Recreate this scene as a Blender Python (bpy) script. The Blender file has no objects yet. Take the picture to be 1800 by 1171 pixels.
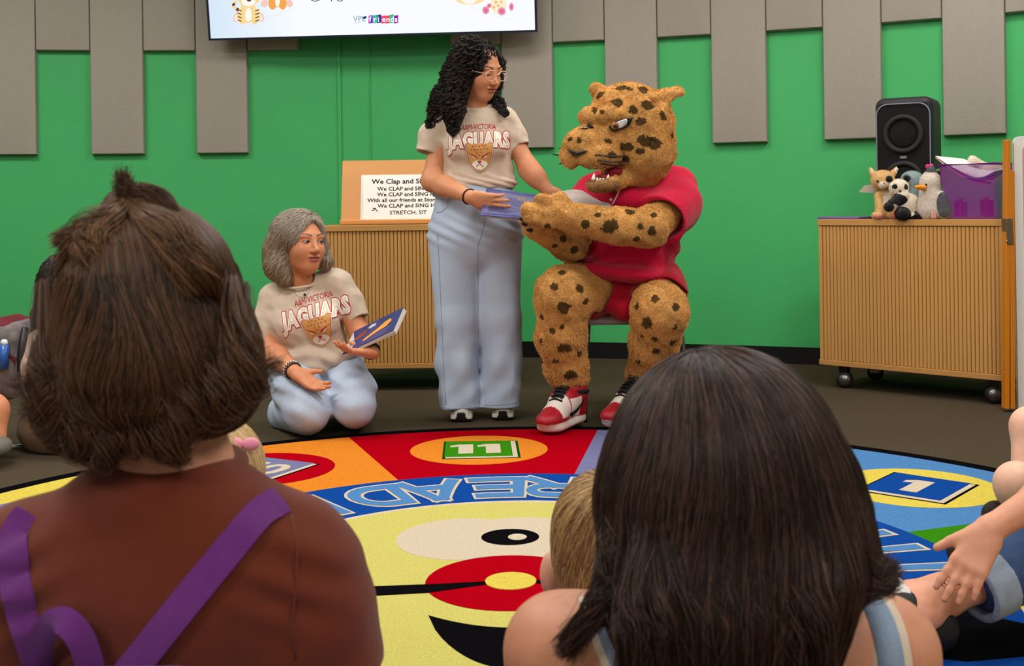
import bpy, bmesh, math, random
import numpy as np
from mathutils import Vector, Matrix
from mathutils.bvhtree import BVHTree

random.seed(7)
rng = np.random.default_rng(7)
scene = bpy.context.scene
COL = scene.collection

# ---------------------------------------------------------------- camera
FPX, HZ, CAMH, ROLL = 2050.0, 360.0, 0.94, 0.0130
cam_data = bpy.data.cameras.new('camera')
cam = bpy.data.objects.new('camera', cam_data)
COL.objects.link(cam)
cam_data.sensor_width = 36.0
cam_data.lens = FPX / 1800.0 * 36.0
cam_data.shift_y = -(585.5 - HZ) / 1800.0
cam_data.clip_start = 0.05
cam.matrix_world = Matrix.Translation((0, 0, CAMH)) @ Matrix.Rotation(math.pi / 2, 4, 'X') @ Matrix.Rotation(-ROLL, 4, 'Z')
cam_data.dof.use_dof = True
cam_data.dof.focus_distance = 4.95
cam_data.dof.aperture_fstop = 11.0
scene.camera = cam

# ---------------------------------------------------------------- light
world = bpy.data.worlds.new('world')
scene.world = world
world.use_nodes = True
world.node_tree.nodes['Background'].inputs[0].default_value = (1.0, 0.96, 0.90, 1)
world.node_tree.nodes['Background'].inputs[1].default_value = 0.30

def area_light(name, loc, size, energy, color=(1.0, 0.955, 0.90)):
    ld = bpy.data.lights.new(name, 'AREA')
    ld.shape = 'RECTANGLE'
    ld.size, ld.size_y = size
    ld.energy = energy
    ld.color = color
    o = bpy.data.objects.new(name, ld)
    o.location = loc
    COL.objects.link(o)
    return o

CEIL = 3.10
for i, (lx, ly, e) in enumerate([(-2.9, 5.0, 56), (0.0, 5.2, 38), (2.1, 5.0, 36), (-1.6, 3.2, 54), (1.6, 3.2, 54),
                                 (-1.6, 0.9, 32), (1.6, 0.9, 32), (-1.5, -1.5, 66), (1.5, -1.5, 66)]):
    area_light('ceiling_lamp', (lx, ly, CEIL - 0.03), (1.2, 0.6), e)

scene.view_settings.view_transform = 'Standard'
scene.view_settings.look = 'None'
scene.view_settings.gamma = 1.0
scene.view_settings.use_curve_mapping = False
scene.view_settings.exposure = 0.0

# ---------------------------------------------------------------- helpers: measuring
_c, _s = math.cos(ROLL), math.sin(ROLL)
def P(px, py, Y):
    """world point at depth Y whose direction was measured in the photograph"""
    u, v = (px - 900.0) / FPX, -(py - HZ) / FPX
    return Vector((Y * (u * _c + v * _s), Y, CAMH + Y * (-u * _s + v * _c)))
def G(px, py, z=0.0):
    """floor point (height z) seen in that direction"""
    d = P(px, py, 1.0) - Vector((0, 0, CAMH))
    t = (z - CAMH) / d.z
    return Vector((d.x * t, d.y * t, z))
def srgb(r, g, b):
    f = lambda c: (c / 12.92 if c <= 0.04045 else ((c + 0.055) / 1.055) ** 2.4)
    return (f(r / 255.0), f(g / 255.0), f(b / 255.0), 1.0)

# ---------------------------------------------------------------- helpers: materials
def mat(name, color, rough=0.7, spec=0.3, metal=0.0, noise=None, bump=None, attr=None, sheen=0.0, trans=0.0, alpha=1.0, stretch=None, sss=0.0):
    """procedural material. noise=(scale, amount) varies the colour, bump=(scale, strength) adds fine relief"""
    m = bpy.data.materials.new(name)
    m.use_nodes = True
    nt = m.node_tree
    b = nt.nodes['Principled BSDF']
    b.inputs['Roughness'].default_value = rough
    b.inputs['Specular IOR Level'].default_value = spec
    b.inputs['Metallic'].default_value = metal
    b.inputs['Sheen Weight'].default_value = sheen
    b.inputs['Transmission Weight'].default_value = trans
    b.inputs['Alpha'].default_value = alpha
    if sss:
        b.inputs['Subsurface Weight'].default_value = sss
        b.inputs['Subsurface Radius'].default_value = (0.012, 0.005, 0.003)
        b.inputs['Subsurface Scale'].default_value = 0.5
    src = None
    if attr:
        a = nt.nodes.new('ShaderNodeAttribute')
        a.attribute_name = attr
        src = a.outputs['Color']
    b.inputs['Base Color'].default_value = color
    tc = nt.nodes.new('ShaderNodeTexCoord')
    vec = tc.outputs['Object']
    if stretch:
        mp = nt.nodes.new('ShaderNodeMapping')
        mp.inputs['Scale'].default_value = stretch
        nt.links.new(vec, mp.inputs['Vector'])
        vec = mp.outputs['Vector']
    if noise:
        n = nt.nodes.new('ShaderNodeTexNoise')
        n.inputs['Scale'].default_value = noise[0]
        n.inputs['Detail'].default_value = 4
        nt.links.new(vec, n.inputs['Vector'])
        r = nt.nodes.new('ShaderNodeMapRange')
        r.inputs['From Min'].default_value = 0.25
        r.inputs['From Max'].default_value = 0.75
        r.inputs['To Min'].default_value = 1 - noise[1]
        r.inputs['To Max'].default_value = 1 + noise[1]
        nt.links.new(n.outputs['Fac'], r.inputs['Value'])
        mx = nt.nodes.new('ShaderNodeVectorMath')
        mx.operation = 'MULTIPLY'
        if src is not None:
            nt.links.new(src, mx.inputs[0])
        else:
            mx.inputs[0].default_value = color[:3]
        nt.links.new(r.outputs[0], mx.inputs[1])
        src = mx.outputs[0]
    if src is not None:
        nt.links.new(src, b.inputs['Base Color'])
    if bump:
        n = nt.nodes.new('ShaderNodeTexNoise')
        n.inputs['Scale'].default_value = bump[0]
        n.inputs['Detail'].default_value = 3
        nt.links.new(vec, n.inputs['Vector'])
        bp = nt.nodes.new('ShaderNodeBump')
        bp.inputs['Strength'].default_value = bump[1]
        bp.inputs['Distance'].default_value = 0.01
        nt.links.new(n.outputs['Fac'], bp.inputs['Height'])
        nt.links.new(bp.outputs[0], b.inputs['Normal'])
    return m
def emat(name, color, strength=1.0):
    m = bpy.data.materials.new(name)
    m.use_nodes = True
    nt = m.node_tree
    nt.nodes.clear()
    e = nt.nodes.new('ShaderNodeEmission')
    e.inputs[0].default_value = color
    e.inputs[1].default_value = strength
    o = nt.nodes.new('ShaderNodeOutputMaterial')
    nt.links.new(e.outputs[0], o.inputs[0])
    return m

# ---------------------------------------------------------------- helpers: objects
def link(name, data, parent=None, m=None, loc=None):
    o = bpy.data.objects.new(name, data)
    COL.objects.link(o)
    if parent is not None:
        o.parent = parent
        o.matrix_parent_inverse = world_of(parent).inverted()
    if m is not None and hasattr(data, 'materials'):
        data.materials.append(m)
    if loc is not None:
        o.location = loc
    return o
def world_of(o):
    m = Matrix.Translation(o.location) @ o.rotation_euler.to_matrix().to_4x4()
    if o.parent is not None:
        return world_of(o.parent) @ o.matrix_parent_inverse @ m
    return m
def thing(name, label, cat, loc, group=None):
    o = bpy.data.objects.new(name, None)
    o.empty_display_size = 0.05
    o.location = loc
    COL.objects.link(o)
    o['label'] = label
    o['category'] = cat
    if group:
        o['group'] = group
    return o
def tag(o, label, cat, group=None):
    o['label'] = label
    o['category'] = cat
    if group:
        o['group'] = group
    return o
def struct(o):
    o['kind'] = 'structure'
    return o

def bm_mesh(name, bm, smooth=False):
    me = bpy.data.meshes.new(name)
    bm.normal_update()
    bm.to_mesh(me)
    bm.free()
    if smooth:
        me.shade_smooth()
    else:
        me.shade_flat()
    return me
def add_box(bm, c, half, R=None, bevel=0.0, seg=2):
    """box with centre c, half sizes, rotation matrix R"""
    g = bmesh.ops.create_cube(bm, size=2.0)
    vs = g['verts']
    for v in vs:
        v.co = Vector((v.co.x * half[0], v.co.y * half[1], v.co.z * half[2]))
    if bevel:
        es = list({e for v in vs for e in v.link_edges})
        r = bmesh.ops.bevel(bm, geom=es, offset=bevel, segments=seg, affect='EDGES', profile=0.5)
        vs = list({v for f in r['faces'] for v in f.verts} | {v for v in vs if v.is_valid})
    M = (R.to_3x3() if R is not None else Matrix.Identity(3))
    c = Vector(c)
    for v in vs:
        v.co = M @ v.co + c
    return vs
def box(name, c, half, m, parent=None, R=None, bevel=0.0, seg=2):
    bm = bmesh.new()
    add_box(bm, c, half, R, bevel, seg)
    return link(name, bm_mesh(name, bm), parent, m)
def add_tube(bm, pts, rad, n=10, closed=False, caps=True):
    """tube along a polyline; rad is a number or one per point"""
    pts = [Vector(p) for p in pts]
    N = len(pts)
    rads = [rad] * N if not hasattr(rad, '__len__') else list(rad)
    rings = []
    prev = None
    for i, p in enumerate(pts):
        if closed:
            t = (pts[(i + 1) % N] - pts[i - 1]).normalized()
        else:
            t = (pts[min(i + 1, N - 1)] - pts[max(i - 1, 0)]).normalized()
        if prev is None:
            a = Vector((0, 0, 1)) if abs(t.z) < 0.9 else Vector((1, 0, 0))
            u = t.cross(a).normalized()
        else:
            u = (prev - t * prev.dot(t)).normalized()
        prev = u
        w = t.cross(u)
        rings.append([bm.verts.new(p + (u * math.cos(2 * math.pi * k / n) + w * math.sin(2 * math.pi * k / n)) * rads[i]) for k in range(n)])
    R = N if closed else N - 1
    for i in range(R):
        a, b = rings[i], rings[(i + 1) % N]
        for k in range(n):
            bm.faces.new((a[k], a[(k + 1) % n], b[(k + 1) % n], b[k]))
    if caps and not closed:
        bm.faces.new(list(reversed(rings[0])))
        bm.faces.new(rings[-1])
def tube(name, pts, rad, m, parent=None, n=10, closed=False):
    bm = bmesh.new()
    add_tube(bm, pts, rad, n, closed)
    bmesh.ops.recalc_face_normals(bm, faces=bm.faces)
    return link(name, bm_mesh(name, bm, True), parent, m)
def smooth_path(pts, n=8):
    """Catmull-Rom through the points"""
    p = [Vector(q) for q in pts]
    p = [p[0] * 2 - p[1]] + p + [p[-1] * 2 - p[-2]]
    out = []
    for i in range(1, len(p) - 2):
        for k in range(n):
            t = k / n
            a, b, c, d = p[i - 1], p[i], p[i + 1], p[i + 2]
            out.append(0.5 * ((2 * b) + (c - a) * t + (2 * a - 5 * b + 4 * c - d) * t * t + (3 * b - a - 3 * c + d) * t ** 3))
    out.append(p[-2])
    return out
def poly_prism(name, pts, z0, z1, m, parent=None, place=None):
    """flat polygon with thickness; place maps (x, y, z) to world"""
    bm = bmesh.new()
    f = place or (lambda x, y, z: Vector((x, y, z)))
    lo = [bm.verts.new(f(x, y, z0)) for x, y in pts]
    hi = [bm.verts.new(f(x, y, z1)) for x, y in pts]
    n = len(pts)
    bm.faces.new(list(reversed(lo)))
    bm.faces.new(hi)
    for i in range(n):
        bm.faces.new((lo[i], lo[(i + 1) % n], hi[(i + 1) % n], hi[i]))
    bmesh.ops.triangulate(bm, faces=[g for g in bm.faces if len(g.verts) > 4])
    bmesh.ops.recalc_face_normals(bm, faces=bm.faces)
    return link(name, bm_mesh(name, bm), parent, m)
def text_mesh(s, size=1.0, offset=0.0, extrude=0.0, align='CENTER', spacing=1.0, shear=0.0, res=4):
    cu = bpy.data.curves.new('lettering', 'FONT')
    cu.body = s
    cu.size = size
    cu.offset = offset
    cu.extrude = extrude
    cu.align_x = align
    cu.align_y = 'BOTTOM_BASELINE'
    cu.space_character = spacing
    cu.shear = shear
    cu.resolution_u = res
    o = bpy.data.objects.new('lettering', cu)
    COL.objects.link(o)
    bpy.context.view_layer.update()
    me = bpy.data.meshes.new_from_object(o.evaluated_get(bpy.context.evaluated_depsgraph_get()))
    bpy.data.objects.remove(o)
    bpy.data.curves.remove(cu)
    me.materials.clear()
    return me
def map_mesh(me, fn, subdiv=0.0, face_up=None):
    """move every vertex by fn; first cut edges longer than subdiv"""
    bm = bmesh.new()
    bm.from_mesh(me)
    bmesh.ops.triangulate(bm, faces=bm.faces)
    if subdiv:
        for _ in range(4):
            es = [e for e in bm.edges if e.calc_length() > subdiv]
            if not es:
                break
            bmesh.ops.subdivide_edges(bm, edges=es, cuts=1)
            bmesh.ops.triangulate(bm, faces=[f for f in bm.faces if len(f.verts) > 3])
    for v in bm.verts:
        v.co = fn(v.co.copy())
    bm.normal_update()
    if face_up is not None:
        bad = [f for f in bm.faces if f.normal.dot(face_up) < 0]
        bmesh.ops.reverse_faces(bm, faces=bad)
    bm.to_mesh(me)
    bm.free()
    me.shade_flat()
    me.update()
    return me

# ---------------------------------------------------------------- helpers: bodies grown from blended volumes
class Vol:
    """a field of blended round volumes that is turned into one continuous surface"""
    def __init__(self):
        self.ops = []
    def _add(self, fn, lo, hi, k, mode):
        self.ops.append((fn, np.array(lo, float), np.array(hi, float), k, mode))
        return self
    def cone(self, a, b, ra, rb, k=0.02, mode='add', flat=None):
        a = np.array(a, float); b = np.array(b, float); ba = b - a
        L2 = max(float(ba @ ba), 1e-12)
        rm = max(ra, rb)
        if flat is not None:
            fn_ = np.array(flat[0], float); fn_ = fn_ / np.linalg.norm(fn_); fs = 1.0 / flat[1] ** 2 - 1
            rm = rm * max(1.0, flat[1])
        def fn(x, y, z):
            t = ((x - a[0]) * ba[0] + (y - a[1]) * ba[1] + (z - a[2]) * ba[2]) / L2
            t = np.clip(t, 0, 1)
            dx = x - a[0] - t * ba[0]; dy = y - a[1] - t * ba[1]; dz = z - a[2] - t * ba[2]
            q = dx * dx + dy * dy + dz * dz
            if flat is not None:
                q = q + (dx * fn_[0] + dy * fn_[1] + dz * fn_[2]) ** 2 * fs
            return np.sqrt(np.maximum(q, 1e-12)) - (ra + (rb - ra) * t)
        return self._add(fn, np.minimum(a, b) - rm, np.maximum(a, b) + rm, k, mode)
    def chain(self, pts, rs, k=0.02, mode='add', flat=None):
        for i in range(len(pts) - 1):
            self.cone(pts[i], pts[i + 1], rs[i], rs[i + 1], k, mode, flat)
        return self
    def ell(self, c, r, R=None, k=0.02, mode='add'):
        c = np.array(c, float); r = np.array(r, float) * np.ones(3)
        M = np.array(R.to_3x3()) if R is not None else None
        ext = r if M is None else np.sqrt(((M * r[None, :]) ** 2).sum(1))
        def fn(x, y, z):
            dx, dy, dz = x - c[0], y - c[1], z - c[2]
            if M is not None:
                dx, dy, dz = (M[0, 0] * dx + M[1, 0] * dy + M[2, 0] * dz, M[0, 1] * dx + M[1, 1] * dy + M[2, 1] * dz,
                              M[0, 2] * dx + M[1, 2] * dy + M[2, 2] * dz)
            k0 = np.sqrt((dx / r[0]) ** 2 + (dy / r[1]) ** 2 + (dz / r[2]) ** 2)
            k1 = np.sqrt((dx / r[0] ** 2) ** 2 + (dy / r[1] ** 2) ** 2 + (dz / r[2] ** 2) ** 2) + 1e-9
            return np.where(k0 < 1e-3, -r.min(), k0 * (k0 - 1) / k1)
        return self._add(fn, c - ext, c + ext, k, mode)
    def box(self, c, half, R=None, rnd=0.01, k=0.01, mode='add'):
        c = np.array(c, float); h = np.array(half, float)
        M = np.array(R.to_3x3()) if R is not None else np.eye(3)
        ext = np.abs(M) @ h
        def fn(x, y, z):
            dx, dy, dz = x - c[0], y - c[1], z - c[2]
            q0 = np.abs(M[0, 0] * dx + M[1, 0] * dy + M[2, 0] * dz) - h[0] + rnd
            q1 = np.abs(M[0, 1] * dx + M[1, 1] * dy + M[2, 1] * dz) - h[1] + rnd
            q2 = np.abs(M[0, 2] * dx + M[1, 2] * dy + M[2, 2] * dz) - h[2] + rnd
            o = np.sqrt(np.maximum(q0, 0) ** 2 + np.maximum(q1, 0) ** 2 + np.maximum(q2, 0) ** 2)
            return o + np.minimum(np.maximum(np.maximum(q0, q1), q2), 0) - rnd
        return self._add(fn, c - ext, c + ext, k, mode)
    def cut(self, p, n):
        """keep only the side behind the plane"""
        p = np.array(p, float); n = np.array(n, float); n = n / np.linalg.norm(n)
        def fn(x, y, z):
            return (x - p[0]) * n[0] + (y - p[1]) * n[1] + (z - p[2]) * n[2]
        self.ops.append((fn, None, None, 0.0, 'int'))
        return self
    def group(self, other, k=0.02):
        lo, hi = other.bounds()
        return self._add(lambda x, y, z: other.field(x, y, z), lo, hi, k, 'add')
    def disp(self, f):
        self.ops.append((f, None, None, 0.0, 'disp'))
        return self
    def bounds(self):
        b = [(o[1], o[2]) for o in self.ops if o[4] == 'add']
        return np.min([q[0] for q in b], 0), np.max([q[1] for q in b], 0)
    @staticmethod
    def _mix(F, d, k, mode):
        if mode == 'add':
            if k <= 0:
                return np.minimum(F, d)
            h = np.maximum(k - np.abs(F - d), 0) / k
            return np.minimum(F, d) - h * h * k * 0.25
        if mode == 'sub':
            d = -d
            if k <= 0:
                return np.maximum(F, d)
            h = np.maximum(k - np.abs(F - d), 0) / k
            return np.maximum(F, d) + h * h * k * 0.25
        if mode == 'int':
            return np.maximum(F, d)
        return F + d
    def field(self, x, y, z):
        F = np.ones(np.broadcast(x, y, z).shape)
        for fn, lo, hi, k, mode in self.ops:
            F = self._mix(F, fn(x, y, z), k, mode)
        return F
    def at(self, p):
        return self.field(p[:, 0], p[:, 1], p[:, 2])
    def grad(self, p, e=0.002):
        g = np.stack([self.at(p + np.eye(3)[i] * e) - self.at(p - np.eye(3)[i] * e) for i in range(3)], 1)
        return g / (np.linalg.norm(g, axis=1, keepdims=True) + 1e-9)
    def mesh(self, name, h, color=None):
        lo, hi = self.bounds()
        lo = lo - 4 * h; hi = hi + 4 * h
        n = np.ceil((hi - lo) / h).astype(int) + 1
        ax = [(lo[i] + h * np.arange(n[i])).astype(np.float32) for i in range(3)]
        F = np.ones(n, np.float32)
        for fn, a, b, k, mode in self.ops:
            if a is None:
                sl = (slice(None),) * 3
                if mode == 'disp':
                    idx = np.nonzero(np.abs(F) < 0.06)
                    F[idx] += fn(ax[0][idx[0]], ax[1][idx[1]], ax[2][idx[2]]).astype(np.float32)
                    continue
            else:
                m = k + 3 * h
                i0 = np.maximum(np.floor((a - m - lo) / h).astype(int), 0)
                i1 = np.minimum(np.ceil((b + m - lo) / h).astype(int) + 1, n)
                sl = tuple(slice(i0[i], i1[i]) for i in range(3))
            d = fn(ax[0][sl[0]][:, None, None], ax[1][sl[1]][None, :, None], ax[2][sl[2]][None, None, :])
            F[sl] = self._mix(F[sl], d.astype(np.float32), k, mode)
        ins = F < 0
        c = np.zeros(tuple(n - 1), np.int8)
        for i in (0, 1):
            for j in (0, 1):
                for l in (0, 1):
                    c += ins[i:n[0] - 1 + i, j:n[1] - 1 + j, l:n[2] - 1 + l]
        cells = np.argwhere((c > 0) & (c < 8))
        cid = np.full(tuple(n - 1), -1, np.int32)
        cid[cells[:, 0], cells[:, 1], cells[:, 2]] = np.arange(len(cells))
        corner = [(i, j, l) for i in (0, 1) for j in (0, 1) for l in (0, 1)]
        val = {q: F[cells[:, 0] + q[0], cells[:, 1] + q[1], cells[:, 2] + q[2]] for q in corner}
        acc = np.zeros((len(cells), 3)); cnt = np.zeros(len(cells))
        for q in corner:
            for axi in range(3):
                if q[axi] == 0:
                    r = list(q); r[axi] = 1; r = tuple(r)
                    a, b = val[q], val[r]
                    x = (a < 0) != (b < 0)
                    t = np.where(x, a / np.where(x, a - b, 1), 0)
                    pnt = np.array(q, float)[None, :].repeat(len(cells), 0)
                    pnt[:, axi] = t
                    acc += pnt * x[:, None]
                    cnt += x
        verts = lo + h * (cells + acc / np.maximum(cnt, 1)[:, None])
        quads = []
        for axi in range(3):
            o = [i for i in range(3) if i != axi]
            s0 = [slice(None)] * 3; s1 = [slice(None)] * 3
            s0[axi] = slice(0, n[axi] - 1); s1[axi] = slice(1, n[axi])
            for q in o:
                s0[q] = slice(1, n[q] - 1); s1[q] = slice(1, n[q] - 1)
            a, b = ins[tuple(s0)], ins[tuple(s1)]
            e = np.argwhere(a != b)
            if not len(e):
                continue
            sg = a[e[:, 0], e[:, 1], e[:, 2]]
            for q in o:
                e[:, q] += 1
            u, v = np.zeros(3, int), np.zeros(3, int)
            u[o[0]] = 1; v[o[1]] = 1
            g = lambda d: cid[(e - d)[:, 0], (e - d)[:, 1], (e - d)[:, 2]]
            Q = np.stack([g(u + v), g(v), g(u * 0), g(u)], 1)
            if axi == 1:
                sg = ~sg
            Q[~sg] = Q[~sg][:, ::-1]
            quads.append(Q)
        quads = np.concatenate(quads)
        quads = quads[(quads >= 0).all(1)]
        return np_mesh(name, verts, quads, color)
def np_mesh(name, verts, quads, color=None):
    me = bpy.data.meshes.new(name)
    me.vertices.add(len(verts))
    me.vertices.foreach_set('co', verts.astype(np.float32).ravel())
    k = quads.shape[1]
    me.loops.add(quads.size)
    me.loops.foreach_set('vertex_index', quads.astype(np.int32).ravel())
    me.polygons.add(len(quads))
    me.polygons.foreach_set('loop_start', np.arange(0, quads.size, k, dtype=np.int32))
    me.update(calc_edges=True)
    me.shade_smooth()
    if color is not None:
        paint(me, color(verts) if callable(color) else color)
    return me
def paint(me, c):
    at = me.attributes.new('col', 'FLOAT_COLOR', 'POINT')
    c = np.asarray(c, np.float32)
    if c.shape[1] == 3:
        c = np.concatenate([c, np.ones((len(c), 1), np.float32)], 1)
    at.data.foreach_set('color', c.ravel())
def mesh_verts(me):
    a = np.empty(len(me.vertices) * 3, np.float32)
    me.vertices.foreach_get('co', a)
    return a.reshape(-1, 3).astype(float)
def wob(x, y, z, f, seed=0):
    """cheap smooth noise in about -1..1"""
    s = seed * 1.7
    return (np.sin(f * (x * 1.0 + 0.6 * y + 0.3 * z) + s + 1.3 * np.sin(f * 0.7 * (y - z) + s * 2)) +
            np.sin(f * (0.9 * y - 0.5 * x + 0.4 * z) * 1.21 + s * 3 + 1.1 * np.sin(f * 0.8 * (x + z) + s)) +
            np.sin(f * (1.0 * z + 0.5 * x - 0.6 * y) * 0.93 + s * 5 + 1.2 * np.sin(f * 0.6 * (x - y) - s))) / 3.0

# ---------------------------------------------------------------- helpers: strands
def strands(name, pts, r0, r1, m, parent, color=None):
    """pts (N, S, 3) becomes N hair strands, thick r0 at the root and r1 at the tip"""
    N, S = pts.shape[:2]
    hc = bpy.data.hair_curves.new(name)
    hc.add_curves([S] * N)
    hc.attributes['position'].data.foreach_set('vector', pts.astype(np.float32).ravel())
    ra = hc.attributes.get('radius') or hc.attributes.new('radius', 'FLOAT', 'POINT')
    t = np.linspace(0, 1, S)
    r = (r0 + (r1 - r0) * t ** 2)[None, :].repeat(N, 0)
    ra.data.foreach_set('value', r.astype(np.float32).ravel())
    if color is not None:
        c = hc.attributes.new('col', 'FLOAT_COLOR', 'CURVE')
        c4 = np.concatenate([color, np.ones((N, 1))], 1).astype(np.float32)
        c.data.foreach_set('color', c4.ravel())
    hc.materials.append(m)
    return link(name, hc, parent)
def flow(vol, roots, dirf, steps, step, depth, inertia=0.5):
    """comb strands over a hair volume: start at roots, run along dirf, stay at the given depth under its surface"""
    p = roots.copy()
    out = [p.copy()]
    last = np.zeros_like(p)
    for i in range(steps - 1):
        n = vol.grad(p, 0.004)
        d = dirf(p, i / (steps - 1.0))
        d = d - n * np.sum(d * n, 1, keepdims=True)
        d = d / (np.linalg.norm(d, axis=1, keepdims=True) + 1e-9)
        d = d + last * inertia
        d = d / (np.linalg.norm(d, axis=1, keepdims=True) + 1e-9)
        last = d
        p = p + d * (step if np.isscalar(step) else step[:, None])
        f = vol.at(p)
        n = vol.grad(p, 0.004)
        p = p - n * np.clip(f + depth, -0.02, 0.02)[:, None] * 0.8
        out.append(p.copy())
    return np.stack(out, 1)
def surface_points(me, N, rg, want=None):
    """N random points on a mesh with normals, area weighted; want filters by position"""
    v = mesh_verts(me)
    me.calc_loop_triangles()
    t = np.empty(len(me.loop_triangles) * 3, np.int32)
    me.loop_triangles.foreach_get('vertices', t)
    t = t.reshape(-1, 3)
    if want is not None:
        t = t[want(v[t].mean(1))]
    a, b, c = v[t[:, 0]], v[t[:, 1]], v[t[:, 2]]
    cr = np.cross(b - a, c - a)
    ar = np.linalg.norm(cr, axis=1)
    i = rg.choice(len(t), N, p=ar / ar.sum())
    u, w = rg.random((2, N))
    f = u + w > 1
    u[f], w[f] = 1 - u[f], 1 - w[f]
    p = a[i] + (b[i] - a[i]) * u[:, None] + (c[i] - a[i]) * w[:, None]
    return p, cr[i] / (ar[i][:, None] + 1e-12)
def frame(fwd, up=(0, 0, 1)):
    """rotation whose columns are right (x), forward (y), up (z)"""
    y = Vector(fwd).normalized()
    z = Vector(up)
    x = y.cross(z).normalized()
    z = x.cross(y)
    return Matrix((x, y, z)).transposed()

# ================================================================ the room
WCX, WCY, WR = -1.45, -0.98, 8.30
def wall_pt(th, r, z):
    return Vector((WCX + r * math.sin(th), WCY + r * math.cos(th), z))
def wall_angle(px, py):
    """angle on the curved wall seen in that direction"""
    d = P(px, py, 1.0)
    dx, dy = d.x, 1.0
    # |t*(dx,dy) - C| = R
    a = dx * dx + dy * dy; b = -2 * (dx * WCX + dy * WCY); c = WCX ** 2 + WCY ** 2 - WR ** 2
    t = (-b + math.sqrt(b * b - 4 * a * c)) / (2 * a)
    return math.atan2(t * dx - WCX, t * dy - WCY)

m_floor = mat('carpet_grey', srgb(76, 66, 52), 0.95, 0.05, noise=(260, 0.35), bump=(420, 0.5))
m_green = mat('paint_green', srgb(70, 176, 102), 0.55, 0.25, noise=(3, 0.03), bump=(90, 0.10))
m_base = mat('vinyl_black', srgb(14, 14, 16), 0.5, 0.3)
m_ceil = mat('ceiling_tile_white', srgb(205, 200, 190), 0.9, 0.1, noise=(40, 0.05))
m_panel = mat('fabric_grey', srgb(167, 160, 149), 0.95, 0.1, noise=(220, 0.10), bump=(300, 0.35))
m_side = mat('paint_offwhite', srgb(190, 186, 176), 0.8, 0.2, noise=(3, 0.03), bump=(90, 0.1))

# floor
bm = bmesh.new()
bmesh.ops.create_grid(bm, x_segments=8, y_segments=8, size=1.0)
for v in bm.verts:
    v.co = Vector((v.co.x * 6.0, 2.2 + v.co.y * 5.4, 0))
struct(link('floor', bm_mesh('floor', bm), None, m_floor))
# ceiling
bm = bmesh.new()
add_box(bm, (0, 2.2, CEIL + 0.05), (6.0, 5.4, 0.05))
struct(link('ceiling', bm_mesh('ceiling', bm), None, m_ceil))
# curved wall
def arc_wall(name, t0, t1, r0, r1, z0, z1, m, parent=None, n=64):
    bm = bmesh.new()
    rows = []
    for i in range(n + 1):
        th = t0 + (t1 - t0) * i / n
        rows.append([bm.verts.new(wall_pt(th, r, z)) for r, z in ((r0, z0), (r0, z1), (r1, z1), (r1, z0))])
    for i in range(n):
        for k in range(4):
            bm.faces.new((rows[i][k], rows[i][(k + 1) % 4], rows[i + 1][(k + 1) % 4], rows[i + 1][k]))
    bm.faces.new(rows[0]); bm.faces.new(rows[-1])
    bmesh.ops.recalc_face_normals(bm, faces=bm.faces)
    return link(name, bm_mesh(name, bm, False), parent, m)
wall = struct(arc_wall('wall_back', -0.48, 0.62, WR, WR + 0.12, 0, CEIL, m_green, n=110))
wall.data.shade_smooth()
wall.data.set_sharp_from_angle(angle=math.radians(40))
bb = struct(arc_wall('baseboard_back', -0.48, 0.62, WR - 0.008, WR - 0.0005, 0, 0.098, m_base, n=110))

# acoustic panels on the wall
PH, PT = 0.325, 0.052
def acoustic_panel(t0, t1, z0, z1):
    """one bevelled fabric panel, slightly bowed with the wall"""
    bm = bmesh.new()
    g = 0.0012 / WR
    t0 += g; t1 -= g
    bv = 0.013
    n = 4
    def ring(ins, r):
        pts = []
        a, b = t0 + ins / WR, t1 - ins / WR
        for i in range(n + 1):
            pts.append(wall_pt(a + (b - a) * i / n, r, z0 + ins))
        for i in range(n + 1):
            pts.append(wall_pt(b + (a - b) * i / n, r, z1 - ins))
        return [bm.verts.new(p) for p in pts]
    r = [ring(0, WR - 0.001), ring(0, WR - PT + bv), ring(bv * 0.3, WR - PT + bv * 0.3), ring(bv, WR - PT)]
    N = len(r[0])
    for q in range(3):
        for i in range(N):
            bm.faces.new((r[q][i], r[q][(i + 1) % N], r[q + 1][(i + 1) % N], r[q + 1][i]))
    for i in range(n):
        bm.faces.new((r[3][i], r[3][i + 1], r[3][N - 2 - i], r[3][N - 1 - i]))
    bmesh.ops.recalc_face_normals(bm, faces=bm.faces)
    me = bm_mesh('acoustic_panel', bm, True)
    me.set_sharp_from_angle(angle=math.radians(35))
    return link('acoustic_panel', me, wall, m_panel)
E0 = wall_angle(161.5, 150)
E1 = wall_angle(1449, 150)
PITCH = (E1 - E0) / 14.0
ZL, ZS = 1.285, 1.925
for k in range(-4, 22):
    a, b = E0 + k * PITCH, E0 + (k + 1) * PITCH
    longp = (k % 2 == 0)
    if k in (4, 5, 6):
        continue
    acoustic_panel(a, b, ZL if longp else ZS, 2.98)
# painted conduit and seam on the bare strip of wall
def wall_strip(name, px, w, d, z0, z1):
    th = wall_angle(px, 200)
    return arc_wall(name, th - w / WR / 2, th + w / WR / 2, WR - d, WR - 0.0005, z0, z1, m_green, wall, n=2)
wall_strip('trim_1', 597.5, 0.020, 0.016, 0.10, 2.98)
wall_strip('trim_2', 651, 0.006, 0.008, 0.10, 2.98)

# the other sides of the room, behind the photographer and out of view
struct(box('wall_front', (0, -3.1, CEIL / 2), (6.0, 0.06, CEIL / 2), m_side))
struct(box('wall_left', (-5.3, 1.6, CEIL / 2), (0.06, 4.75, CEIL / 2), m_side))
struct(box('wall_right', (4.4, 1.4, CEIL / 2), (0.06, 4.5, CEIL / 2), m_side))

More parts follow.
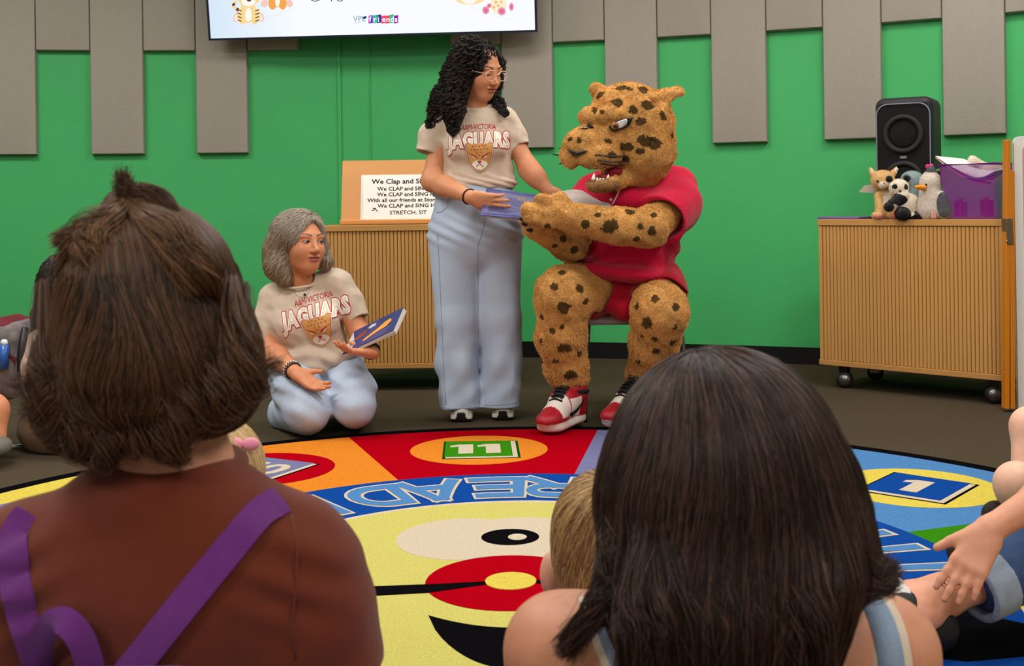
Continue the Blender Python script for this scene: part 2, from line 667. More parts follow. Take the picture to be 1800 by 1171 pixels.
# ================================================================ story rug
RCX, RCY, RR = 0.0, 2.87, 2.03
rug = thing('story_rug', 'round story rug with a smiling yellow face, numbered books and the word READ!', 'rug', (RCX, RCY, 0))
def rugm(name, r, g, b):
    return mat('rug_' + name, srgb(r, g, b), 1.0, 0.0, noise=(180, 0.16), bump=(500, 0.7))
RM = dict(black=rugm('black', 16, 15, 18), red=rugm('red', 178, 4, 24), orange=rugm('orange', 232, 138, 44), yellow=rugm('yellow', 226, 206, 88),
          lime=rugm('lime', 212, 204, 112), blue=rugm('blue', 22, 74, 158), sky=rugm('sky_blue', 84, 138, 196), lav=rugm('lavender', 122, 124, 166),
          green=rugm('green', 58, 138, 22), white=rugm('cream', 216, 202, 178), teal=rugm('teal', 30, 128, 132), dgreen=rugm('dark_green', 16, 82, 30),
          purple=rugm('purple', 98, 60, 130))
def rp(deg, r):
    a = math.radians(deg)
    return (RCX + r * math.sin(a), RCY + r * math.cos(a))
def disc_pts(cx, cy, rx, ry=None, n=64, rot=0.0):
    ry = rx if ry is None else ry
    c, s = math.cos(rot), math.sin(rot)
    return [(cx + rx * math.cos(t) * c - ry * math.sin(t) * s, cy + rx * math.cos(t) * s + ry * math.sin(t) * c)
            for t in [2 * math.pi * i / n for i in range(n)]]
def sector_pts(d0, d1, r0, r1, n=10):
    return [rp(d0 + (d1 - d0) * i / n, r1) for i in range(n + 1)] + [rp(d1 + (d0 - d1) * i / n, r0) for i in range(n + 1)]
LZ = 0.0006
def rug_piece(name, pts, level, m, parent):
    z1 = 0.0075 + LZ * level
    return poly_prism(name, pts, 0.004, z1, m, parent)
poly_prism('border', disc_pts(RCX, RCY, RR, n=128), 0.0, 0.0075, RM['black'], rug)
R_SEG, R_BLUE, R_FACE = 1.965, 1.165, 0.775
segs = [(-5, 'red', 'orange', 'green', '11'), (25, 'lav', 'orange', 'teal', '12'), (55, 'sky', 'yellow', 'blue', '1'), (85, 'green', 'red', 'yellow', '2'),
        (115, 'yellow', 'blue', 'red', '3'), (145, 'orange', 'green', 'lav', '4'), (175, 'red', 'sky', 'orange', '5'), (205, 'lav', 'yellow', 'green', '6'),
        (235, 'sky', 'red', 'yellow', '7'), (265, 'green', 'orange', 'blue', '8'), (295, 'yellow', 'lav', 'red', '9'), (325, 'orange', 'red', 'lav', '10')]
def rug_text(name, s, size, place, level, m, parent, offset=0.0):
    me = text_mesh(s, size, offset, 0.0, res=3)
    z = 0.0075 + LZ * level
    map_mesh(me, lambda c: Vector((*place(c.x, c.y), z)), 0.0, Vector((0, 0, 1)))
    return link(name, me, parent, m)
for deg, cs, cc, cb, num in segs:
    sg = rug_piece('segment', sector_pts(deg - 15, deg + 15, 1.0, R_SEG), 1, RM[cs], rug)
    cx, cy = rp(deg, 1.585)
    rug_piece('medallion', disc_pts(cx, cy, 0.262, 0.262), 2, RM[cc], sg)
    # book lying on the medallion; the books of the far half face the camera side
    rot = math.radians(2) if num == '11' else (math.radians(-28) if num == '10' else (math.radians(-42) if num == '1' else math.radians(-deg)))
    if num == '1':
        rot = math.radians(-40)
    c, s = math.cos(rot), math.sin(rot)
    def pl(x, y, cx=cx, cy=cy, c=c, s=s):
        return (cx + x * c - y * s, cy + x * s + y * c)
    hw, hh = 0.125, 0.145
    rug_piece('book_edge', [pl(-hw - .012, -hh - .020), pl(hw + .028, -hh - .020), pl(hw + .028, hh), pl(-hw - .012, hh + .012)], 3, RM['dgreen'] if cb == 'green' else RM['black'], sg)
    rug_piece('book_page', [pl(-hw, -hh - .010), pl(hw + .018, -hh - .010), pl(hw + .018, hh - .008), pl(-hw, hh)], 4, RM['white'], sg)
    rug_piece('book_cover', [pl(-hw - .004, -hh + .012), pl(hw, -hh + .012), pl(hw, hh), pl(-hw - .004, hh + .004)], 5, RM[cb], sg)
    one = [(-.026, -.080), (.030, -.080), (.030, .085), (-.014, .085), (-.058, .062), (-.058, .034), (-.026, .044)]
    xs = {1: (0.0,), 2: (-.052, .052)}[len(num)]
    for ch_, x_ in zip(num, xs):
        if ch_ == '1':
            nm_ = rug_piece('numeral', [pl(x + x_, y) for x, y in one[:3] + [(-.026, .085)]], 6, RM['white'], sg)
            rug_piece('numeral_flag', [pl(x + x_, y) for x, y in ((-.026, .085), (-.058, .062), (-.058, .034), (-.026, .044))], 6, RM['white'], sg)
        else:
            rug_text('numeral', ch_, 0.22, lambda x, y, pl=pl, x_=x_: pl(x + x_ * .9, y - 0.075), 6, RM['white'], sg, 0.006)
# ring of words
rug_piece('word_band', sector_pts(0, 359.99, 0.70, R_BLUE, 120), 3, RM['blue'], rug)
rug_piece('face_outline', disc_pts(RCX, RCY, R_FACE + 0.022, n=96), 4, RM['white'], rug)
face = rug_piece('face', disc_pts(RCX, RCY, R_FACE, n=96), 5, RM['lime'], rug)
GLYPH = {'T': [[(0, 1), (1, 1)], [(.5, 1), (.5, 0)]], 'I': [[(.5, 1), (.5, 0)]], 'M': [[(0, 0), (0, 1)], [(0, 1), (.5, .5)], [(.5, .5), (1, 1)], [(1, 1), (1, 0)]],
         'E': [[(0, 0), (0, 1)], [(0, 1), (1, 1)], [(0, .5), (.9, .5)], [(0, 0), (1, 0)]], 'A': [[(0, 0), (.42, 1)], [(.42, 1), (.58, 1)], [(.58, 1), (1, 0)], [(.2, .34), (.8, .34)]],
         'O': [[(.5 + .5 * math.cos(t), .5 + .5 * math.sin(t)) for t in [i * math.pi / 10 for i in range(21)]]],
         'D': [[(0, 0), (0, 1)], [(0, 1)] + [(.45 + .55 * math.sin(t), .5 + .5 * math.cos(t)) for t in [i * math.pi / 10 for i in range(11)]] + [(0, 0)]],
         'R': [[(0, 0), (0, 1)], [(0, 1)] + [(.55 + .4 * math.sin(t), .72 + .28 * math.cos(t)) for t in [i * math.pi / 8 for i in range(9)]] + [(0, .44)], [(.45, .44), (1, 0)]],
         '!': [[(.5, 1), (.5, .42)], [(.5, .12), (.5, .02)]]}
def stroke_mesh(strokes, hw, place, z):
    bm = bmesh.new()
    k = 0
    for st in strokes:
        n = len(st)
        closed = math.hypot(st[0][0] - st[-1][0], st[0][1] - st[-1][1]) < 1e-6 and n > 4
        L, R_ = [], []
        for i, p in enumerate(st):
            a = st[i - 1] if i else (st[-2] if closed else st[0])
            b = st[i + 1] if i < n - 1 else (st[1] if closed else st[-1])
            dx, dy = b[0] - a[0], b[1] - a[1]
            l = math.hypot(dx, dy) or 1
            nx, ny = -dy / l * hw, dx / l * hw
            ex = ey = 0
            if not closed and n == 2:
                s_ = -1 if i == 0 else 1
                ex, ey = s_ * dx / l * hw, s_ * dy / l * hw
            L.append((p[0] + nx + ex, p[1] + ny + ey)); R_.append((p[0] - nx + ex, p[1] - ny + ey))
        for i in range(n - 1):
            k += 1
            m_ = 4
            for j in range(m_):
                f0, f1 = j / m_, (j + 1) / m_
                mix = lambda A, B, f: (A[0] + (B[0] - A[0]) * f, A[1] + (B[1] - A[1]) * f)
                q = [mix(L[i], L[i + 1], f0), mix(R_[i], R_[i + 1], f0), mix(R_[i], R_[i + 1], f1), mix(L[i], L[i + 1], f1)]
                f = bm.faces.new([bm.verts.new(Vector((*place(*c), z + k * .00002))) for c in q])
                f.normal_update()
                if f.normal.z < 0:
                    f.normal_flip()
    return bm_mesh('letter', bm)
for ch, deg, w in [('T', 99, 8.5), ('I', 85.5, 2), ('M', 73, 7.5), ('E', 60, 7.0), ('T', 41, 8), ('O', 29, 8.5), ('R', 7.0, 8.6), ('E', -3.4, 8.0), ('A', -16.0, 9.0), ('D', -26.8, 8.5), ('!', -37.5, 2.5)]:
    strokes = [[(x * w / 9.0, y) for x, y in st] for st in GLYPH[ch]]
    def lp(x, y, deg=deg, w=w):
        a = math.radians(deg + w / 2.0) - math.radians(9.0 * x)
        r = 1.085 - y * .215          # letter tops point at the centre of the rug
        return (RCX + r * math.sin(a), RCY + r * math.cos(a))
    link('letter_outline', stroke_mesh(strokes, .185, lp, 0.0075 + LZ * 4), rug, RM['white'])
    link('letter', stroke_mesh(strokes, .125, lp, 0.0075 + LZ * 5.5), rug, RM['sky'])
# the face
def gp(px, py):
    q = G(px, py)
    return (q.x, q.y)
def gell(x0, x1, y0, y1, n=48):
    """floor ellipse whose left, right, far and near ends were measured"""
    ym = 2.0 / (1 / (y0 - HZ) + 1 / (y1 - HZ)) + HZ
    a, b = gp(x0, ym), gp(x1, ym)
    c, d = gp((x0 + x1) / 2, y0), gp((x0 + x1) / 2, y1)
    return disc_pts((a[0] + b[0]) / 2, (c[1] + d[1]) / 2, (b[0] - a[0]) / 2, (c[1] - d[1]) / 2, n)
rug_piece('eye_white', gell(697, 935, 918, 992), 6, RM['white'], face)
rug_piece('eye_white', gell(845, 1110, 917, 1000), 6.4, RM['white'], face)
rug_piece('eye_white', gell(790, 1060, 916, 992), 6.2, RM['white'], face)
rug_piece('eye_pupil', gell(846, 948, 937, 966), 7, RM['black'], face)
rug_piece('eye_glint', gell(893, 926, 946, 957), 8, RM['white'], face)
rug_piece('eye_pupil', gell(1030, 1090, 937, 966), 7, RM['black'], face)
rug_piece('nose_ring', gell(748, 1046, 984, 1083), 7, RM['red'], face)
rug_piece('cheek_line', [gp(650, 1040), gp(650, 1056), gp(760, 1050), gp(858, 1036), gp(858, 1031), gp(760, 1036)], 9, RM['black'], face)
rug_piece('cheek_line', [gp(1145, 1036), gp(1145, 1052), gp(1035, 1046), gp(935, 1033), gp(935, 1028), gp(1035, 1032)], 9, RM['black'], face)
rug_piece('nose_tip', gell(853, 943, 1015, 1046), 10, RM['yellow'], face)
lo_ = [gp(753 + (1045 - 753) * t, 1090 + 95 * (1 - (2 * t - 1) ** 2) ** .7) for t in [i / 24 for i in range(25)]]
hi_ = [gp(1045 + (753 - 1045) * t, 1090 + 22 * (1 - (2 * t - 1) ** 2)) for t in [i / 24 for i in range(1, 24)]]
rug_piece('smile', lo_ + hi_, 6, RM['black'], face)

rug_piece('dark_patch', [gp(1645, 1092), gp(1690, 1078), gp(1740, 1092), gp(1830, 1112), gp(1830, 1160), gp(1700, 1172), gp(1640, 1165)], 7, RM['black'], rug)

# ================================================================ wall screen
def quad_frame(bl, br, tilt, height):
    """local axes of a panel: origin bottom-left, x along the bottom edge, up tilted out by tilt"""
    x = (br - bl).normalized()
    n = Vector((x.y, -x.x, 0)).normalized()          # towards the room
    up = (Vector((0, 0, 1)) * math.cos(tilt) + n * math.sin(tilt)).normalized()
    return x, up, x.cross(up)
bl, br = P(367.5, 71.5, 7.10), P(944.5, 53, 6.92)
br.z = bl.z
TX, TU, TN = quad_frame(bl, br, math.radians(9), 1.12)
TW = (br - bl).length; TH = TW * 0.565
tv = thing('wall_screen', 'large wall-mounted screen glowing white with cartoon baby animals', 'screen', bl)
def tvp(x, y, z):
    """x, y in metres on the screen from its lower left corner, z towards the room"""
    return bl + TX * x + TU * y + TN * z
RT = Matrix((TX, TU, TN)).transposed()
m_tvb = mat('screen_case', srgb(16, 30, 48), 0.35, 0.4)
box('case', tvp(TW / 2, TH / 2, -0.025), (TW / 2, TH / 2, 0.024), m_tvb, tv, RT, 0.004)
BZ = 0.013
for nm, c, hf in (('bezel', (TW / 2, BZ / 2), (TW / 2, BZ / 2)), ('bezel', (TW / 2, TH - BZ / 2), (TW / 2, BZ / 2)),
                  ('bezel', (BZ / 2, TH / 2), (BZ / 2, TH / 2 - BZ)), ('bezel', (TW - BZ / 2, TH / 2), (BZ / 2, TH / 2 - BZ))):
    box(nm, tvp(c[0], c[1], 0.003), (hf[0], hf[1], 0.004), m_tvb, tv, RT)
# lit picture
scr = bpy.data.materials.new('screen_picture')
scr.use_nodes = True
nt = scr.node_tree
nt.nodes.clear()
em = nt.nodes.new('ShaderNodeEmission'); om = nt.nodes.new('ShaderNodeOutputMaterial')
tcn = nt.nodes.new('ShaderNodeTexCoord'); sep = nt.nodes.new('ShaderNodeSeparateXYZ'); rmp = nt.nodes.new('ShaderNodeValToRGB')
nt.links.new(tcn.outputs['Object'], sep.inputs[0])
mr = nt.nodes.new('ShaderNodeMapRange'); mr.inputs['From Min'].default_value = bl.x; mr.inputs['From Max'].default_value = bl.x + TW
nt.links.new(sep.outputs['X'], mr.inputs['Value']); nt.links.new(mr.outputs[0], rmp.inputs[0])
rmp.color_ramp.elements[0].color = srgb(214, 232, 250); rmp.color_ramp.elements[1].color = srgb(250, 252, 255)
rmp.color_ramp.elements[1].position = 0.28
nt.links.new(rmp.outputs[0], em.inputs[0]); em.inputs[1].default_value = 1.0
nt.links.new(em.outputs[0], om.inputs[0])
screen = box('screen', tvp(TW / 2, TH / 2, 0.0), (TW / 2 - BZ, TH / 2 - BZ, 0.001), scr, tv, RT)
def sp(px, py):
    """screen coordinates (m) of a spot measured in the photograph"""
    d = P(px, py, 1.0) - Vector((0, 0, CAMH))
    o = Vector((0, 0, CAMH))
    t = (bl - o).dot(TN) / d.dot(TN)
    q = o + d * t - bl
    return q.dot(TX), q.dot(TU)
EM = {}
def ecol(r, g, b):
    if (r, g, b) not in EM:
        EM[(r, g, b)] = emat('screen_colour', srgb(r, g, b), 1.0)
    return EM[(r, g, b)]
def decal(name, pts, lvl, col, parent):
    q = [sp(*p) for p in pts]
    return poly_prism(name, q, 0.0008, 0.0015 + 0.0003 * lvl, ecol(*col), parent, tvp)
def pell(cx, cy, rx, ry, rot=0.0, n=28):
    return disc_pts(cx, cy, rx, ry, n, math.radians(rot))
def decal_line(name, pts, w, lvl, col, parent):
    out = []
    for i, p in enumerate(pts):
        a = pts[max(i - 1, 0)]; b = pts[min(i + 1, len(pts) - 1)]
        dx, dy = b[0] - a[0], b[1] - a[1]; L = math.hypot(dx, dy) or 1
        out.append((p[0], p[1], -dy / L * w / 2, dx / L * w / 2))
    return decal(name, [(x + u, y + v) for x, y, u, v in out] + [(x - u, y - v) for x, y, u, v in reversed(out)], lvl, col, parent)
# sitting tiger cub
cub = decal('cartoon_tiger', pell(436, 17, 13, 24), 2, (250, 218, 150), tv)
decal('cartoon_tiger_head', pell(437, -12, 24, 22), 4, (250, 218, 150), cub)
decal('cartoon_muzzle', pell(437, 2, 12, 9), 5, (255, 252, 244), cub)
decal('cartoon_nose', pell(438, 0, 4, 3), 6, (110, 60, 50), cub)
for sx in (-1, 1):
    decal('cartoon_leg', pell(437 + sx * 12, 29, 7.5, 14, sx * 8), 3, (250, 218, 150), cub)
    decal('cartoon_paw', pell(437 + sx * 21, 30, 6, 9, -sx * 20), 1, (244, 206, 186), cub)
    decal('cartoon_paw_pad', pell(437 + sx * 21, 31, 4, 6, -sx * 20), 2, (252, 232, 226), cub)
    for j in range(4):
        decal_line('cartoon_stripe', [(437 + sx * 19, 18 + j * 6 - 1), (437 + sx * 12, 19.5 + j * 6)], 1.8, 6, (110, 78, 40), cub)
decal('cartoon_belly', pell(437, 26, 5.5, 12), 5, (255, 252, 246), cub)
decal_line('cartoon_tail', [(424, 22), (417, 16), (411, 12), (410, 5), (416, 3)], 5, 1, (246, 216, 160), cub)
decal_line('cartoon_stripe', [(412, 10), (410, 6)], 5.5, 2, (90, 66, 44), cub)
decal_line('cartoon_stripe', [(420, 19), (416, 15)], 5.5, 2, (90, 66, 44), cub)
# orange animal
fox = decal('cartoon_fox', pell(486, -2, 14, 15), 1, (250, 180, 96), tv)
for sx in (-1, 1):
    decal('cartoon_leg', pell(488 + sx * 9, 6, 7, 11), 2, (248, 168, 84), fox)
    decal('cartoon_paw', pell(487 + sx * 22, 6, 6, 7, -sx * 25), 1, (246, 206, 192), fox)
decal('cartoon_belly', pell(488, 2, 4, 10), 3, (255, 250, 240), fox)
# lion feet and giraffe on the other side
lion = decal('cartoon_lion', pell(826, -2, 26, 10), 1, (252, 224, 168), tv)
decal('cartoon_belly', pell(825, -1, 13, 8), 2, (255, 250, 240), lion)
gir = decal('cartoon_giraffe', pell(876, 8, 14, 16), 1, (253, 238, 206), tv)
for cx_, cy_, rr_ in ((872, 4, 2.5), (868, 13, 2.5), (876, 10, 2.2), (881, 3, 2.2), (882, 14, 2)):
    decal('cartoon_spot', pell(cx_, cy_, rr_, rr_), 3, (240, 190, 110), gir)
for cx_, cy_, rx_, ry_ in ((854, 18, 6, 7), (882, 20, 7, 7), (899, 12, 4, 7), (860, 10, 4, 4)):
    f_ = decal('cartoon_hoof', pell(cx_, cy_, rx_, ry_), 4, (238, 150, 178), gir)
    decal('cartoon_hoof_pad', pell(cx_, cy_, rx_ * .55, ry_ * .55), 5, (226, 110, 150), gir)
# tails of the letters that end inside the frame
for L_ in ([(545, -4), (549, 1.2), (555, 2.2), (561, 0)], [(586, -4), (582, 2)], [(591, -4), (594, 1.5), (600, 2), (604, -2)]):
    decal_line('lettering', L_, 1.6, 2, (24, 60, 110), tv)
# card outlines
decal_line('card_edge', [(402, 5), (424, 52), (518, 14)], 0.5, 1, (222, 226, 232), tv)
decal_line('card_edge', [(826, 12), (898, 36), (908, 2)], 0.5, 1, (222, 226, 232), tv)
# library logo: letters and coloured tiles
def screen_text(name, s, px, py, hpx, col, parent, lvl=4, off=0.0, rot=0.0):
    x0, y0 = sp(px, py); x1, y1 = sp(px, py - hpx)
    size = (y1 - y0) / 0.7
    me = text_mesh(s, size, off * size, 0, align='LEFT', res=3)
    cr, sr = math.cos(rot), math.sin(rot)
    map_mesh(me, lambda c: tvp(x0 + c.x * cr - c.y * sr, y0 + c.x * sr + c.y * cr, 0.0018 + 0.0003 * lvl))
    return link(name, me, parent, ecol(*col))
screen_text('logo_lettering', 'VPL', 621, 38, 10, (130, 160, 190), tv)
decal('logo_bird', pell(641, 31, 4, 2.2, -20), 5, (20, 60, 110), tv)
screen_text('logo_lettering', 'LIBRARY', 621, 41.5, 2.6, (190, 200, 225), tv)
for i, (ch, cl) in enumerate(zip('friends', [(150, 20, 200), (40, 200, 160), (60, 50, 150), (240, 70, 110), (240, 60, 100), (40, 200, 140), (150, 20, 190)])):
    x0 = 648 + i * 7.45
    dy = (0.8, 0.2, -0.4, 1.2, 1.0, -0.8, 0.6)[i]
    tl_ = decal('logo_tile', [(x0, 27 + dy), (x0 + 7.3, 25.6 + dy), (x0 + 7.3, 40 + dy * .5), (x0, 41 + dy * .5)], 2, cl, tv)
    screen_text('logo_letter', ch, x0 + 1.2, 38.5, 9.5, (255, 255, 255), tl_, 4, 0.02)

# ================================================================ furniture and things on it
m_wood = mat('maple_laminate', srgb(196, 146, 82), 0.5, 0.35, noise=(14, 0.07), stretch=(1, 1, 0.12))
m_woodd = mat('maple_edge', srgb(188, 138, 76), 0.5, 0.35, noise=(14, 0.06), stretch=(0.15, 1, 1))
m_groove = mat('cabinet_dark', srgb(96, 66, 32), 0.8, 0.2)
m_blackp = mat('black_plastic', srgb(24, 24, 26), 0.45, 0.4)
m_steel = mat('steel', srgb(150, 150, 150), 0.3, 0.5, metal=1.0)
m_steeld = mat('steel_dark', srgb(92, 92, 94), 0.4, 0.5, metal=0.8)

def make_cabinet(label, corner, ex, W=0.91, D=0.46, z0=0.115, z1=0.845):
    """mobile cabinet with a front of upright tambour slats, on four twin-wheel casters"""
    ex = Vector((ex[0], ex[1], 0)).normalized()
    ey = Vector((-ex.y, ex.x, 0))
    R = Matrix((ex, ey, Vector((0, 0, 1)))).transposed()
    C = Vector((corner[0], corner[1], 0))
    at = lambda x, y, z: C + ex * x + ey * y + Vector((0, 0, z))
    t = thing('mobile_cabinet', label, 'cabinet', at(W / 2, D / 2, 0), 'maple cabinets on casters')
    box('top_board', at(W / 2, D / 2, z1 - 0.015), (W / 2 + .006, D / 2 + .004, 0.015), m_woodd, t, R, 0.002)
    box('bottom_board', at(W / 2, D / 2, z0 + 0.013), (W / 2 + .006, D / 2 + .004, 0.013), m_woodd, t, R, 0.002)
    zm, hz = (z0 + .026 + z1 - .03) / 2, (z1 - .03 - z0 - .026) / 2
    box('body', at(W / 2, D / 2 + .008, zm), (W / 2 - .002, D / 2 - .010, hz), m_groove, t, R)
    for x in (0.008, W - 0.008):
        box('side_panel', at(x, D / 2, zm), (0.009, D / 2, hz), m_wood, t, R, 0.001)
    n = 46
    w = (W - 0.036) / n
    me0 = None
    for i in range(n):
        c = at(0.018 + w * (i + .5), 0.010, zm)
        if me0 is None:
            bm = bmesh.new()
            add_box(bm, (0, 0, 0), (w / 2 - 0.0013, 0.008, hz), R, 0.003, 1)
            me0 = bm_mesh('tambour_slat', bm)
            me0.materials.append(m_wood)
        o = link('tambour_slat', me0, t)
        o.location = c
    for x, y in ((0.10, 0.06), (W - 0.07, 0.06), (0.10, D - 0.06), (W - 0.07, D - 0.06)):
        caster = box('caster', at(x, y, 0.097), (0.022, 0.022, 0.016), m_blackp, t, R, 0.004)
        tube('caster_stem', [at(x, y, 0.06), at(x, y, 0.09)], 0.008, m_steel, caster)
        for s in (-1, 1):
            a = at(x, y, 0.042) + (ex * .35 - ey).normalized() * 0.0
            ax = (ex * 0.45 - ey * 0.9).normalized()
            tube('wheel', [a + ax * s * 0.004, a + ax * s * 0.007, a + ax * s * 0.021, a + ax * s * 0.026], [0.036, 0.042, 0.042, 0.037], m_blackp, caster, 20)
            tube('wheel_hub', [a + ax * s * 0.024, a + ax * s * 0.029], [0.030, 0.026], m_steel, caster, 20)
    return t, at, R
cabA, cabA_at, cabA_R = make_cabinet('maple slatted cabinet behind the standing woman, holding the song sheet', (-0.965, 5.93), (1, 0))
C0 = Vector((1.545, 5.88))
CE = Vector((0.7316, -0.6817))
cabB, cabB_at, cabB_R = make_cabinet('maple slatted cabinet with a loudspeaker and plush toys on top', C0, CE)
TOP = 0.845
def on_cab(px, depth, z=TOP):
    """spot on the toy cabinet at that depth behind its front edge, in that direction of view"""
    ey = Vector((-CE.y, CE.x))
    o = C0 + ey * depth
    k = P(px, 390, 1.0).x
    # o.x + CE.x*s = k*(o.y + CE.y*s)
    s = (k * o.y - o.x) / (CE.x - k * CE.y)
    q = o + CE * s
    return Vector((q.x, q.y, z))

# sloping wooden stand with the song sheet
EY0 = 6.02
pl_, pr_ = P(597, 398, EY0), P(815, 396, EY0)
pl_.z = pr_.z = TOP + 0.001
stand = thing('book_stand', 'sloping wooden display stand on the cabinet behind the standing woman', 'stand', (pl_ + pr_) / 2)
SW = (pr_ - pl_).length
m_oak = mat('oak_board', srgb(206, 146, 84), 0.45, 0.35, noise=(9, 0.06), stretch=(0.15, 1, 1))
ang = math.radians(14)
SU = Vector((0, math.sin(ang), math.cos(ang)))
SN = Vector((0, -math.cos(ang), math.sin(ang)))
SXv = Vector((1, 0, 0))
SR = Matrix((SXv, SU, SN)).transposed()
SO = pl_ + Vector((0, 0.055, 0.002))
spt = lambda x, y, z: SO + SXv * x + SU * y + SN * z
box('back_board', spt(SW / 2, 0.172, 0.0), (SW / 2, 0.172, 0.009), m_oak, stand, SR, 0.002)
box('ledge', pl_ + Vector((SW / 2, 0.026, 0.014)), (SW / 2, 0.030, 0.013), m_oak, stand, None, 0.006)
for x in (0.06, SW - 0.06):
    tube('prop_leg', [spt(x, 0.26, -0.01), pl_ + Vector((x, 0.19, 0.006))], 0.006, m_oak, stand)
# sheet: depth of the board face at that height
sheet_m = mat('paper_white', srgb(236, 234, 228), 0.35, 0.4)
sleeve_m = mat('plastic_sleeve', srgb(224, 222, 216), 0.15, 0.5)
k_ = FPX / (EY0 + 0.07)
x0s, x1s = (631 - 597) / k_, (631 - 597) / k_ + 0.47
y0s, y1s = 0.018, 0.018 + 0.245
sheet = thing('song_sheet', 'white song sheet in a clear sleeve, headed We Clap and Sing', 'paper', spt(x0s, y0s, 0.011))
box('sleeve', spt((x0s + x1s) / 2, (y0s + y1s) / 2, 0.0115), ((x1s - x0s) / 2, (y1s - y0s) / 2, 0.0008), sleeve_m, sheet, SR)
box('page', spt((x0s + x1s) / 2 + .006, (y0s + y1s) / 2, 0.0128), ((x1s - x0s) / 2 - .008, (y1s - y0s) / 2 - .003, 0.0008), sheet_m, sheet, SR)
m_ink = mat('ink_black', srgb(30, 30, 32), 0.6, 0.2)
def sheet_text(s, px, py, hpx, off):
    size = hpx / k_ / 0.70
    me = text_mesh(s, size, off * size, 0, align='LEFT', res=2)
    ox = (px - 597) / k_; oy = (398 - py - 3.5) / k_
    map_mesh(me, lambda c: spt(ox + c.x * 1.12, oy + c.y, 0.0142))
    link('lettering', me, sheet, m_ink)
sheet_text('We Clap and Sing', 650, 322.5, 8.6, 0.022)
for i, (s_, x_) in enumerate((('We CLAP and SING Hello', 660), ('We CLAP and SING Hello', 660), ('With all our friends at Storytime', 643), ('We CLAP and SING Hello', 661))):
    sheet_text(s_, x_, 335.0 + i * 10.3, 6.7, 0.022)
sheet_text('STRETCH, SIT', 682, 378.5, 6.8, 0.012)
for dx, dy, w_ in ((0, 0, 5), (4, 2, 4), (7, -1, 3), (2, 3.5, 5)):
    ox = (653 + dx - 597) / k_; oy = (398 - 371 + dy - 3) / k_
    box('clip_art', spt(ox, oy, 0.0138), (w_ / 2 / k_, 0.8 / k_, 0.0004), m_ink, sheet, SR)

# loudspeaker
spk_c = on_cab(1599, 0.32)
spk = thing('loudspeaker', 'tall black loudspeaker behind the plush toys', 'speaker', spk_c)
yaw = Vector((-0.50, -0.866, 0)).normalized()      # front direction
SRm = Matrix((yaw.cross(Vector((0, 0, 1))), -yaw, Vector((0, 0, 1)))).transposed()
SRm = Matrix((Vector((-yaw.y, yaw.x, 0)), -yaw, Vector((0, 0, 1)))).transposed()
def spk_at(x, y, z):
    return spk_c + SRm @ Vector((x, y, z))
HW, HD, HH = 0.140, 0.135, 0.605
m_spk = mat('speaker_shell', srgb(34, 34, 38), 0.55, 0.35, bump=(300, 0.15))
m_grl = mat('speaker_grille', srgb(24, 23, 24), 0.8, 0.2, bump=(900, 0.6))
m_cone = mat('speaker_cone', srgb(40, 38, 38), 0.7, 0.2)
m_led = mat('speaker_trim', srgb(120, 120, 132), 0.3, 0.5)
v = Vol()
v.box(spk_at(0, 0, HH / 2), (HW, HD, HH / 2), SRm, 0.045, 0.01)
v.box(spk_at(0, -HD - 0.002, HH / 2 - 0.005), (HW - 0.014, 0.012, HH / 2 - 0.030), SRm, 0.010, 0.006, 'sub')
link('shell', v.mesh('shell', 0.006), spk, m_spk)
def rrect(w, h, r, n=6):
    out = []
    for cx, cy, a0 in ((w - r, h - r, 0), (-w + r, h - r, 90), (-w + r, -h + r, 180), (w - r, -h + r, 270)):
        for i in range(n + 1):
            a = math.radians(a0 + 90 * i / n)
            out.append((cx + r * math.cos(a), cy + r * math.sin(a)))
    return out
plc = lambda x, y, z: spk_at(x, -HD + 0.008 - z, HH / 2 - 0.005 + y)
poly_prism('grille', rrect(HW - 0.016, HH / 2 - 0.034, 0.05), -0.004, 0.004, m_grl, spk, plc)
tube('trim_strip', [spk_at(x, -HD + 0.002, HH / 2 - 0.005 + y) for x, y in rrect(HW - 0.012, HH / 2 - 0.030, 0.055)], 0.0035, m_led, spk, 6, True)
for zc, rr in ((0.42, 0.085), (0.19, 0.085)):
    tube('woofer_ring', [spk_at(rr * math.cos(a), -HD + 0.002, zc + rr * math.sin(a)) for a in [i * math.pi / 18 for i in range(36)]], 0.013, m_cone, spk, 8, True)
    tube('woofer_cone', [spk_at(0, -HD + 0.004, zc), spk_at(0, -HD + 0.0005, zc)], [rr * .78, rr * .7], m_grl, spk, 28)
poly_prism('badge', rrect(0.016, 0.006, 0.003), 0.004, 0.006, m_led, spk, lambda x, y, z: spk_at(x, -HD + 0.008 - z, 0.305 + y))

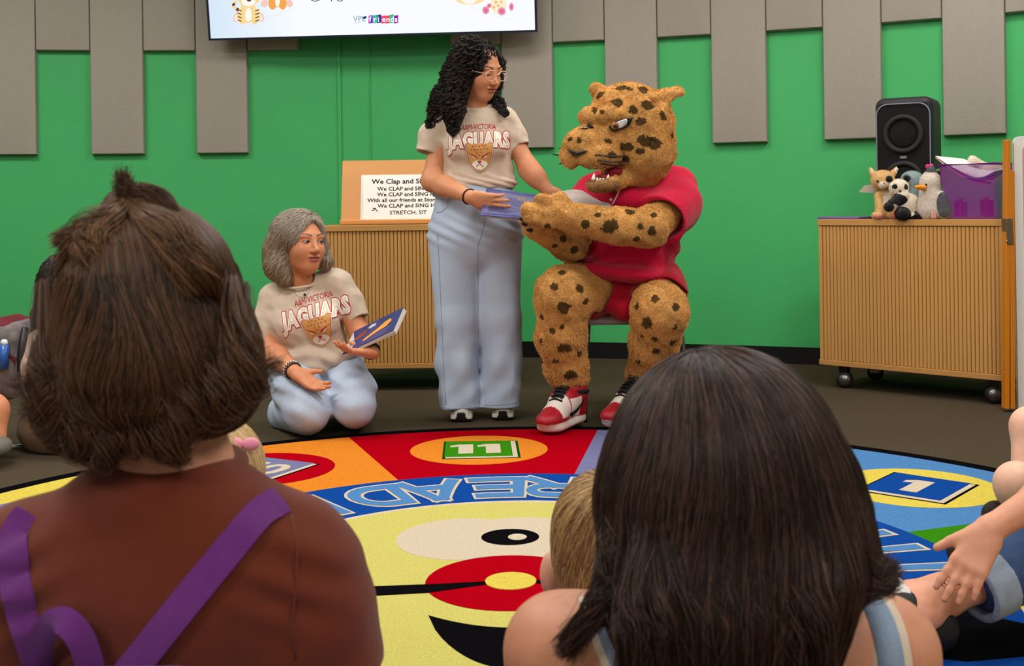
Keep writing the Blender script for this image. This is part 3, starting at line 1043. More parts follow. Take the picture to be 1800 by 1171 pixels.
# plush toys
def fuzzy(name, col, a=0.1):
    return mat(name, col, 0.95, 0.05, noise=(120, a), bump=(260, 0.8), sheen=0.3, attr='col')
m_plush = fuzzy('plush', (1, 1, 1, 1), 0.08)
def toy_axes(px, depth, face_px=0.0):
    o = on_cab(px, depth)
    return o
def zone(verts, base, zones):
    """base colour plus coloured balls: zones = [(centre, radius(3), colour)]"""
    c = np.tile(np.array(base[:3]), (len(verts), 1))
    for ctr, r, k in zones:
        q = (verts - np.array(ctr)) / (np.array(r) * np.ones(3))
        c[(q * q).sum(1) < 1] = k[:3]
    return c
K = 5.72 / FPX       # metres per photo pixel near the toys
def tp(o, dx, dz, dy=0.0):
    """offset from a toy's base in photo pixels across and up, metres in depth"""
    return o + Vector((dx * K, dy, dz * K))
def make_fur(me, parent, N, L, m, comb=(0, 0, -1), rad=0.0006, colf=None, rg=rng, bend=0.5, S=3):
    p, n = surface_points(me, N, rg)
    d = n + np.array(comb)[None, :] * bend + rg.normal(0, 0.35, n.shape)
    d /= np.linalg.norm(d, axis=1, keepdims=True)
    ln = L * (0.6 + 0.6 * rg.random(N))[:, None]
    pts = [p - n * 0.002]
    for i in range(1, S):
        f = i / (S - 1.0)
        q = n * (1 - 0.5 * f) + d * (0.5 + 0.5 * f) + np.array(comb)[None, :] * bend * f * 0.5
        q /= np.linalg.norm(q, axis=1, keepdims=True)
        pts.append(p + q * ln * f)
    pts = np.stack(pts, 1)
    return strands('fur', pts, rad, rad * 0.35, m, parent, None if colf is None else colf(p))
toyfur = mat('plush_fur', (1, 1, 1, 1), 0.9, 0.1, attr='col')
def toy(name, label, o, v, colf, h=0.004, N=9000, L=0.0045):
    t = thing(name, label, 'plush toy', o, 'plush toys on the cabinet')
    me = v.mesh('body', h, colf)
    b = link('body', me, t, m_plush)
    make_fur(me, b, N, L, toyfur, (0, 0, -1), 0.0006, colf)
    return t
m_eye = mat('glossy_black', srgb(14, 12, 12), 0.12, 0.6)
def ball(name, c, r, m, parent, sc=(1, 1, 1), R=None, n=14):
    bm = bmesh.new()
    bmesh.ops.create_uvsphere(bm, u_segments=n, v_segments=n - 4, radius=1.0)
    M = R.to_3x3() if R is not None else Matrix.Identity(3)
    for q in bm.verts:
        q.co = M @ Vector((q.co.x * r * sc[0], q.co.y * r * sc[1], q.co.z * r * sc[2])) + Vector(c)
    return link(name, bm_mesh(name, bm, True), parent, m)
tan = srgb(226, 184, 122); cream = srgb(240, 228, 208); pink = srgb(240, 160, 140); black = srgb(18, 18, 20); grey = srgb(98, 98, 104); bluegrey = srgb(156, 176, 176)
# cat
o = on_cab(1553, 0.09)
v = Vol()
v.cone(tp(o, 2, 12), tp(o, 2, 42), .046, .034, .02)
v.ell(tp(o, -1, 69, -.005), (.056, .052, .048), None, .012)
for sx, ex_ in ((-19, -22), (19, 24)):
    v.cone(tp(o, sx * .9, 80), tp(o, ex_, 89), .015, .008, .010)
v.ell(tp(o, -5, 61, -.045), (.021, .018, .017), None, .012)
for sx in (-11, 11):
    v.cone(tp(o, sx, 42, -.02), tp(o, sx * 1.05, 10, -.045), .017, .017, .012)
for sx in (-17, 10):
    v.ell(tp(o, sx, 7, -.062), (.026, .036, .019), None, .006)
v.cone(tp(o, 14, 8, .03), tp(o, 30, 16, .05), .012, .012, .01)
def c_cat(vt):
    return zone(vt, tan, [(tp(o, -5, 60, -.055), (.024, .03, .020), cream), (tp(o, 3, 34, -.03), (.022, .04, .04), cream),
                          (tp(o, -19, 5, -.09), (.020, .025, .016), pink), (tp(o, 8, 5, -.09), (.020, .025, .016), pink),
                          (tp(o, -21, 86, -.01), (.008, .012, .014), cream), (tp(o, 23, 86, -.01), (.010, .012, .014), cream)])
t = toy('plush_cat', 'tan plush cat with white muzzle, sitting upright at the end of the toy row', o, v, c_cat)
for sx in (-15, 6):
    ball('eye', tp(o, sx, 67, -.050), .006, m_eye, t)
ball('nose', tp(o, -5, 64, -.062), .005, mat('nose_pink', srgb(226, 150, 140), .5), t)
# paper tag behind the cat
tagc = on_cab(1528, 0.22)
pt_ = [(-18, 49), (-8, 61), (14, 63), (14, 46)]
card = poly_prism('paper_card', [(x * K, y * K) for x, y in pt_], -0.0012, 0.0012, mat('card_beige', srgb(196, 184, 164), .8), None, lambda x, y, z: tagc + Vector((x, z, y)))
tag(card, 'small beige card sticking out behind the plush cat', 'card')
# panda
o2 = on_cab(1593, 0.055)
v = Vol()
v.ell(tp(o2, 2, 24, 0), (.062, .055, .058), None, .02)
v.ell(tp(o2, -13, 55, -.008), (.044, .044, .040), None, .012)
v.cone(tp(o2, -8, 42, -.035), tp(o2, -36, 22, -.055), .024, .022, .012)
v.ell(tp(o2, -13, 10, -.055), (.034, .040, .030), None, .010)
v.ell(tp(o2, 10, 6, -.050), (.036, .036, .018), None, .010)
v.ell(tp(o2, -28, 70, .004), (.016, .012, .016), None, .006)
v.ell(tp(o2, 2, 71, .004), (.016, .012, .016), None, .006)
def c_panda(vt):
    return zone(vt, cream, [(tp(o2, -24, 34, -.04), (.058, .05, .030), black), (tp(o2, -40, 22, -.055), (.034, .04, .03), black), (tp(o2, -14, 9, -.055), (.042, .046, .036), black),
                            (tp(o2, 13, 4, -.050), (.042, .044, .026), black), (tp(o2, -28, 71, 0), (.022, .03, .020), black), (tp(o2, 3, 72, 0), (.022, .03, .020), black),
                            (tp(o2, -24, 57, -.05), (.012, .03, .014), black), (tp(o2, -5, 56, -.05), (.012, .03, .014), black), (tp(o2, 23, 22, -.05), (.011, .03, .014), black)])
t = toy('plush_panda', 'black and white plush panda slumped between the cat and the gull', o2, v, c_panda)
ball('nose', tp(o2, -16, 49, -.052), .006, m_eye, t)
# blue-grey bird behind
o3 = on_cab(1604, 0.125)
v = Vol()
v.cone(tp(o3, 4, 20), tp(o3, 2, 58), .056, .046, .02)
v.ell(tp(o3, 0, 70), (.050, .046, .038), None, .02)
v.cone(tp(o3, -14, 66, -.03), tp(o3, -24, 62, -.04), .014, .008, .01)
t = toy('plush_bird', 'pale blue-grey plush toy peeking out behind the panda', o3, v, lambda vt: zone(vt, bluegrey, [(tp(o3, -20, 60, -.04), (.03, .03, .03), cream)]))
ball('eye', tp(o3, -9, 71, -.042), .005, m_eye, t)
# gull
o4 = on_cab(1637, 0.06)
v = Vol()
v.cone(tp(o4, 0, 18), tp(o4, -1, 58), .060, .044, .02)
v.ell(tp(o4, 0, 66), (.046, .044, .040), None, .02)
v.cone(tp(o4, 11, 40, -.052), tp(o4, 14, 14, -.060), .022, .032, .010, 'add', ((0.3, 1, 0), .5))
v.cone(tp(o4, 0, 78), tp(o4, 0, 84, -.005), .026, .018, .01)
def c_gull(vt):
    return zone(vt, srgb(226, 214, 200), [(tp(o4, 14, 25, -.068), (.036, .034, .064), grey), (tp(o4, 0, 86), (.035, .05, .022), grey)])
t = toy('plush_gull', 'cream and grey plush gull with an orange beak, leaning on the purple bin', o4, v, c_gull)
v = Vol(); v.cone(tp(o4, -17, 54, -.036), tp(o4, -30, 55, -.050), .013, .010, .005)
link('beak', v.mesh('beak', .003), t, mat('felt_orange', srgb(236, 148, 40), .9))
ball('eye', tp(o4, -13, 59, -.040), .005, m_eye, t)
for sx in (-2, -6):
    v = Vol(); v.cone(tp(o4, sx, 12, -.058), tp(o4, sx, 3, -.062), .006, .007, .003)
    link('foot', v.mesh('foot', .003), t, mat('felt_pink', srgb(196, 142, 122), .9))
for dx, dz, cl, rr in ((-2, 90, (226, 60, 120), .012), (4, 91, (236, 70, 140), .011), (13, 82, (80, 170, 60), .011), (16, 77, (30, 60, 90), .010), (17, 83, (200, 220, 60), .008)):
    bb_ = ball('pompom', tp(o4, dx, dz, .02), rr, mat('pompom', srgb(*cl), .9, bump=(200, 1.0)), t)

# purple storage bin
ey2 = Vector((-CE.y, CE.x, 0)); ex2 = Vector((CE.x, CE.y, 0))
bA = on_cab(1664, 0.06)
bin_ = thing('storage_bin', 'translucent purple bin full of papers at the end of the cabinet', 'bin', bA + ex2 * .13 + ey2 * .15)
m_bin = mat('purple_plastic', srgb(140, 40, 150), 0.2, 0.5, alpha=0.42)
BW, BD, BH = 0.235, 0.30, 0.255
def bin_at(x, y, z):
    f = 0.10 * z / BH * 0.6
    return bA + ex2 * (x * (1 + f) - 0.02 * z / BH) + ey2 * (y * (1 + f) - 0.02 * z / BH) + Vector((0, 0, z))
def bin_wall(name, a, b, z0, z1, thick=0.004):
    bm = bmesh.new()
    A = [bin_at(*a, z0 if True else 0), bin_at(*b, z0), bin_at(*b, z1), bin_at(*a, z1)]
    nrm = (A[1] - A[0]).cross(A[3] - A[0]).normalized() * thick
    lo = [bm.verts.new(q) for q in A]; hi = [bm.verts.new(q + nrm) for q in A]
    bm.faces.new(lo); bm.faces.new(list(reversed(hi)))
    for i in range(4):
        bm.faces.new((lo[i], hi[i], hi[(i + 1) % 4], lo[(i + 1) % 4]))
    bmesh.ops.recalc_face_normals(bm, faces=bm.faces)
    return link(name, bm_mesh(name, bm), bin_, m_bin)
for a, b in (((0, 0), (BW, 0)), ((BW, 0), (BW, BD)), ((BW, BD), (0, BD)), ((0, BD), (0, 0))):
    bin_wall('wall_panel', a, b, 0.004, BH)
bm = bmesh.new()
add_box(bm, bA + ex2 * BW / 2 + ey2 * BD / 2 + Vector((0, 0, 0.003)), (BW / 2, BD / 2, 0.002), Matrix((ex2, ey2, Vector((0, 0, 1)))).transposed())
link('bottom', bm_mesh('bottom', bm), bin_, m_bin)
tube('rim', [bin_at(-0.004, -0.004, BH), bin_at(BW + .004, -.004, BH), bin_at(BW + .004, BD + .004, BH), bin_at(-.004, BD + .004, BH)], 0.006, mat('purple_rim', srgb(110, 26, 120), .3, .4), bin_, 8, True)
# papers, books and plush inside the bin
def sheet_in(name, label, cat, a, b, c, d, col, th=0.002, group=None):
    bm = bmesh.new()
    n = 6
    g = []
    for i in range(n + 1):
        row = []
        for j in range(n + 1):
            u, w = i / n, j / n
            p = a * (1 - u) * (1 - w) + b * u * (1 - w) + c * u * w + d * (1 - u) * w
            p = p + Vector((0, 0, -0.02 * math.sin(math.pi * u)))
            row.append(bm.verts.new(p))
        g.append(row)
    for i in range(n):
        for j in range(n):
            bm.faces.new((g[i][j], g[i + 1][j], g[i + 1][j + 1], g[i][j + 1]))
    r = bmesh.ops.extrude_face_region(bm, geom=bm.faces[:])
    for q in r['geom']:
        if isinstance(q, bmesh.types.BMVert):
            q.co.z -= th
    bmesh.ops.recalc_face_normals(bm, faces=bm.faces)
    o_ = link(name, bm_mesh(name, bm, True), None, col)
    o_.data.set_sharp_from_angle(angle=math.radians(40))
    return tag(o_, label, cat, group)
pa = bin_at(-0.02, 0.012, BH + .045); pb = bin_at(BW * .97, 0.012, BH - .085); pc = bin_at(BW * .97, 0.2, BH - .012); pd = bin_at(0.02, 0.22, BH + .035)
sheet_in('paper_sheet', 'top white drawing sheet curling out of the purple bin', 'paper', pa, pb, pc, pd, mat('paper_drawn', srgb(232, 226, 226), .7, noise=(60, .06)), .003)
dn = Vector((0, 0, -.008))
sheet_in('paper_sheet', 'pinkish paper sheet under the top drawing in the purple bin', 'paper', pa + dn, pb + dn * 2.2 - ex2 * .03, pc + dn, pd + dn, mat('paper_pink', srgb(236, 190, 176), .7), .002)
sheet_in('picture_book', 'thin blue picture book lying in the purple bin', 'book', bin_at(BW * .45, .0, BH - .05), bin_at(BW * 1.0, -.0, BH - .036), bin_at(BW, .16, BH - .02), bin_at(BW * .45, .16, BH - .03), mat('cover_blue', srgb(90, 90, 160), .5), .006)
for i, (x, h_, cl) in enumerate(((.045, .075, (140, 20, 90)), (.065, .085, (170, 30, 110)), (.085, .070, (120, 40, 110)), (.165, .08, (150, 16, 50)), (.185, .09, (170, 20, 60)), (.205, .075, (120, 16, 80)))):
    c_ = box('crayon_box', bin_at(x, .018, .012 + h_ / 2), (.009, .006, h_ / 2), mat('crayon_pack', srgb(*cl), .6), None, cabB_R, .002, 1)
    tag(c_, ('dark pink pack nearest the gull inside the purple bin', 'taller magenta pack second from the gull inside the purple bin', 'dull purple pack third from the gull inside the purple bin',
             'dark red pack fourth from the gull inside the purple bin', 'tallest red pack fifth from the gull inside the purple bin', 'plum red pack nearest the easel inside the purple bin')[i], 'pack', 'packs in the purple bin')
o5 = bin_at(BW * .6, BD * .62, BH - .02)
v = Vol()
v.cone(o5 + Vector((-.075, 0, .045)), o5 + Vector((-.03, 0, .020)), .019, .016, .012)
v.ell(o5 + Vector((.02, 0, 0)), (.06, .05, .028), None, .02)
v.cone(o5 + Vector((.05, 0, .005)), o5 + Vector((.085, 0, .008)), .014, .012, .012)
toy('plush_rabbit', 'cream plush toy lying on top of the purple bin', o5 - Vector((0, 0, .02)), v, lambda vt: zone(vt, cream, []), N=2500)
# thin purple laptop / folder at the free end of the top
fl = on_cab(1487, 0.17) + Vector((0, 0, 0.0065))
f_ = box('folder', fl, (0.115, 0.085, 0.006), mat('folder_purple', srgb(112, 84, 140), .4), None, cabB_R, .003)
tag(f_, 'thin purple folder lying flat on the free end of the toy cabinet', 'folder')

# folded easel beside the cabinet
EYd = 5.14
easel = thing('easel', 'folded easel with orange wooden legs and a white board, beside the toy cabinet', 'easel', G(1780, 716))
m_orange = mat('orange_wood', srgb(206, 124, 24), 0.45, 0.4, noise=(12, .08), stretch=(1, 1, .1))
m_oliv = mat('yellow_wood', srgb(150, 120, 20), 0.5, 0.4)
def plank(name, x0, y0, x1, y1, w, d, Y, m, parent):
    a, b = P(x0, y0, Y), P(x1, y1, Y)
    u = (b - a).normalized()
    x = u.cross(Vector((0, 1, 0))).normalized()
    R = Matrix((x, x.cross(u) * -1, u)).transposed()
    return box(name, (a + b) / 2, (w / 2, d / 2, (b - a).length / 2), m, parent, R, .003)
plank('leg', 1767.5, 718, 1769.5, 246, .019, .045, EYd, m_orange, easel)
plank('leg', 1777.5, 718, 1776, 300, .021, .045, EYd, m_orange, easel)
plank('strut', 1772, 400, 1780, 300, .016, .02, EYd + .03, m_oliv, easel)
br_ = plank('hinge_plate', 1772, 430, 1770, 384, .030, .052, EYd, mat('bronze_plate', srgb(120, 104, 78), .4, .5, metal=.6), easel)
for yy in (391, 424):
    tube('rivet', [P(1770, yy, EYd - .025), P(1770, yy, EYd - .030)], .003, m_steel, br_, 8)
m_board = mat('board_white', srgb(222, 218, 210), 0.35, 0.4)
ba, bb2 = P(1789, 735, EYd + .02), P(1780, 240, EYd + .02)
ux = (bb2 - ba).normalized()
xx = Vector((1, -.25, 0)).normalized()
nn = xx.cross(ux)
RB = Matrix((xx, ux, nn)).transposed()
LB = (bb2 - ba).length
v = None
poly_prism('board', rrect(.36, LB / 2, .03), -.022, .022, m_board, easel, lambda x, y, z: ba + ux * (LB / 2 + y) + xx * (x + .36) + nn * z)
poly_prism('board_face', rrect(.325, LB / 2 - .035, .03), .020, .024, mat('board_pinkish', srgb(196, 150, 146), .4), easel, lambda x, y, z: ba + ux * (LB / 2 + y) + xx * (x + .36) + nn * z)

# metal-legged chair the mascot sits on
CHY = 5.25
ch_c = P(1108, 560, CHY); ch_c.z = 0
chair = thing('stacking_chair', 'stacking chair with pale seat and grey metal legs under the spotted cat performer', 'chair', ch_c)
m_seat = mat('seat_vinyl', srgb(178, 160, 156), 0.3, 0.5)
v = Vol()
v.box(ch_c + Vector((0, .0, .437)), (.225, .215, .018), None, .016, .01)
v.cone(ch_c + Vector((-.20, -.205, .430)), ch_c + Vector((.20, -.205, .430)), .014, .014, .015)
link('seat', v.mesh('seat', .006), chair, m_seat)
v = Vol()
v.box(ch_c + Vector((0, .255, .70)), (.21, .014, .13), Matrix.Rotation(math.radians(-8), 4, 'X'), .012, .01)
link('backrest', v.mesh('backrest', .006), chair, mat('chair_back_blue', srgb(58, 62, 92), .5))
for sx in (-1, 1):
    tube('leg', smooth_path([ch_c + Vector((sx * .20, -.17, .42)), ch_c + Vector((sx * .215, -.20, .22)), ch_c + Vector((sx * .225, -.23, .012))], 5), .011, m_steeld, chair)
    tube('leg', smooth_path([ch_c + Vector((sx * .20, .25, .80)), ch_c + Vector((sx * .205, .20, .45)), ch_c + Vector((sx * .22, .24, .20)), ch_c + Vector((sx * .228, .28, .012))], 5), .011, m_steeld, chair)
    for yy in (-.23, .28):
        tube('foot_cap', [ch_c + Vector((sx * .2265, yy, .0)), ch_c + Vector((sx * .2265, yy, .02))], .014, m_blackp, chair)
    tube('side_rail', [ch_c + Vector((sx * .202, -.19, .418)), ch_c + Vector((sx * .202, .21, .418))], .010, m_steeld, chair)

# ================================================================ people: shared builders
def head_vol(v, c, R, s=1.0, ears=True, jaw=1.0):
    """female head in local axes x = person's right, y = forward, z = up; origin between the ears"""
    A = lambda x, y, z: Vector(c) + R @ Vector((x, y, z)) * s
    r = lambda *q: [a * s for a in q]
    v.ell(A(0, -.014, .034), r(.072, .092, .080), R, .02)
    v.ell(A(0, .026, -.028), r(.057 * jaw, .062, .086), R, .035 * s)
    v.ell(A(0, .050, -.088), r(.026 * jaw, .026, .024), R, .035 * s)
    for e in (-1, 1):
        v.ell(A(e * .034, .058, -.028), r(.024, .024, .026), R, .03 * s)
        v.ell(A(e * .030, .075, .027), r(.022, .009, .007), R, .022 * s)
        v.ell(A(e * .031, .094, .004), r(.017, .011, .011), R, .010 * s, 'sub')
        v.ell(A(e * .031, .074, .004), r(.0145, .0125, .0125), R, .003 * s)
        if ears:
            v.ell(A(e * .074, -.012, -.012), r(.009, .018, .030), R, .008 * s)
    v.cone(A(0, .080, .014), A(0, .104, -.026), .007 * s, .0105 * s, .014 * s)
    v.ell(A(0, .106, -.029), r(.0105, .010, .009), R, .006 * s)
    for e in (-1, 1):
        v.ell(A(e * .0115, .097, -.032), r(.008, .009, .007), R, .006 * s)
    v.ell(A(0, .086, -.0530), r(.025, .0095, .0052), R, .007 * s)
    v.ell(A(0, .085, -.0655), r(.020, .0100, .0062), R, .007 * s)
    v.ell(A(0, .098, -.0590), r(.022, .010, .0012), R, .003 * s, 'sub')
    return A
def head_paint(verts, col, c, R, s, brow, lip, iris, lids=0.0, wrinkle=None, white=(.30, .26, .24)):
    """eyebrows, lips and eyes as colours of the skin surface"""
    M = np.array(R.to_3x3())
    q = ((verts - np.array(c)) @ M) / s
    x, y, z = q[:, 0], q[:, 1], q[:, 2]
    ax = np.abs(x)
    front = y > .045
    m = front & (ax < .026) & (((x / .025) ** 2 + ((z + .0545) / .0048) ** 2 < 1) | ((x / .021) ** 2 + ((z + .0645) / .0062) ** 2 < 1))
    col[m] = lip
    col[front & (ax < .021) & (np.abs(z + .0590) < .0016)] = np.array(lip) * .35
    bz = .028 + .006 * np.sin(np.clip((ax - .012) / .042, 0, 1) * math.pi * .75)
    m = front & (ax > .011) & (ax < .053) & (np.abs(z - bz) < .0032 - .0016 * np.clip((ax - .03) / .023, 0, 1))
    col[m] = np.array(brow)
    ey = (ax - .031) / .0135; ez = (z - .004) / (.0056 * (1 - lids * .85)) if lids < 1 else z * 99
    eye = front & (ey ** 2 + (ez + (0.6 if lids > .3 else 0)) ** 2 < 1)
    col[eye] = white
    rim = front & (np.abs(ey) < 1.05) & (ey ** 2 + (ez + (0.6 if lids > .3 else 0)) ** 2 >= 1) & (ey ** 2 + (ez + (0.6 if lids > .3 else 0)) ** 2 < 1.75) & (z > .003 - lids * .006)
    col[rim] = np.array(brow) * .6
    return eye, q
def paint_iris(col, eye, q, iris, look=(0, 0)):
    x, z = q[:, 0], q[:, 2]
    for e in (-1, 1):
        d = np.hypot(x - e * .031 - look[0], z - .004 - look[1])
        col[eye & (d < .0074)] = iris
        col[eye & (d < .0030)] = (.004, .004, .004)
def hand_vol(v, w, fwd, palm, curls, s=1.0, thumb_side=1, spread=0.06, thumb=(.65, .6, .35), k=.008, thumb_bend=.3):
    """hand from wrist w: fwd along the palm, palm = direction the palm faces, curls = 4 finger bends in radians per joint"""
    f = Vector(fwd).normalized()
    n = Vector(palm); n = (n - f * n.dot(f)).normalized()
    sd = f.cross(n).normalized() * thumb_side
    w = Vector(w)
    v.cone(w, w + f * .03 * s, .024 * s, .027 * s, .02 * s, 'add', (n, .72))
    for t in (-.026, -.009, .009, .026):
        v.cone(w + f * .022 * s + sd * t * .8 * s, w + f * .085 * s + sd * t * s, .0145 * s, .0115 * s, .014 * s)
    tips = []
    for i, (t, L, r) in enumerate(((.028, .070, .0088), (.0095, .079, .0090), (-.0095, .073, .0086), (-.027, .057, .0076))):
        p = w + f * (.088 - abs(i - 1.2) * .004) * s + sd * t * s
        d = (f + sd * spread * (1.5 - i)).normalized()
        a = 0.0
        for q, (fr, rr) in enumerate(((.45, 1.0), (.30, .92), (.25, .84))):
            a += curls[i] if not hasattr(curls[i], '__len__') else curls[i][q]
            dd = d * math.cos(a) + n * math.sin(a)
            p2 = p + dd * L * fr * s
            v.cone(p, p2, r * rr * s, r * rr * .94 * s, (.006 if q else k) * s)
            p = p2
        tips.append(p)
    p = w + f * .028 * s + sd * .024 * s
    d = (sd * thumb[0] + f * thumb[1] + n * thumb[2]).normalized()
    v.cone(w + f * .015 * s + sd * .010 * s, p + d * .022 * s, .016 * s, .0125 * s, .014 * s)
    p2 = p + d * .040 * s
    v.cone(p, p2, .0125 * s, .0105 * s, .010 * s)
    d2 = (d * math.cos(thumb_bend) + f * math.sin(thumb_bend)).normalized()
    v.cone(p2, p2 + d2 * .030 * s, .0105 * s, .0085 * s, .005 * s)
    return tips
def skin_mat(name):
    return mat(name, (1, 1, 1, 1), 0.5, 0.35, attr='col', noise=(60, .05), bump=(350, .08), sss=.08)
def cloth_mat(name, col, rough=.9, n=(90, .05), b=(700, .25), **k):
    return mat(name, col, rough, .15, noise=n, bump=b, sheen=.15, **k)
def hair_mat(name, rough=.42, spec=.45):
    return mat(name, (1, 1, 1, 1), rough, spec, attr='col')
def comb(vol, me, N, dirf, length, steps, depth, curl=(0, .03), cols=((.01, .01, .01),), jitter=.25, want=None, inertia=.6, rg=rng, flare=0.0, lenvar=.5, clump=1, clump_r=.003):
    """strands rooted anywhere on a hair volume and combed along dirf"""
    roots, nrm = surface_points(me, N, rg, want)
    dp = depth * rg.random(N)
    step = (length * (1 - lenvar + lenvar * rg.random(N))) / (steps - 1)
    tilt = rg.normal(0, jitter, (N, 3))
    pts = flow(vol, roots - nrm * dp[:, None], lambda p, t: dirf(p, t) + tilt * (0.5 + t), steps, step, dp - flare * 0, inertia)
    if curl[0]:
        s = np.arange(steps)[None, :] * step[:, None]
        ph = rg.random(N)[:, None] * 6.28
        wl = curl[1] * (0.8 + .5 * rg.random(N))[:, None]
        am = curl[0] * np.minimum(1, s / .02) * (0.6 + .7 * rg.random(N))[:, None]
        tan = np.gradient(pts, axis=1)
        tan /= np.linalg.norm(tan, axis=2, keepdims=True) + 1e-9
        a = np.cross(tan, np.array([.3, .5, .81])); a /= np.linalg.norm(a, axis=2, keepdims=True) + 1e-9
        b = np.cross(tan, a)
        pts = pts + a * (am * np.cos(6.28 * s / wl + ph))[..., None] + b * (am * np.sin(6.28 * s / wl + ph))[..., None]
    if clump > 1:
        pts = np.repeat(pts, clump, 0)
        t_ = np.linspace(.3, 1, steps)[None, :, None]
        pts = pts + rg.normal(0, clump_r, (len(pts), 1, 3)) * t_ + rg.normal(0, clump_r * .35, pts.shape)
        N = len(pts)
    cs = np.array(cols)
    i = rg.integers(0, len(cs), N); j = rg.integers(0, len(cs), N); t = rg.random(N)[:, None]
    col = cs[i] * t + cs[j] * (1 - t)
    return pts, col
def shrunk(v, name, d, h):
    """the core of a hair volume, a little inside its surface"""
    w = Vol()
    w.ops = list(v.ops) + [(lambda x, y, z: d + 0 * x, None, None, 0.0, 'disp')]
    return w.mesh(name, h)
def down(p, t):
    d = np.zeros_like(p); d[:, 2] = -1
    return d
def sleeve_vol(pts, rs, end_n, inner):
    """open-ended sleeve: a tapering tube cut square at its end and hollowed"""
    s = Vol()
    s.chain(pts, rs, .03)
    s.cut(pts[-1], end_n)
    e = Vector(pts[-1]); b = Vector(pts[-2])
    d = (e - b).normalized()
    s.cone(e - d * .05, e + d * .05, inner, inner, .004, 'sub')
    return s
def shirt_print(body_obj, origin, right, up, into, m_set, parent, scale, bend=0.0):
    """A&M-VICTORIA / JAGUARS / big-cat head, printed on the front of a shirt"""
    bvh = BVHTree.FromPolygons([v.co for v in body_obj.data.vertices], [tuple(p.vertices) for p in body_obj.data.polygons])
    into = into.normalized()
    def stick(lvl):
        def fn(c):
            o = origin + right * c.x * scale + up * c.y * scale
            h = bvh.ray_cast(o - into * .3, into, .7)
            if h[0] is None:
                return o
            n = h[1] if h[1].dot(into) < 0 else -h[1]
            n = (n - into).normalized()
            return h[0] + n * (.0020 + .0011 * lvl)
        return fn
    def put(name, me, lvl, m, sub=.05):
        map_mesh(me, stick(lvl), sub, -into)
        me.shade_smooth()
        return link(name, me, parent, m)
    def arch(me, k, y0, grow=0.0):
        for v_ in me.vertices:
            x = v_.co.x
            v_.co.y = y0 + v_.co.y * (1 + grow * x * x) - k * x * x
        return me
    me = text_mesh('A&M-VICTORIA', .15, .0, 0, res=2, spacing=.95)
    for v_ in me.vertices:
        v_.co.x *= .66
    put('print_line', arch(me, .10, .345), 0, m_set['red'], .04)
    # outlined block word, letters standing taller towards both ends
    for off, mm, lv in ((.034, 'red', 0), (.021, 'white', 1), (-.010, 'tan', 2)):
        me = text_mesh('JAGUARS', .30, off, 0, res=2, spacing=1.12 if off < 0 else 1.12)
        for v_ in me.vertices:
            v_.co.x *= .86
            v_.co.y *= 1.22
        put('print_word', arch(me, .09, .02, .35), lv, m_set[mm], .022)
    # cat head
    def shape(name, pts, lvl, mm):
        bm = bmesh.new()
        bm.faces.new([bm.verts.new((x, y, 0)) for x, y in pts])
        bmesh.ops.triangulate(bm, faces=bm.faces)
        me_ = bpy.data.meshes.new(name)
        bm.to_mesh(me_); bm.free()
        return put(name, me_, lvl + 2.2, m_set[mm], .05)
    def sym(half):
        half = [(x * 1.3, y * 1.3) for x, y in half]
        return half + [(-x, y) for x, y in reversed(half) if abs(x) > 1e-6]
    head = [(0, .045), (.10, .035), (.15, .062), (.195, .045), (.185, -.03), (.170, -.12), (.150, -.20), (.105, -.28), (.05, -.335), (0, -.35)]
    shape('print_emblem', sym([(x * 1.10, (y + .13) * 1.07 - .13) for x, y in head]), 1, 'white')
    shape('print_emblem', sym([(x * 1.05, (y + .13) * 1.035 - .13) for x, y in head]), 2, 'red')
    shape('print_emblem', sym(head), 3, 'fur')
    shape('print_muzzle', sym([(0, -.19), (.05, -.185), (.10, -.215), (.115, -.25), (.085, -.29), (.04, -.32), (0, -.33)]), 4, 'white')
    shape('print_nose', sym([(0, -.235), (.032, -.195), (0, -.19)][1:2] + [(.012, -.232), (0, -.24)]), 5, 'red')
    for e in (-1, 1):
        big = lambda L: [(e * x * 1.3, y * 1.3) for x, y in L]
        shape('print_brow', big([(.03, -.135), (.125, -.085), (.13, -.100), (.04, -.155)]), 5, 'red')
        shape('print_eye', big([(.05, -.142), (.115, -.112), (.10, -.145), (.06, -.158)]), 4, 'white')
        shape('print_line_mark', big([(.006, -.245), (.05, -.29), (.055, -.282), (.012, -.236)]), 6, 'red')
    rs = random.Random(3)
    for x, y in ((-.09, .01), (-.05, .02), (0, .005), (.05, .02), (.09, .01), (-.12, -.03), (-.07, -.03), (-.025, -.035), (.025, -.035), (.07, -.03), (.12, -.03), (-.03, -.075), (.03, -.075), (-.15, -.08), (.15, -.08), (0, -.11)):
        shape('print_spot', [(1.3 * x + .014 * math.cos(a) * rs.uniform(.8, 1.3), 1.3 * y + .011 * math.sin(a)) for a in [i * math.pi / 4 for i in range(8)]], 4, 'red')
PRINT = dict(red=mat('print_red', srgb(186, 46, 50), .8), white=mat('print_white', srgb(232, 226, 214), .8), tan=mat('print_tan', srgb(204, 186, 166), .8), fur=mat('print_gold', srgb(208, 158, 92), .8))
m_tee = cloth_mat('sand_jersey', srgb(204, 186, 166))
m_jean = mat('pale_denim', srgb(176, 192, 214), .9, .12, noise=(300, .12), bump=(600, .12))
m_seam = mat('denim_seam', srgb(132, 148, 174), .9, .1)
SKIN = np.array(srgb(204, 138, 100)[:3])
LIP = np.array(srgb(168, 92, 80)[:3])
m_skin = skin_mat('skin')

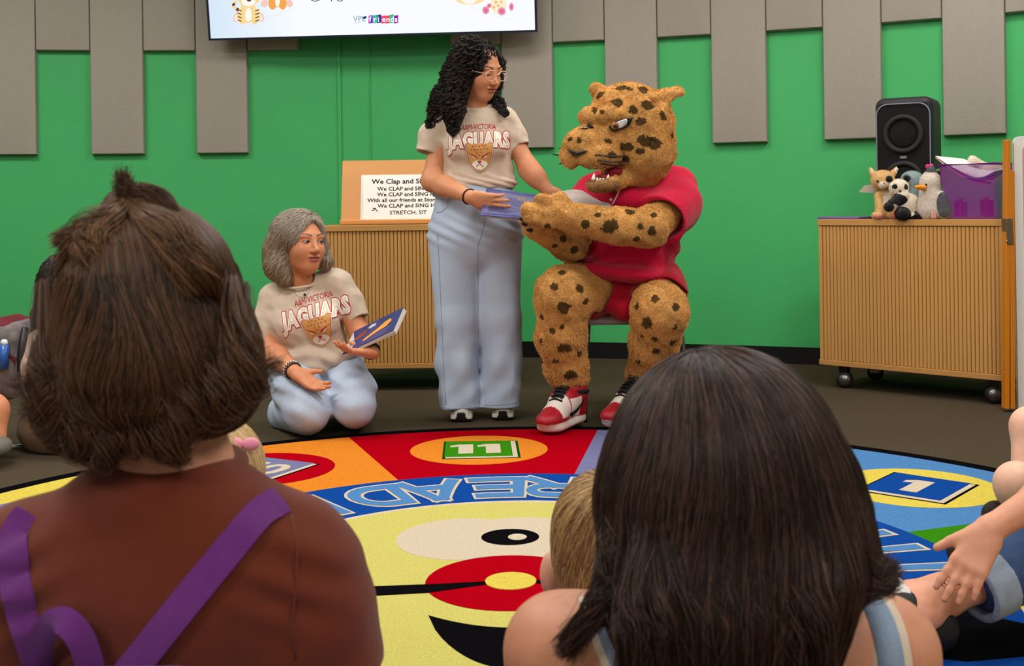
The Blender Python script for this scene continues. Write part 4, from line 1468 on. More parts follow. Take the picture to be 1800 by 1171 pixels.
# ================================================================ standing woman
def woman_standing():
    root = thing('person', 'standing woman with long curly black hair, glasses, sand T-shirt and wide jeans', 'person', Vector((P(840, 740, 5.1).x, 5.1, 0)))
    # --- skin
    hc = P(843, 126, 5.12)
    fw = Vector((.70, -.66, -.27)).normalized()
    R = frame(fw, (-.06, 0, 1))
    s = 1.06
    v = Vol()
    head_vol(v, hc, R, s, ears=False)
    v.cone(hc + R @ Vector((0, -.025, -.07)) * s, P(836, 196, 5.17), .050, .056, .03)
    v.cone(P(836, 196, 5.17), P(834, 240, 5.18), .056, .070, .03)
    shR, shL = P(777, 222, 5.17), P(889, 222, 5.19)
    v.cone(P(834, 215, 5.17), shR, .045, .040, .03)
    v.cone(P(834, 215, 5.17), shL, .045, .040, .03)
    elR, wrR = P(760, 318, 5.12), P(828, 347, 4.86)
    v.chain([shR, elR, elR + (wrR - elR) * .35, wrR], [.042, .045, .043, .026], .03)
    elL, wrL = P(930, 298, 5.14), P(966, 338, 5.08)
    v.chain([shL, elL, elL + (wrL - elL) * .35, wrL], [.040, .043, .040, .026], .03)
    hand_vol(v, wrR, Vector((.93, -.22, -.22)), Vector((.1, .9, .35)), [.16, .18, .22, .26], 1.0, -1, thumb=(.5, .8, .35))
    hand_vol(v, wrL, Vector((.7, -.3, -.5)), Vector((-.3, -.9, .3)), [.3, .3, .3, .3], 1.0, 1)
    def colr(vt):
        c = np.tile(SKIN, (len(vt), 1))
        eye, q = head_paint(vt, c, hc, R, s, (.045, .026, .018), LIP, (.03, .015, .01), lids=.75)
        paint_iris(c, eye, q, (.03, .015, .01), (-.003, -.004))
        return c
    link('body', v.mesh('body', .0027, colr), root, m_skin)
    # --- shirt
    v = Vol()
    v.cone(P(834, 246, 5.17), P(838, 322, 5.17), .150, .172, .03, 'add', ((0, 1, 0), .72))
    v.cone(P(834, 208, 5.17), P(786, 210, 5.17), .062, .058, .05)
    v.cone(P(834, 208, 5.17), P(884, 210, 5.18), .062, .058, .05)
    v.ell(P(835, 232, 5.165), (.130, .100, .075), None, .05)
    for x in (808, 864):
        v.ell(P(x, 258, 5.075), (.068, .055, .062), None, .05)
    v.ell(P(838, 322, 5.165), (.178, .125, .030), None, .03)
    sl = sleeve_vol([P(779, 214, 5.17), P(764, 238, 5.17), P(754, 270, 5.155)], [.060, .064, .061], (P(754, 270, 5.155) - P(764, 238, 5.17)), .049)
    v.group(sl, .035)
    sr = sleeve_vol([P(888, 214, 5.18), P(901, 236, 5.18), P(914, 260, 5.165)], [.056, .056, .051], (P(914, 260, 5.165) - P(901, 236, 5.18)), .041)
    v.group(sr, .035)
    v.cone(P(838, 150, 5.13), P(836, 178, 5.150), .057, .059, .008, 'sub')
    zc = P(838, 331, 5.15).z
    v.disp(lambda x, y, z: .0055 * wob(x, y, z * .5, 34, 1) * np.clip((1.38 - z) * 4, .3, 1) + .003 * wob(x * 1.2, y, z * 1.6, 60, 4) + .004 * np.sin(x * 70 + 9 * np.sin(z * 30)) * np.exp(-((z - zc - .02) / .035) ** 2))
    v.cut((0, 0, zc), (0, 0, -1))
    tee = link('t_shirt', v.mesh('t_shirt', .005), root, m_tee)
    nk = P(836, 193, 5.15)
    tube('collar', [nk + Vector((.060 * math.cos(a), .058 * math.sin(a), .010 * math.sin(a) - .002)) for a in [i * math.pi / 16 for i in range(32)]], .006, m_tee, root, 8, True)
    shirt_print(tee, P(842, 258, 5.0), Vector((.99, -.03, .02)), Vector((-.02, 0, 1)), Vector((0, 1, 0)), PRINT, tee, .228)
    # --- jeans
    v = Vol()
    v.cone(P(834, 328, 5.17), P(836, 405, 5.17), .168, .203, .03, 'add', ((0, 1, 0), .74))
    v.chain([P(798, 415, 5.17), P(803, 560, 5.15), P(806, 640, 5.14), P(808, 722, 5.12)], [.113, .094, .090, .088], .03)
    v.chain([P(874, 415, 5.18), P(879, 560, 5.16), P(880, 640, 5.15), P(881, 716, 5.13)], [.110, .092, .088, .082], .03)
    v.ell(P(872, 402, 5.08), (.07, .05, .06), None, .05)
    def folds(x, y, z):
        a = .0045 * wob(x * 1.2, y, z * .35, 30, 3)
        low = np.clip((.62 - z) * 2.5, 0, 1)
        b = .011 * low * wob(x, y * .7, z * .55 + x * .8, 24, 5) + .006 * np.sin(58 * (z * .9 + .8 * np.abs(x - .0)) + 3 * np.sin(12 * z)) * np.exp(-((z - .22) / .12) ** 2)
        hip = np.exp(-((z - .83) / .06) ** 2) * .005 * np.sin(z * 120 + x * 60)
        return a + b + hip
    v.disp(folds)
    v.cut((0, 0, .056), (0, 0, -1))
    v.cut(P(834, 322, 5.15), (0, 0, 1))
    je = link('jeans', v.mesh('jeans', .006), root, m_jean)
    wz = P(834, 336, 5.15)
    tube('waistband', [wz + Vector((.176 * math.cos(a), .130 * math.sin(a) + .02, -.012)) for a in [i * math.pi / 20 for i in range(40)]], .013, m_jean, je, 8, True)
    jv = BVHTree.FromPolygons([q.co for q in je.data.vertices], [tuple(p_.vertices) for p_ in je.data.polygons])
    def jon(px, py):
        o_ = Vector((0, 0, CAMH)); d = (P(px, py, 1.0) - o_).normalized()
        h_ = jv.ray_cast(o_ + d * 4, d, 3)
        return (h_[0] if h_[0] is not None else P(px, py, 5.1)) - d * .0005
    for L in ([(857, 338), (855, 370), (850, 400), (840, 432)], [(840, 432), (840, 500), (841, 580), (842, 660), (843, 712)], [(768, 374), (778, 371), (786, 362), (789, 345)], [(898, 370), (888, 368), (879, 358), (877, 345)],
              [(768, 400), (772, 470), (776, 560), (780, 650), (784, 712)], [(774, 716), (795, 719), (815, 718), (838, 716)], [(852, 712), (880, 712), (908, 708)]):
        tube('seam', [jon(q.x, q.y) for q in smooth_path([Vector((a, b, 0)) for a, b in L], 6)], .0013, m_seam, je, 6)
    # --- shoes
    m_shoe = mat('sneaker', (1, 1, 1, 1), .6, .3, attr='col', bump=(160, .3))
    for px, py, Y in ((811, 742, 5.08), (884, 739, 5.10)):
        o = G(px, py); o = Vector((o.x, o.y + .03, 0))
        v = Vol()
        v.box(o + Vector((0, .09, .018)), (.048, .135, .018), None, .016, .01)
        v.ell(o + Vector((0, .02, .044)), (.047, .070, .036), None, .02)
        v.ell(o + Vector((0, .12, .060)), (.042, .100, .045), None, .03)
        def cs(vt, o=o):
            c = np.tile(np.array(srgb(206, 200, 190)[:3]), (len(vt), 1))
            x, y, z = (vt - np.array(o)).T
            c[(z < .014)] = srgb(26, 26, 28)[:3]
            c[(np.abs(x) < .022 - .25 * (z - .02)) & (y < 0) & (z < .045)] = srgb(24, 24, 26)[:3]
            c[(np.abs(np.abs(x) - .034) < .004) & (z > .03) & (z < .06)] = srgb(150, 146, 142)[:3]
            return c
        sh = link('shoe', v.mesh('shoe', .004, cs), root, m_shoe)
        for k in range(3):
            tube('lace', [o + Vector((-.018, .045 + k * .018, .083 + k * .006)), o + Vector((.018, .045 + k * .018, .083 + k * .006))], .004, mat('lace_white', srgb(220, 216, 208), .8), sh, 6)
    # --- hair
    m_h = hair_mat('curly_black_hair', .38, .30)
    v = Vol()
    v.ell(hc + R @ Vector((.004, -.024, .036)) * s, (.086 * s, .106 * s, .096 * s), R, .02)
    v.chain([P(822, 95, 5.17), P(806, 135, 5.18), P(786, 178, 5.16), P(758, 216, 5.12)], [.050, .054, .052, .014], .05)
    v.chain([P(822, 98, 5.09), P(806, 145, 5.07), P(797, 190, 5.03), P(797, 226, 5.02)], [.036, .036, .036, .014], .04)
    v.chain([P(850, 120, 5.24), P(835, 180, 5.27), P(815, 222, 5.26)], [.085, .085, .05], .05)
    v.chain([P(858, 158, 5.22), P(872, 176, 5.15), P(886, 194, 5.08)], [.026, .026, .010], .03)
    v.ell(hc + R @ Vector((-.012, .104, -.010)) * s, (.084 * s, .085 * s, .116 * s), R, .02, 'sub')
    v.ell(hc + R @ Vector((-.100, .050, -.010)) * s, (.048 * s, .085 * s, .095 * s), R, .01, 'sub')
    v.disp(lambda x, y, z: .006 * wob(x, y, z, 60, 2))
    me = v.mesh('hair', .005)
    core = shrunk(v, 'hair', .009, .005)
    paint(core, np.tile(np.array([.006, .005, .005]), (len(core.vertices), 1)))
    hr = link('hair', core, root, hair_mat('hair_under', .9, .05))
    crown = np.array(hc + R @ Vector((-.01, .02, .125)) * s)
    def dirf(p, t):
        d = p - crown
        d = d / (np.linalg.norm(d, axis=1, keepdims=True) + 1e-6)
        d[:, 2] = np.minimum(d[:, 2], 0) - .9
        return d
    pts, col = comb(v, me, 1500, dirf, .17, 30, -.010, (.0075, .036), ((.008, .006, .005), (.014, .010, .008), (.030, .020, .015)), .35, inertia=.55, clump=9, clump_r=.0022)
    strands('curls', pts, .0007, .0004, m_h, hr, col)
    # --- glasses and bracelet
    gl = link('glasses', bpy.data.meshes.new('glasses'), root)
    bm = bmesh.new()
    for e in (-1, 1):
        cc = Vector((e * .033, .104, .002))
        ring = [hc + R @ (cc + Vector((.026 * math.cos(a) * (1 + .12 * math.cos(2 * a)), -abs(math.cos(a)) * .002 - .10 * e * .026 * math.cos(a), .022 * math.sin(a) * (1 - .10 * math.cos(4 * a))))) * s for a in [i * math.pi / 12 for i in range(24)]]
        add_tube(bm, ring, .0017, 6, True)
        add_tube(bm, [hc + R @ Vector((e * .058, .098, .008)) * s, hc + R @ Vector((e * .074, .060, .008)) * s, hc + R @ Vector((e * .078, .0, .006)) * s], .0016, 6)
    add_tube(bm, [hc + R @ Vector((-.009, .108, .006)) * s, hc + R @ Vector((0, .112, .009)) * s, hc + R @ Vector((.009, .108, .006)) * s], .0015, 6)
    bm.to_mesh(gl.data); bm.free(); gl.data.shade_smooth(); gl.data.materials.append(mat('glasses_frame', srgb(222, 190, 170), .2, .6))
    d = (wrR - elR).normalized()
    a_ = d.cross(Vector((0, 0, 1))).normalized(); b_ = d.cross(a_)
    tube('bracelet', [wrR - d * .015 + (a_ * math.cos(t) + b_ * math.sin(t)) * .031 for t in [i * math.pi / 12 for i in range(24)]], .0045, mat('bracelet_brown', srgb(60, 36, 26), .6), root, 6, True)
    return root
woman_standing()

# ================================================================ kneeling woman
def woman_kneeling():
    root = thing('person', 'kneeling woman with grey shoulder-length hair, sand T-shirt and pale jeans, holding a thin book', 'person', Vector((P(570, 700, 4.95).x, 4.9, 0)))
    hc = P(531, 429, 4.93)
    fw = Vector((.66, -.74, .06)).normalized()
    R = frame(fw, (.05, 0, 1))
    s = 1.09
    v = Vol()
    head_vol(v, hc, R, s, ears=False, jaw=1.06)
    v.cone(hc + R @ Vector((0, -.025, -.07)) * s, P(528, 503, 4.98), .052, .058, .03)
    v.cone(P(528, 503, 4.98), P(532, 550, 5.0), .056, .060, .03)
    shR, shL = P(480, 534, 4.99), P(592, 508, 5.0)
    v.cone(P(530, 524, 4.98), shR, .045, .040, .03)
    v.cone(P(530, 524, 4.98), shL, .045, .040, .03)
    elR, wrR = P(472, 615, 4.93), P(518, 654, 4.75)
    v.chain([shR, elR, elR + (wrR - elR) * .35, wrR], [.042, .047, .044, .028], .03)
    elL, wrL = P(634, 590, 4.97), P(655, 620, 4.76)
    v.chain([shL, elL, elL + (wrL - elL) * .4, wrL], [.040, .044, .040, .026], .03)
    hand_vol(v, wrR, Vector((.72, -.25, -.45)), Vector((.25, -.35, .85)), [.25, .22, .2, .2], 1.02, -1, thumb=(.55, .7, .5))
    hand_vol(v, wrL, Vector((-.80, -.30, .10)), Vector((-.1, .1, 1)), [.25, .25, .3, .3], 1.0, 1, thumb=(.3, .85, .6))
    def colr(vt):
        c = np.tile(SKIN * np.array([.95, .90, .86]), (len(vt), 1))
        eye, q = head_paint(vt, c, hc, R, s, (.10, .072, .052), LIP * .9, (.02, .01, .008), lids=.10)
        paint_iris(c, eye, q, (.02, .012, .01), (-.004, .002))
        return c
    link('body', v.mesh('body', .0027, colr), root, m_skin)
    # shirt
    v = Vol()
    v.cone(P(535, 562, 4.99), P(552, 622, 5.0), .150, .158, .03, 'add', ((0, 1, 0), .74))
    v.ell(P(553, 628, 4.99), (.165, .13, .055), None, .04)
    v.cone(P(532, 518, 4.99), P(482, 522, 4.99), .066, .060, .05)
    v.cone(P(532, 514, 4.99), P(592, 496, 5.0), .066, .060, .05)
    v.ell(P(534, 545, 4.985), (.135, .105, .080), None, .05)
    for x, y in ((512, 575), (568, 566)):
        v.ell(P(x, y, 4.90), (.066, .055, .062), None, .05)
    e1 = P(467, 606, 4.955)
    v.group(sleeve_vol([P(481, 528, 4.99), P(471, 568, 4.98), e1], [.060, .066, .064], (e1 - P(473, 568, 4.98)), .050), .035)
    e2 = P(628, 562, 4.985)
    v.group(sleeve_vol([P(596, 502, 5.0), P(613, 532, 5.0), e2], [.058, .058, .054], (e2 - P(613, 532, 5.0)), .042), .035)
    v.cone(P(529, 460, 4.955), P(529, 484, 4.960), .062, .064, .008, 'sub')
    zb = P(555, 643, 4.95).z
    def sfold(x, y, z):
        lowz = np.exp(-((z - zb - .03) / .06) ** 2)
        return .005 * wob(x, y, z * .6, 32, 8) + .003 * wob(x * 1.2, y, z * 1.5, 62, 2) + .0065 * lowz * np.sin(z * 95 + x * 30 + 2 * np.sin(x * 25))
    v.disp(sfold)
    v.cut((0, 0, zb), (.05, .0, -1))
    tee = link('t_shirt', v.mesh('t_shirt', .005), root, m_tee)
    nk = P(529, 500, 4.955)
    tube('collar', [nk + Vector((.067 * math.cos(a), .060 * math.sin(a), .010 * math.sin(a) + .006 * math.cos(a))) for a in [i * math.pi / 16 for i in range(32)]], .006, m_tee, root, 8, True)
    shirt_print(tee, P(552, 567, 4.8), Vector((.965, -.02, .245)), Vector((-.20, 0, .98)), Vector((0, 1, 0)), PRINT, tee, .238)
    # jeans: thighs folded over the calves, knees on the floor
    v = Vol()
    v.ell(P(555, 655, 5.05), (.178, .14, .09), None, .04)
    k1, k2 = P(541, 724, 4.76), P(622, 714, 4.79)
    v.chain([P(515, 662, 5.03), P(527, 690, 4.86), k1], [.105, .108, .094], .025)
    v.chain([P(606, 658, 5.03), P(618, 682, 4.88), k2], [.098, .098, .090], .025)
    v.chain([k1 + Vector((-.015, .03, -.005)), P(505, 726, 5.0), P(508, 715, 5.2)], [.088, .080, .06], .02)
    v.chain([k2 + Vector((.0, .03, -.005)), P(625, 718, 5.0), P(612, 705, 5.2)], [.084, .075, .06], .02)
    v.cone(P(582, 700, 4.72), P(583, 745, 4.68), .012, .016, .012, 'sub')
    def jf(x, y, z):
        return .0045 * wob(x, y, z, 30, 4) + .006 * np.sin(z * 85 + x * 40 + 2.2 * np.sin(x * 22 + y * 9)) * np.exp(-((z - .24) / .11) ** 2)
    v.disp(jf)
    v.cut((0, 0, .003), (0, 0, -1))
    link('jeans', v.mesh('jeans', .006), root, m_jean)
    # shoes tucked behind
    m_sh = mat('grey_shoe', srgb(120, 116, 112), .7)
    for px in (512, 618):
        o = P(px, 700, 5.24); o.z = .05
        vv = Vol(); vv.ell(o + Vector((0, .05, 0)), (.045, .11, .045), None, .02); vv.ell(o + Vector((0, -.02, .0)), (.04, .06, .048), None, .02)
        link('shoe', vv.mesh('shoe', .006), root, m_sh)
    # hair
    m_h = hair_mat('grey_hair', .45, .4)
    v = Vol()
    v.ell(hc + R @ Vector((0, -.020, .040)) * s, (.090 * s, .108 * s, .092 * s), R, .02)
    v.chain([P(500, 405, 4.95), P(489, 440, 4.95), P(490, 470, 4.92), P(502, 492, 4.90)], [.048, .046, .044, .020], .05)
    v.chain([P(520, 410, 5.02), P(512, 460, 5.05), P(520, 495, 5.06)], [.085, .09, .06], .05)
    v.chain([P(552, 396, 5.0), P(560, 438, 5.0), P(570, 462, 4.96)], [.022, .030, .030], .04)
    v.ell(hc + R @ Vector((-.010, .108, -.024)) * s, (.068 * s, .088 * s, .124 * s), R, .015, 'sub')
    v.disp(lambda x, y, z: .004 * wob(x, y, z * .5, 50, 2))
    me = v.mesh('hair', .005)
    base = np.array(srgb(118, 100, 80)[:3])
    core = shrunk(v, 'hair', .004, .005)
    paint(core, np.tile(base * .5, (len(core.vertices), 1)))
    hr = link('hair', core, root, hair_mat('hair_under', .9, .05))
    crown = np.array(hc + R @ Vector((-.015, .045, .110)) * s)
    def dirf(p, t):
        d = p - crown
        d = d / (np.linalg.norm(d, axis=1, keepdims=True) + 1e-6)
        d[:, 2] = np.minimum(d[:, 2], 0) - .9
        return d
    pts, col = comb(v, me, 24000, dirf, .17, 16, -.003, (.0045, .09), (srgb(146, 128, 104)[:3], srgb(176, 162, 142)[:3], srgb(110, 92, 70)[:3], srgb(124, 104, 80)[:3]), .10, inertia=.75)
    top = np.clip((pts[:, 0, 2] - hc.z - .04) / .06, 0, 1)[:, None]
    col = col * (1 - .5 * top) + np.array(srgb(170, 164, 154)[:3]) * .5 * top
    strands('strands', pts, .0009, .0005, m_h, hr, col)
    # necklace, bracelet, watch
    nb = P(529, 498, 4.9)
    bvh = BVHTree.FromPolygons([q.co for q in tee.data.vertices], [tuple(p.vertices) for p in tee.data.polygons])
    pts_ = []
    for x, y in ((510, 498), (516, 510), (525, 520), (533, 523), (541, 516), (548, 500)):
        o = P(x, y, 4.5)
        h_ = bvh.ray_cast(o, (o - Vector((0, 0, CAMH))).normalized(), 2)
        pts_.append((h_[0] if h_[0] else P(x, y, 4.9)) - Vector((0, .004, 0)))
    nl = tube('necklace', smooth_path(pts_, 4), .0012, mat('silver', srgb(190, 186, 180), .25, .5, metal=1), root, 6)
    ball('pendant', pts_[3] + Vector((.008, -.003, .012)), .006, m_eye, nl)
    d = (wrR - elR).normalized()
    a_ = d.cross(Vector((0, 0, 1))).normalized(); b_ = d.cross(a_)
    ms = mat('bead_silver', srgb(214, 206, 198), .25, .6, metal=.6); mb = mat('bead_black', srgb(30, 28, 28), .3, .5)
    for q, (off, m_) in enumerate(((-.030, ms), (-.014, mb))):
        br = tube('bracelet', [wrR + d * off + (a_ * math.cos(t) + b_ * math.sin(t)) * .033 for t in [i * math.pi / 12 for i in range(24)]], .003, mb, root, 6, True)
        for i in range(18):
            t = i * math.pi / 9
            ball('bead', wrR + d * off + (a_ * math.cos(t) + b_ * math.sin(t)) * .034, .0052, ms if (q == 0 and i % 3) else m_, br, n=8)
    d = (wrL - elL).normalized()
    a_ = d.cross(Vector((0, 0, 1))).normalized(); b_ = d.cross(a_)
    tube('watch_strap', [wrL - d * .02 + (a_ * math.cos(t) + b_ * math.sin(t)) * .031 for t in [i * math.pi / 12 for i in range(24)]], .007, m_blackp, root, 8, True)
    return root
woman_kneeling()

# ================================================================ performer in a spotted big-cat costume
def mascot():
    root = thing('person', 'seated performer in a plush spotted big-cat costume with crimson jersey and shorts', 'person', Vector((P(1105, 700, 5.0).x, 5.0, 0)))
    FUR = np.array(srgb(206, 156, 92)[:3]); SPOT = np.array(srgb(50, 38, 24)[:3])
    Y0 = 4.95
    # ------------------------------------------------ furry body: head, arms, paws, legs in one surface
    v = Vol()
    # head
    v.ell(P(1118, 222, Y0), (.160, .18, .172), None, .03)
    v.ell(P(1092, 190, Y0 - .03), (.125, .13, .098), None, .05)
    v.ell(P(1128, 268, Y0 - .01), (.138, .16, .122), None, .05)
    v.cone(P(1040, 205, Y0 - .13), P(1098, 200, Y0 - .155), .036, .034, .02)
    v.ell(P(1036, 204, Y0 - .08), (.040, .06, .038), None, .03)
    v.ell(P(1064, 240, Y0 - .08), (.105, .09, .075), Matrix.Rotation(math.radians(-22), 4, 'Y'), .03)
    v.ell(P(1026, 250, Y0 - .12), (.088, .085, .064), Matrix.Rotation(math.radians(-18), 4, 'Y'), .02)
    v.ell(P(1050, 273, Y0 - .15), (.100, .068, .056), Matrix.Rotation(math.radians(2), 4, 'Y'), .015)
    v.ell(P(1003, 275, Y0 - .12), (.042, .056, .050), None, .012)
    # crease under the brow, eye hollow, nostril groove
    v.cone(P(1024, 221, Y0 - .20), P(1072, 225, Y0 - .235), .018, .019, .010, 'sub')
    v.cone(P(1074, 226, Y0 - .21), P(1106, 212, Y0 - .21), .018, .016, .012, 'sub')
    v.cone(P(1012, 276, Y0 - .24), P(1014, 296, Y0 - .20), .012, .014, .010, 'sub')
    # open mouth and lower jaw
    v.ell(P(1068, 305, Y0 - .17), (.072, .11, .022), Matrix.Rotation(math.radians(-16), 4, 'Y'), .010, 'sub')
    v.cone(P(1082, 320, Y0 - .10), P(1116, 296, Y0 - .06), .036, .045, .02)
    v.ell(P(1060, 322, Y0 - .14), (.068, .082, .034), Matrix.Rotation(math.radians(-10), 4, 'Y'), .012)
    v.ell(P(1057, 310, Y0 - .165), (.050, .065, .020), Matrix.Rotation(math.radians(-10), 4, 'Y'), .008, 'sub')
    # ears
    v.cone(P(1138, 180, Y0 - .07), P(1190, 161, Y0 - .03), .058, .027, .022, 'add', ((.25, -.6, 1), .60))
    v.cone(P(1152, 182, Y0 - .125), P(1182, 167, Y0 - .075), .026, .012, .012, 'sub')
    v.cone(P(1064, 172, Y0 + .10), P(1049, 158, Y0 + .10), .044, .030, .02)
    # neck and torso core
    v.cone(P(1110, 300, 5.02), P(1115, 360, 5.12), .13, .15, .05)
    # near arm (its left)
    sh, el, wr = P(1188, 345, 5.06), P(1140, 400, 4.80), P(1008, 383, 4.70)
    v.chain([sh, el], [.080, .076], .03)
    v.chain([el, P(1085, 397, 4.73), wr], [.074, .070, .058], .03)
    v.ell(P(978, 374, 4.69), (.075, .055, .055), Matrix.Rotation(math.radians(20), 4, 'Y'), .03)
    for a, b in (((985, 362), (950, 352)), ((992, 362), (985, 349)), ((965, 378), (925, 366)), ((968, 386), (930, 382))):
        q = 4.665 if a[1] > 370 else 4.69
        v.cone(P(a[0], a[1], q), P(b[0], b[1], q - .01), .030, .023, .014)
    # far arm (its right)
    sh2, el2, wr2 = P(1045, 350, 5.06), P(1000, 425, 4.92), P(945, 397, 4.80)
    v.chain([sh2, el2], [.08, .075], .03)
    v.chain([el2, wr2], [.074, .058], .03)
    for b in ((921, 388), (926, 396), (934, 403), (930, 380)):
        v.cone(wr2, P(b[0], b[1], 4.76), .034, .020, .014)
    # legs
    kL, aL = P(990, 518, 4.83), P(1003, 664, 4.93)
    v.chain([P(1062, 500, 5.14), kL], [.125, .110], .04)
    v.chain([kL, P(986, 590, 4.87), P(994, 640, 4.91), aL], [.107, .096, .080, .068], .04)
    v.ell(P(1001, 664, 4.92), (.078, .076, .040), None, .02)
    kR, aR = P(1160, 548, 4.82), P(1133, 656, 5.02)
    v.chain([P(1145, 505, 5.14), kR], [.125, .112], .04)
    v.chain([kR, P(1150, 600, 4.90), aR], [.108, .092, .070], .04)
    v.ell(P(1131, 656, 5.01), (.078, .076, .042), None, .02)
    def lump(x, y, z):
        return .005 * wob(x, y, z, 46, 2) + .004 * wob(x, y, z, 90, 4)
    v.disp(lump)
    me = v.mesh('costume', .0058)
    vt = mesh_verts(me)
    bvh = BVHTree.FromPolygons([q.co for q in me.vertices], [tuple(p.vertices) for p in me.polygons])
    EYE = Vector((0, 0, CAMH))
    def hit(px, py):
        d = P(px, py, 1.0) - EYE
        h = bvh.ray_cast(EYE + d * 3.8, d.normalized(), 3)
        return (h[0], h[1]) if h[0] is not None else (None, None)
    spots = []
    def spot(px, py, rx, ry=None):
        p, n = hit(px, py)
        if p is not None:
            spots.append((np.array(p), rx / 414.0, (ry or rx) / 414.0))
    # head, arm and leg markings as they sit in the photograph
    for a in ((1094, 155, 12, 5), (1131, 158, 9, 8), (1086, 181, 10, 8), (1140, 184, 11, 9), (1168, 155, 8, 5), (1054, 167, 9, 8), (1164, 203, 9, 9), (1112, 192, 8, 7), (1126, 213, 9, 7),
              (1045, 193, 5, 8), (1058, 197, 4, 4), (1002, 244, 5, 5), (1019, 247, 4, 5), (1069, 249, 8, 5), (1038, 224, 6, 4), (1132, 247, 14, 9), (1152, 252, 12, 11), (1180, 238, 5, 6), (1102, 258, 12, 8), (1125, 265, 8, 6), (1076, 272, 8, 6), (1098, 279, 10, 6), (1108, 157, 5, 4),
              (1072, 398, 15, 12), (1106, 372, 10, 6), (1028, 395, 8, 7), (1126, 398, 6, 6), (1146, 405, 7, 9), (1118, 420, 6, 5), (1050, 378, 5, 4), (1149, 378, 6, 5), (962, 398, 6, 5), (990, 420, 7, 6), (1010, 440, 7, 7), (975, 432, 6, 5),
              (974, 503, 7, 7), (1020, 508, 8, 8), (991, 541, 11, 10), (954, 558, 5, 5), (971, 582, 6, 6), (988, 575, 4, 5), (991, 611, 12, 8), (956, 632, 5, 7), (977, 634, 7, 4), (1004, 658, 11, 9), (1030, 530, 7, 6), (988, 479, 8, 4), (1018, 620, 5, 6), (952, 600, 3, 5),
              (1151, 525, 7, 7), (1188, 540, 6, 8), (1120, 538, 5, 6), (1137, 568, 10, 10), (1186, 575, 5, 5), (1152, 595, 6, 4), (1182, 600, 8, 6), (1153, 617, 7, 6), (1123, 635, 4, 5), (1170, 640, 6, 6), (1130, 590, 4, 3), (1150, 650, 5, 4)):
        spot(*a)
    rg = np.random.default_rng(11)
    extra, en = surface_points(me, 260, rg)
    for p, n in zip(extra, en):
        if n[1] > .25:
            r_ = rg.uniform(.010, .024)
            spots.append((p, r_, r_ * .8))
    MOUTH = np.array(P(1057, 305, Y0 - .12))
    def colour(q):
        c = np.tile(FUR, (len(q), 1)) * (1 + .13 * wob(q[:, 0], q[:, 1], q[:, 2], 40, 6))[:, None]
        edge = 1 + .55 * wob(q[:, 0], q[:, 1], q[:, 2], 130, 1) + .35 * wob(q[:, 0], q[:, 1], q[:, 2], 300, 4)
        for p, a, b in spots:
            d = q - p
            m = (d[:, 0] / a) ** 2 + (d[:, 2] / b) ** 2 + (d[:, 1] / max(a, b) / 1.2) ** 2 < edge * 1.0
            c[m] = SPOT * .85 + c[m] * .12
        # pale muzzle front, chin brownish grey
        ch = ((q - np.array(P(1058, 324, Y0 - .14))) / np.array([.075, .10, .034]))
        m = (ch * ch).sum(1) < 1
        c[m] = c[m] * .4 + np.array(srgb(140, 112, 84)[:3]) * .6
        return c
    col = colour(vt)
    mo = (vt - MOUTH) / np.array([.075, .085, .034])
    inside = ((mo * mo).sum(1) < 1)
    # only the hollow of the mouth is lined in red
    n_ = np.empty(len(me.vertices) * 3, np.float32)
    me.vertices.foreach_get('normal', n_)
    n_ = n_.reshape(-1, 3)
    toward = ((MOUTH[None, :] - vt) * n_).sum(1) > .004
    lining = inside & toward
    col[lining] = srgb(120, 14, 26)[:3]
    paint(me, col)
    body = link('costume', me, root, mat('plush_pile', (1, 1, 1, 1), .95, .05, attr='col', bump=(140, .6)))
    # fur strands
    p, n = surface_points(me, 190000, rg)
    pm = (p - MOUTH) / np.array([.075, .085, .034])
    keep = ~(((pm * pm).sum(1) < 1) & (((MOUTH[None, :] - p) * n).sum(1) > .004))
    p, n = p[keep], n[keep]
    cl = np.stack([wob(p[:, 0], p[:, 1], p[:, 2], 120, i) for i in range(3)], 1) + .5 * np.stack([wob(p[:, 0], p[:, 1], p[:, 2], 260, 5 + i) for i in range(3)], 1)
    comb_ = np.tile(np.array([0, 0, -1.0]), (len(p), 1))
    d = n + .55 * comb_ + .9 * cl + rg.normal(0, .35, p.shape)
    d /= np.linalg.norm(d, axis=1, keepdims=True)
    L = .0058 * (.6 + .6 * rg.random(len(p)))[:, None]
    L = np.where((p[:, 2] < .40)[:, None], L * 1.6, L)
    q1 = p + (n * .6 + d * .5) * L * .5
    q2 = q1 + (d * .8 + comb_ * .35 + cl * .3) * L * .6
    cf = colour(p) * rg.uniform(.75, 1.35, (len(p), 1))
    strands('fur', np.stack([p - n * .003, q1, q2], 1), 0.0008, .0004, mat('fur_strands', (1, 1, 1, 1), .95, .03, attr='col'), body, cf)
    # ------------------------------------------------ face parts
    m_nose = mat('nose_black', srgb(30, 28, 30), .35, .5)
    def on(px, py, off=0.0):
        h_, n__ = hit(px, py)
        d = (P(px, py, 1.0) - EYE).normalized()
        return h_ - d * off if h_ is not None else P(px, py, 4.75)
    def patch(name, pts, thick, m, parent=root, off=.004):
        """a small raised piece lying on the costume's surface"""
        bm = bmesh.new()
        cx, cy = sum(a for a, b in pts) / len(pts), sum(b for a, b in pts) / len(pts)
        rings = []
        for k, o_ in ((1.0, -.010), (1.0, off), (.6, off + thick)):
            rings.append([bm.verts.new(on(cx + (a - cx) * k, cy + (b - cy) * k, o_)) for a, b in pts])
        top = bm.verts.new(on(cx, cy, off + thick * 1.2))
        N = len(pts)
        for a, b in ((0, 1), (1, 2)):
            for i in range(N):
                bm.faces.new((rings[a][i], rings[a][(i + 1) % N], rings[b][(i + 1) % N], rings[b][i]))
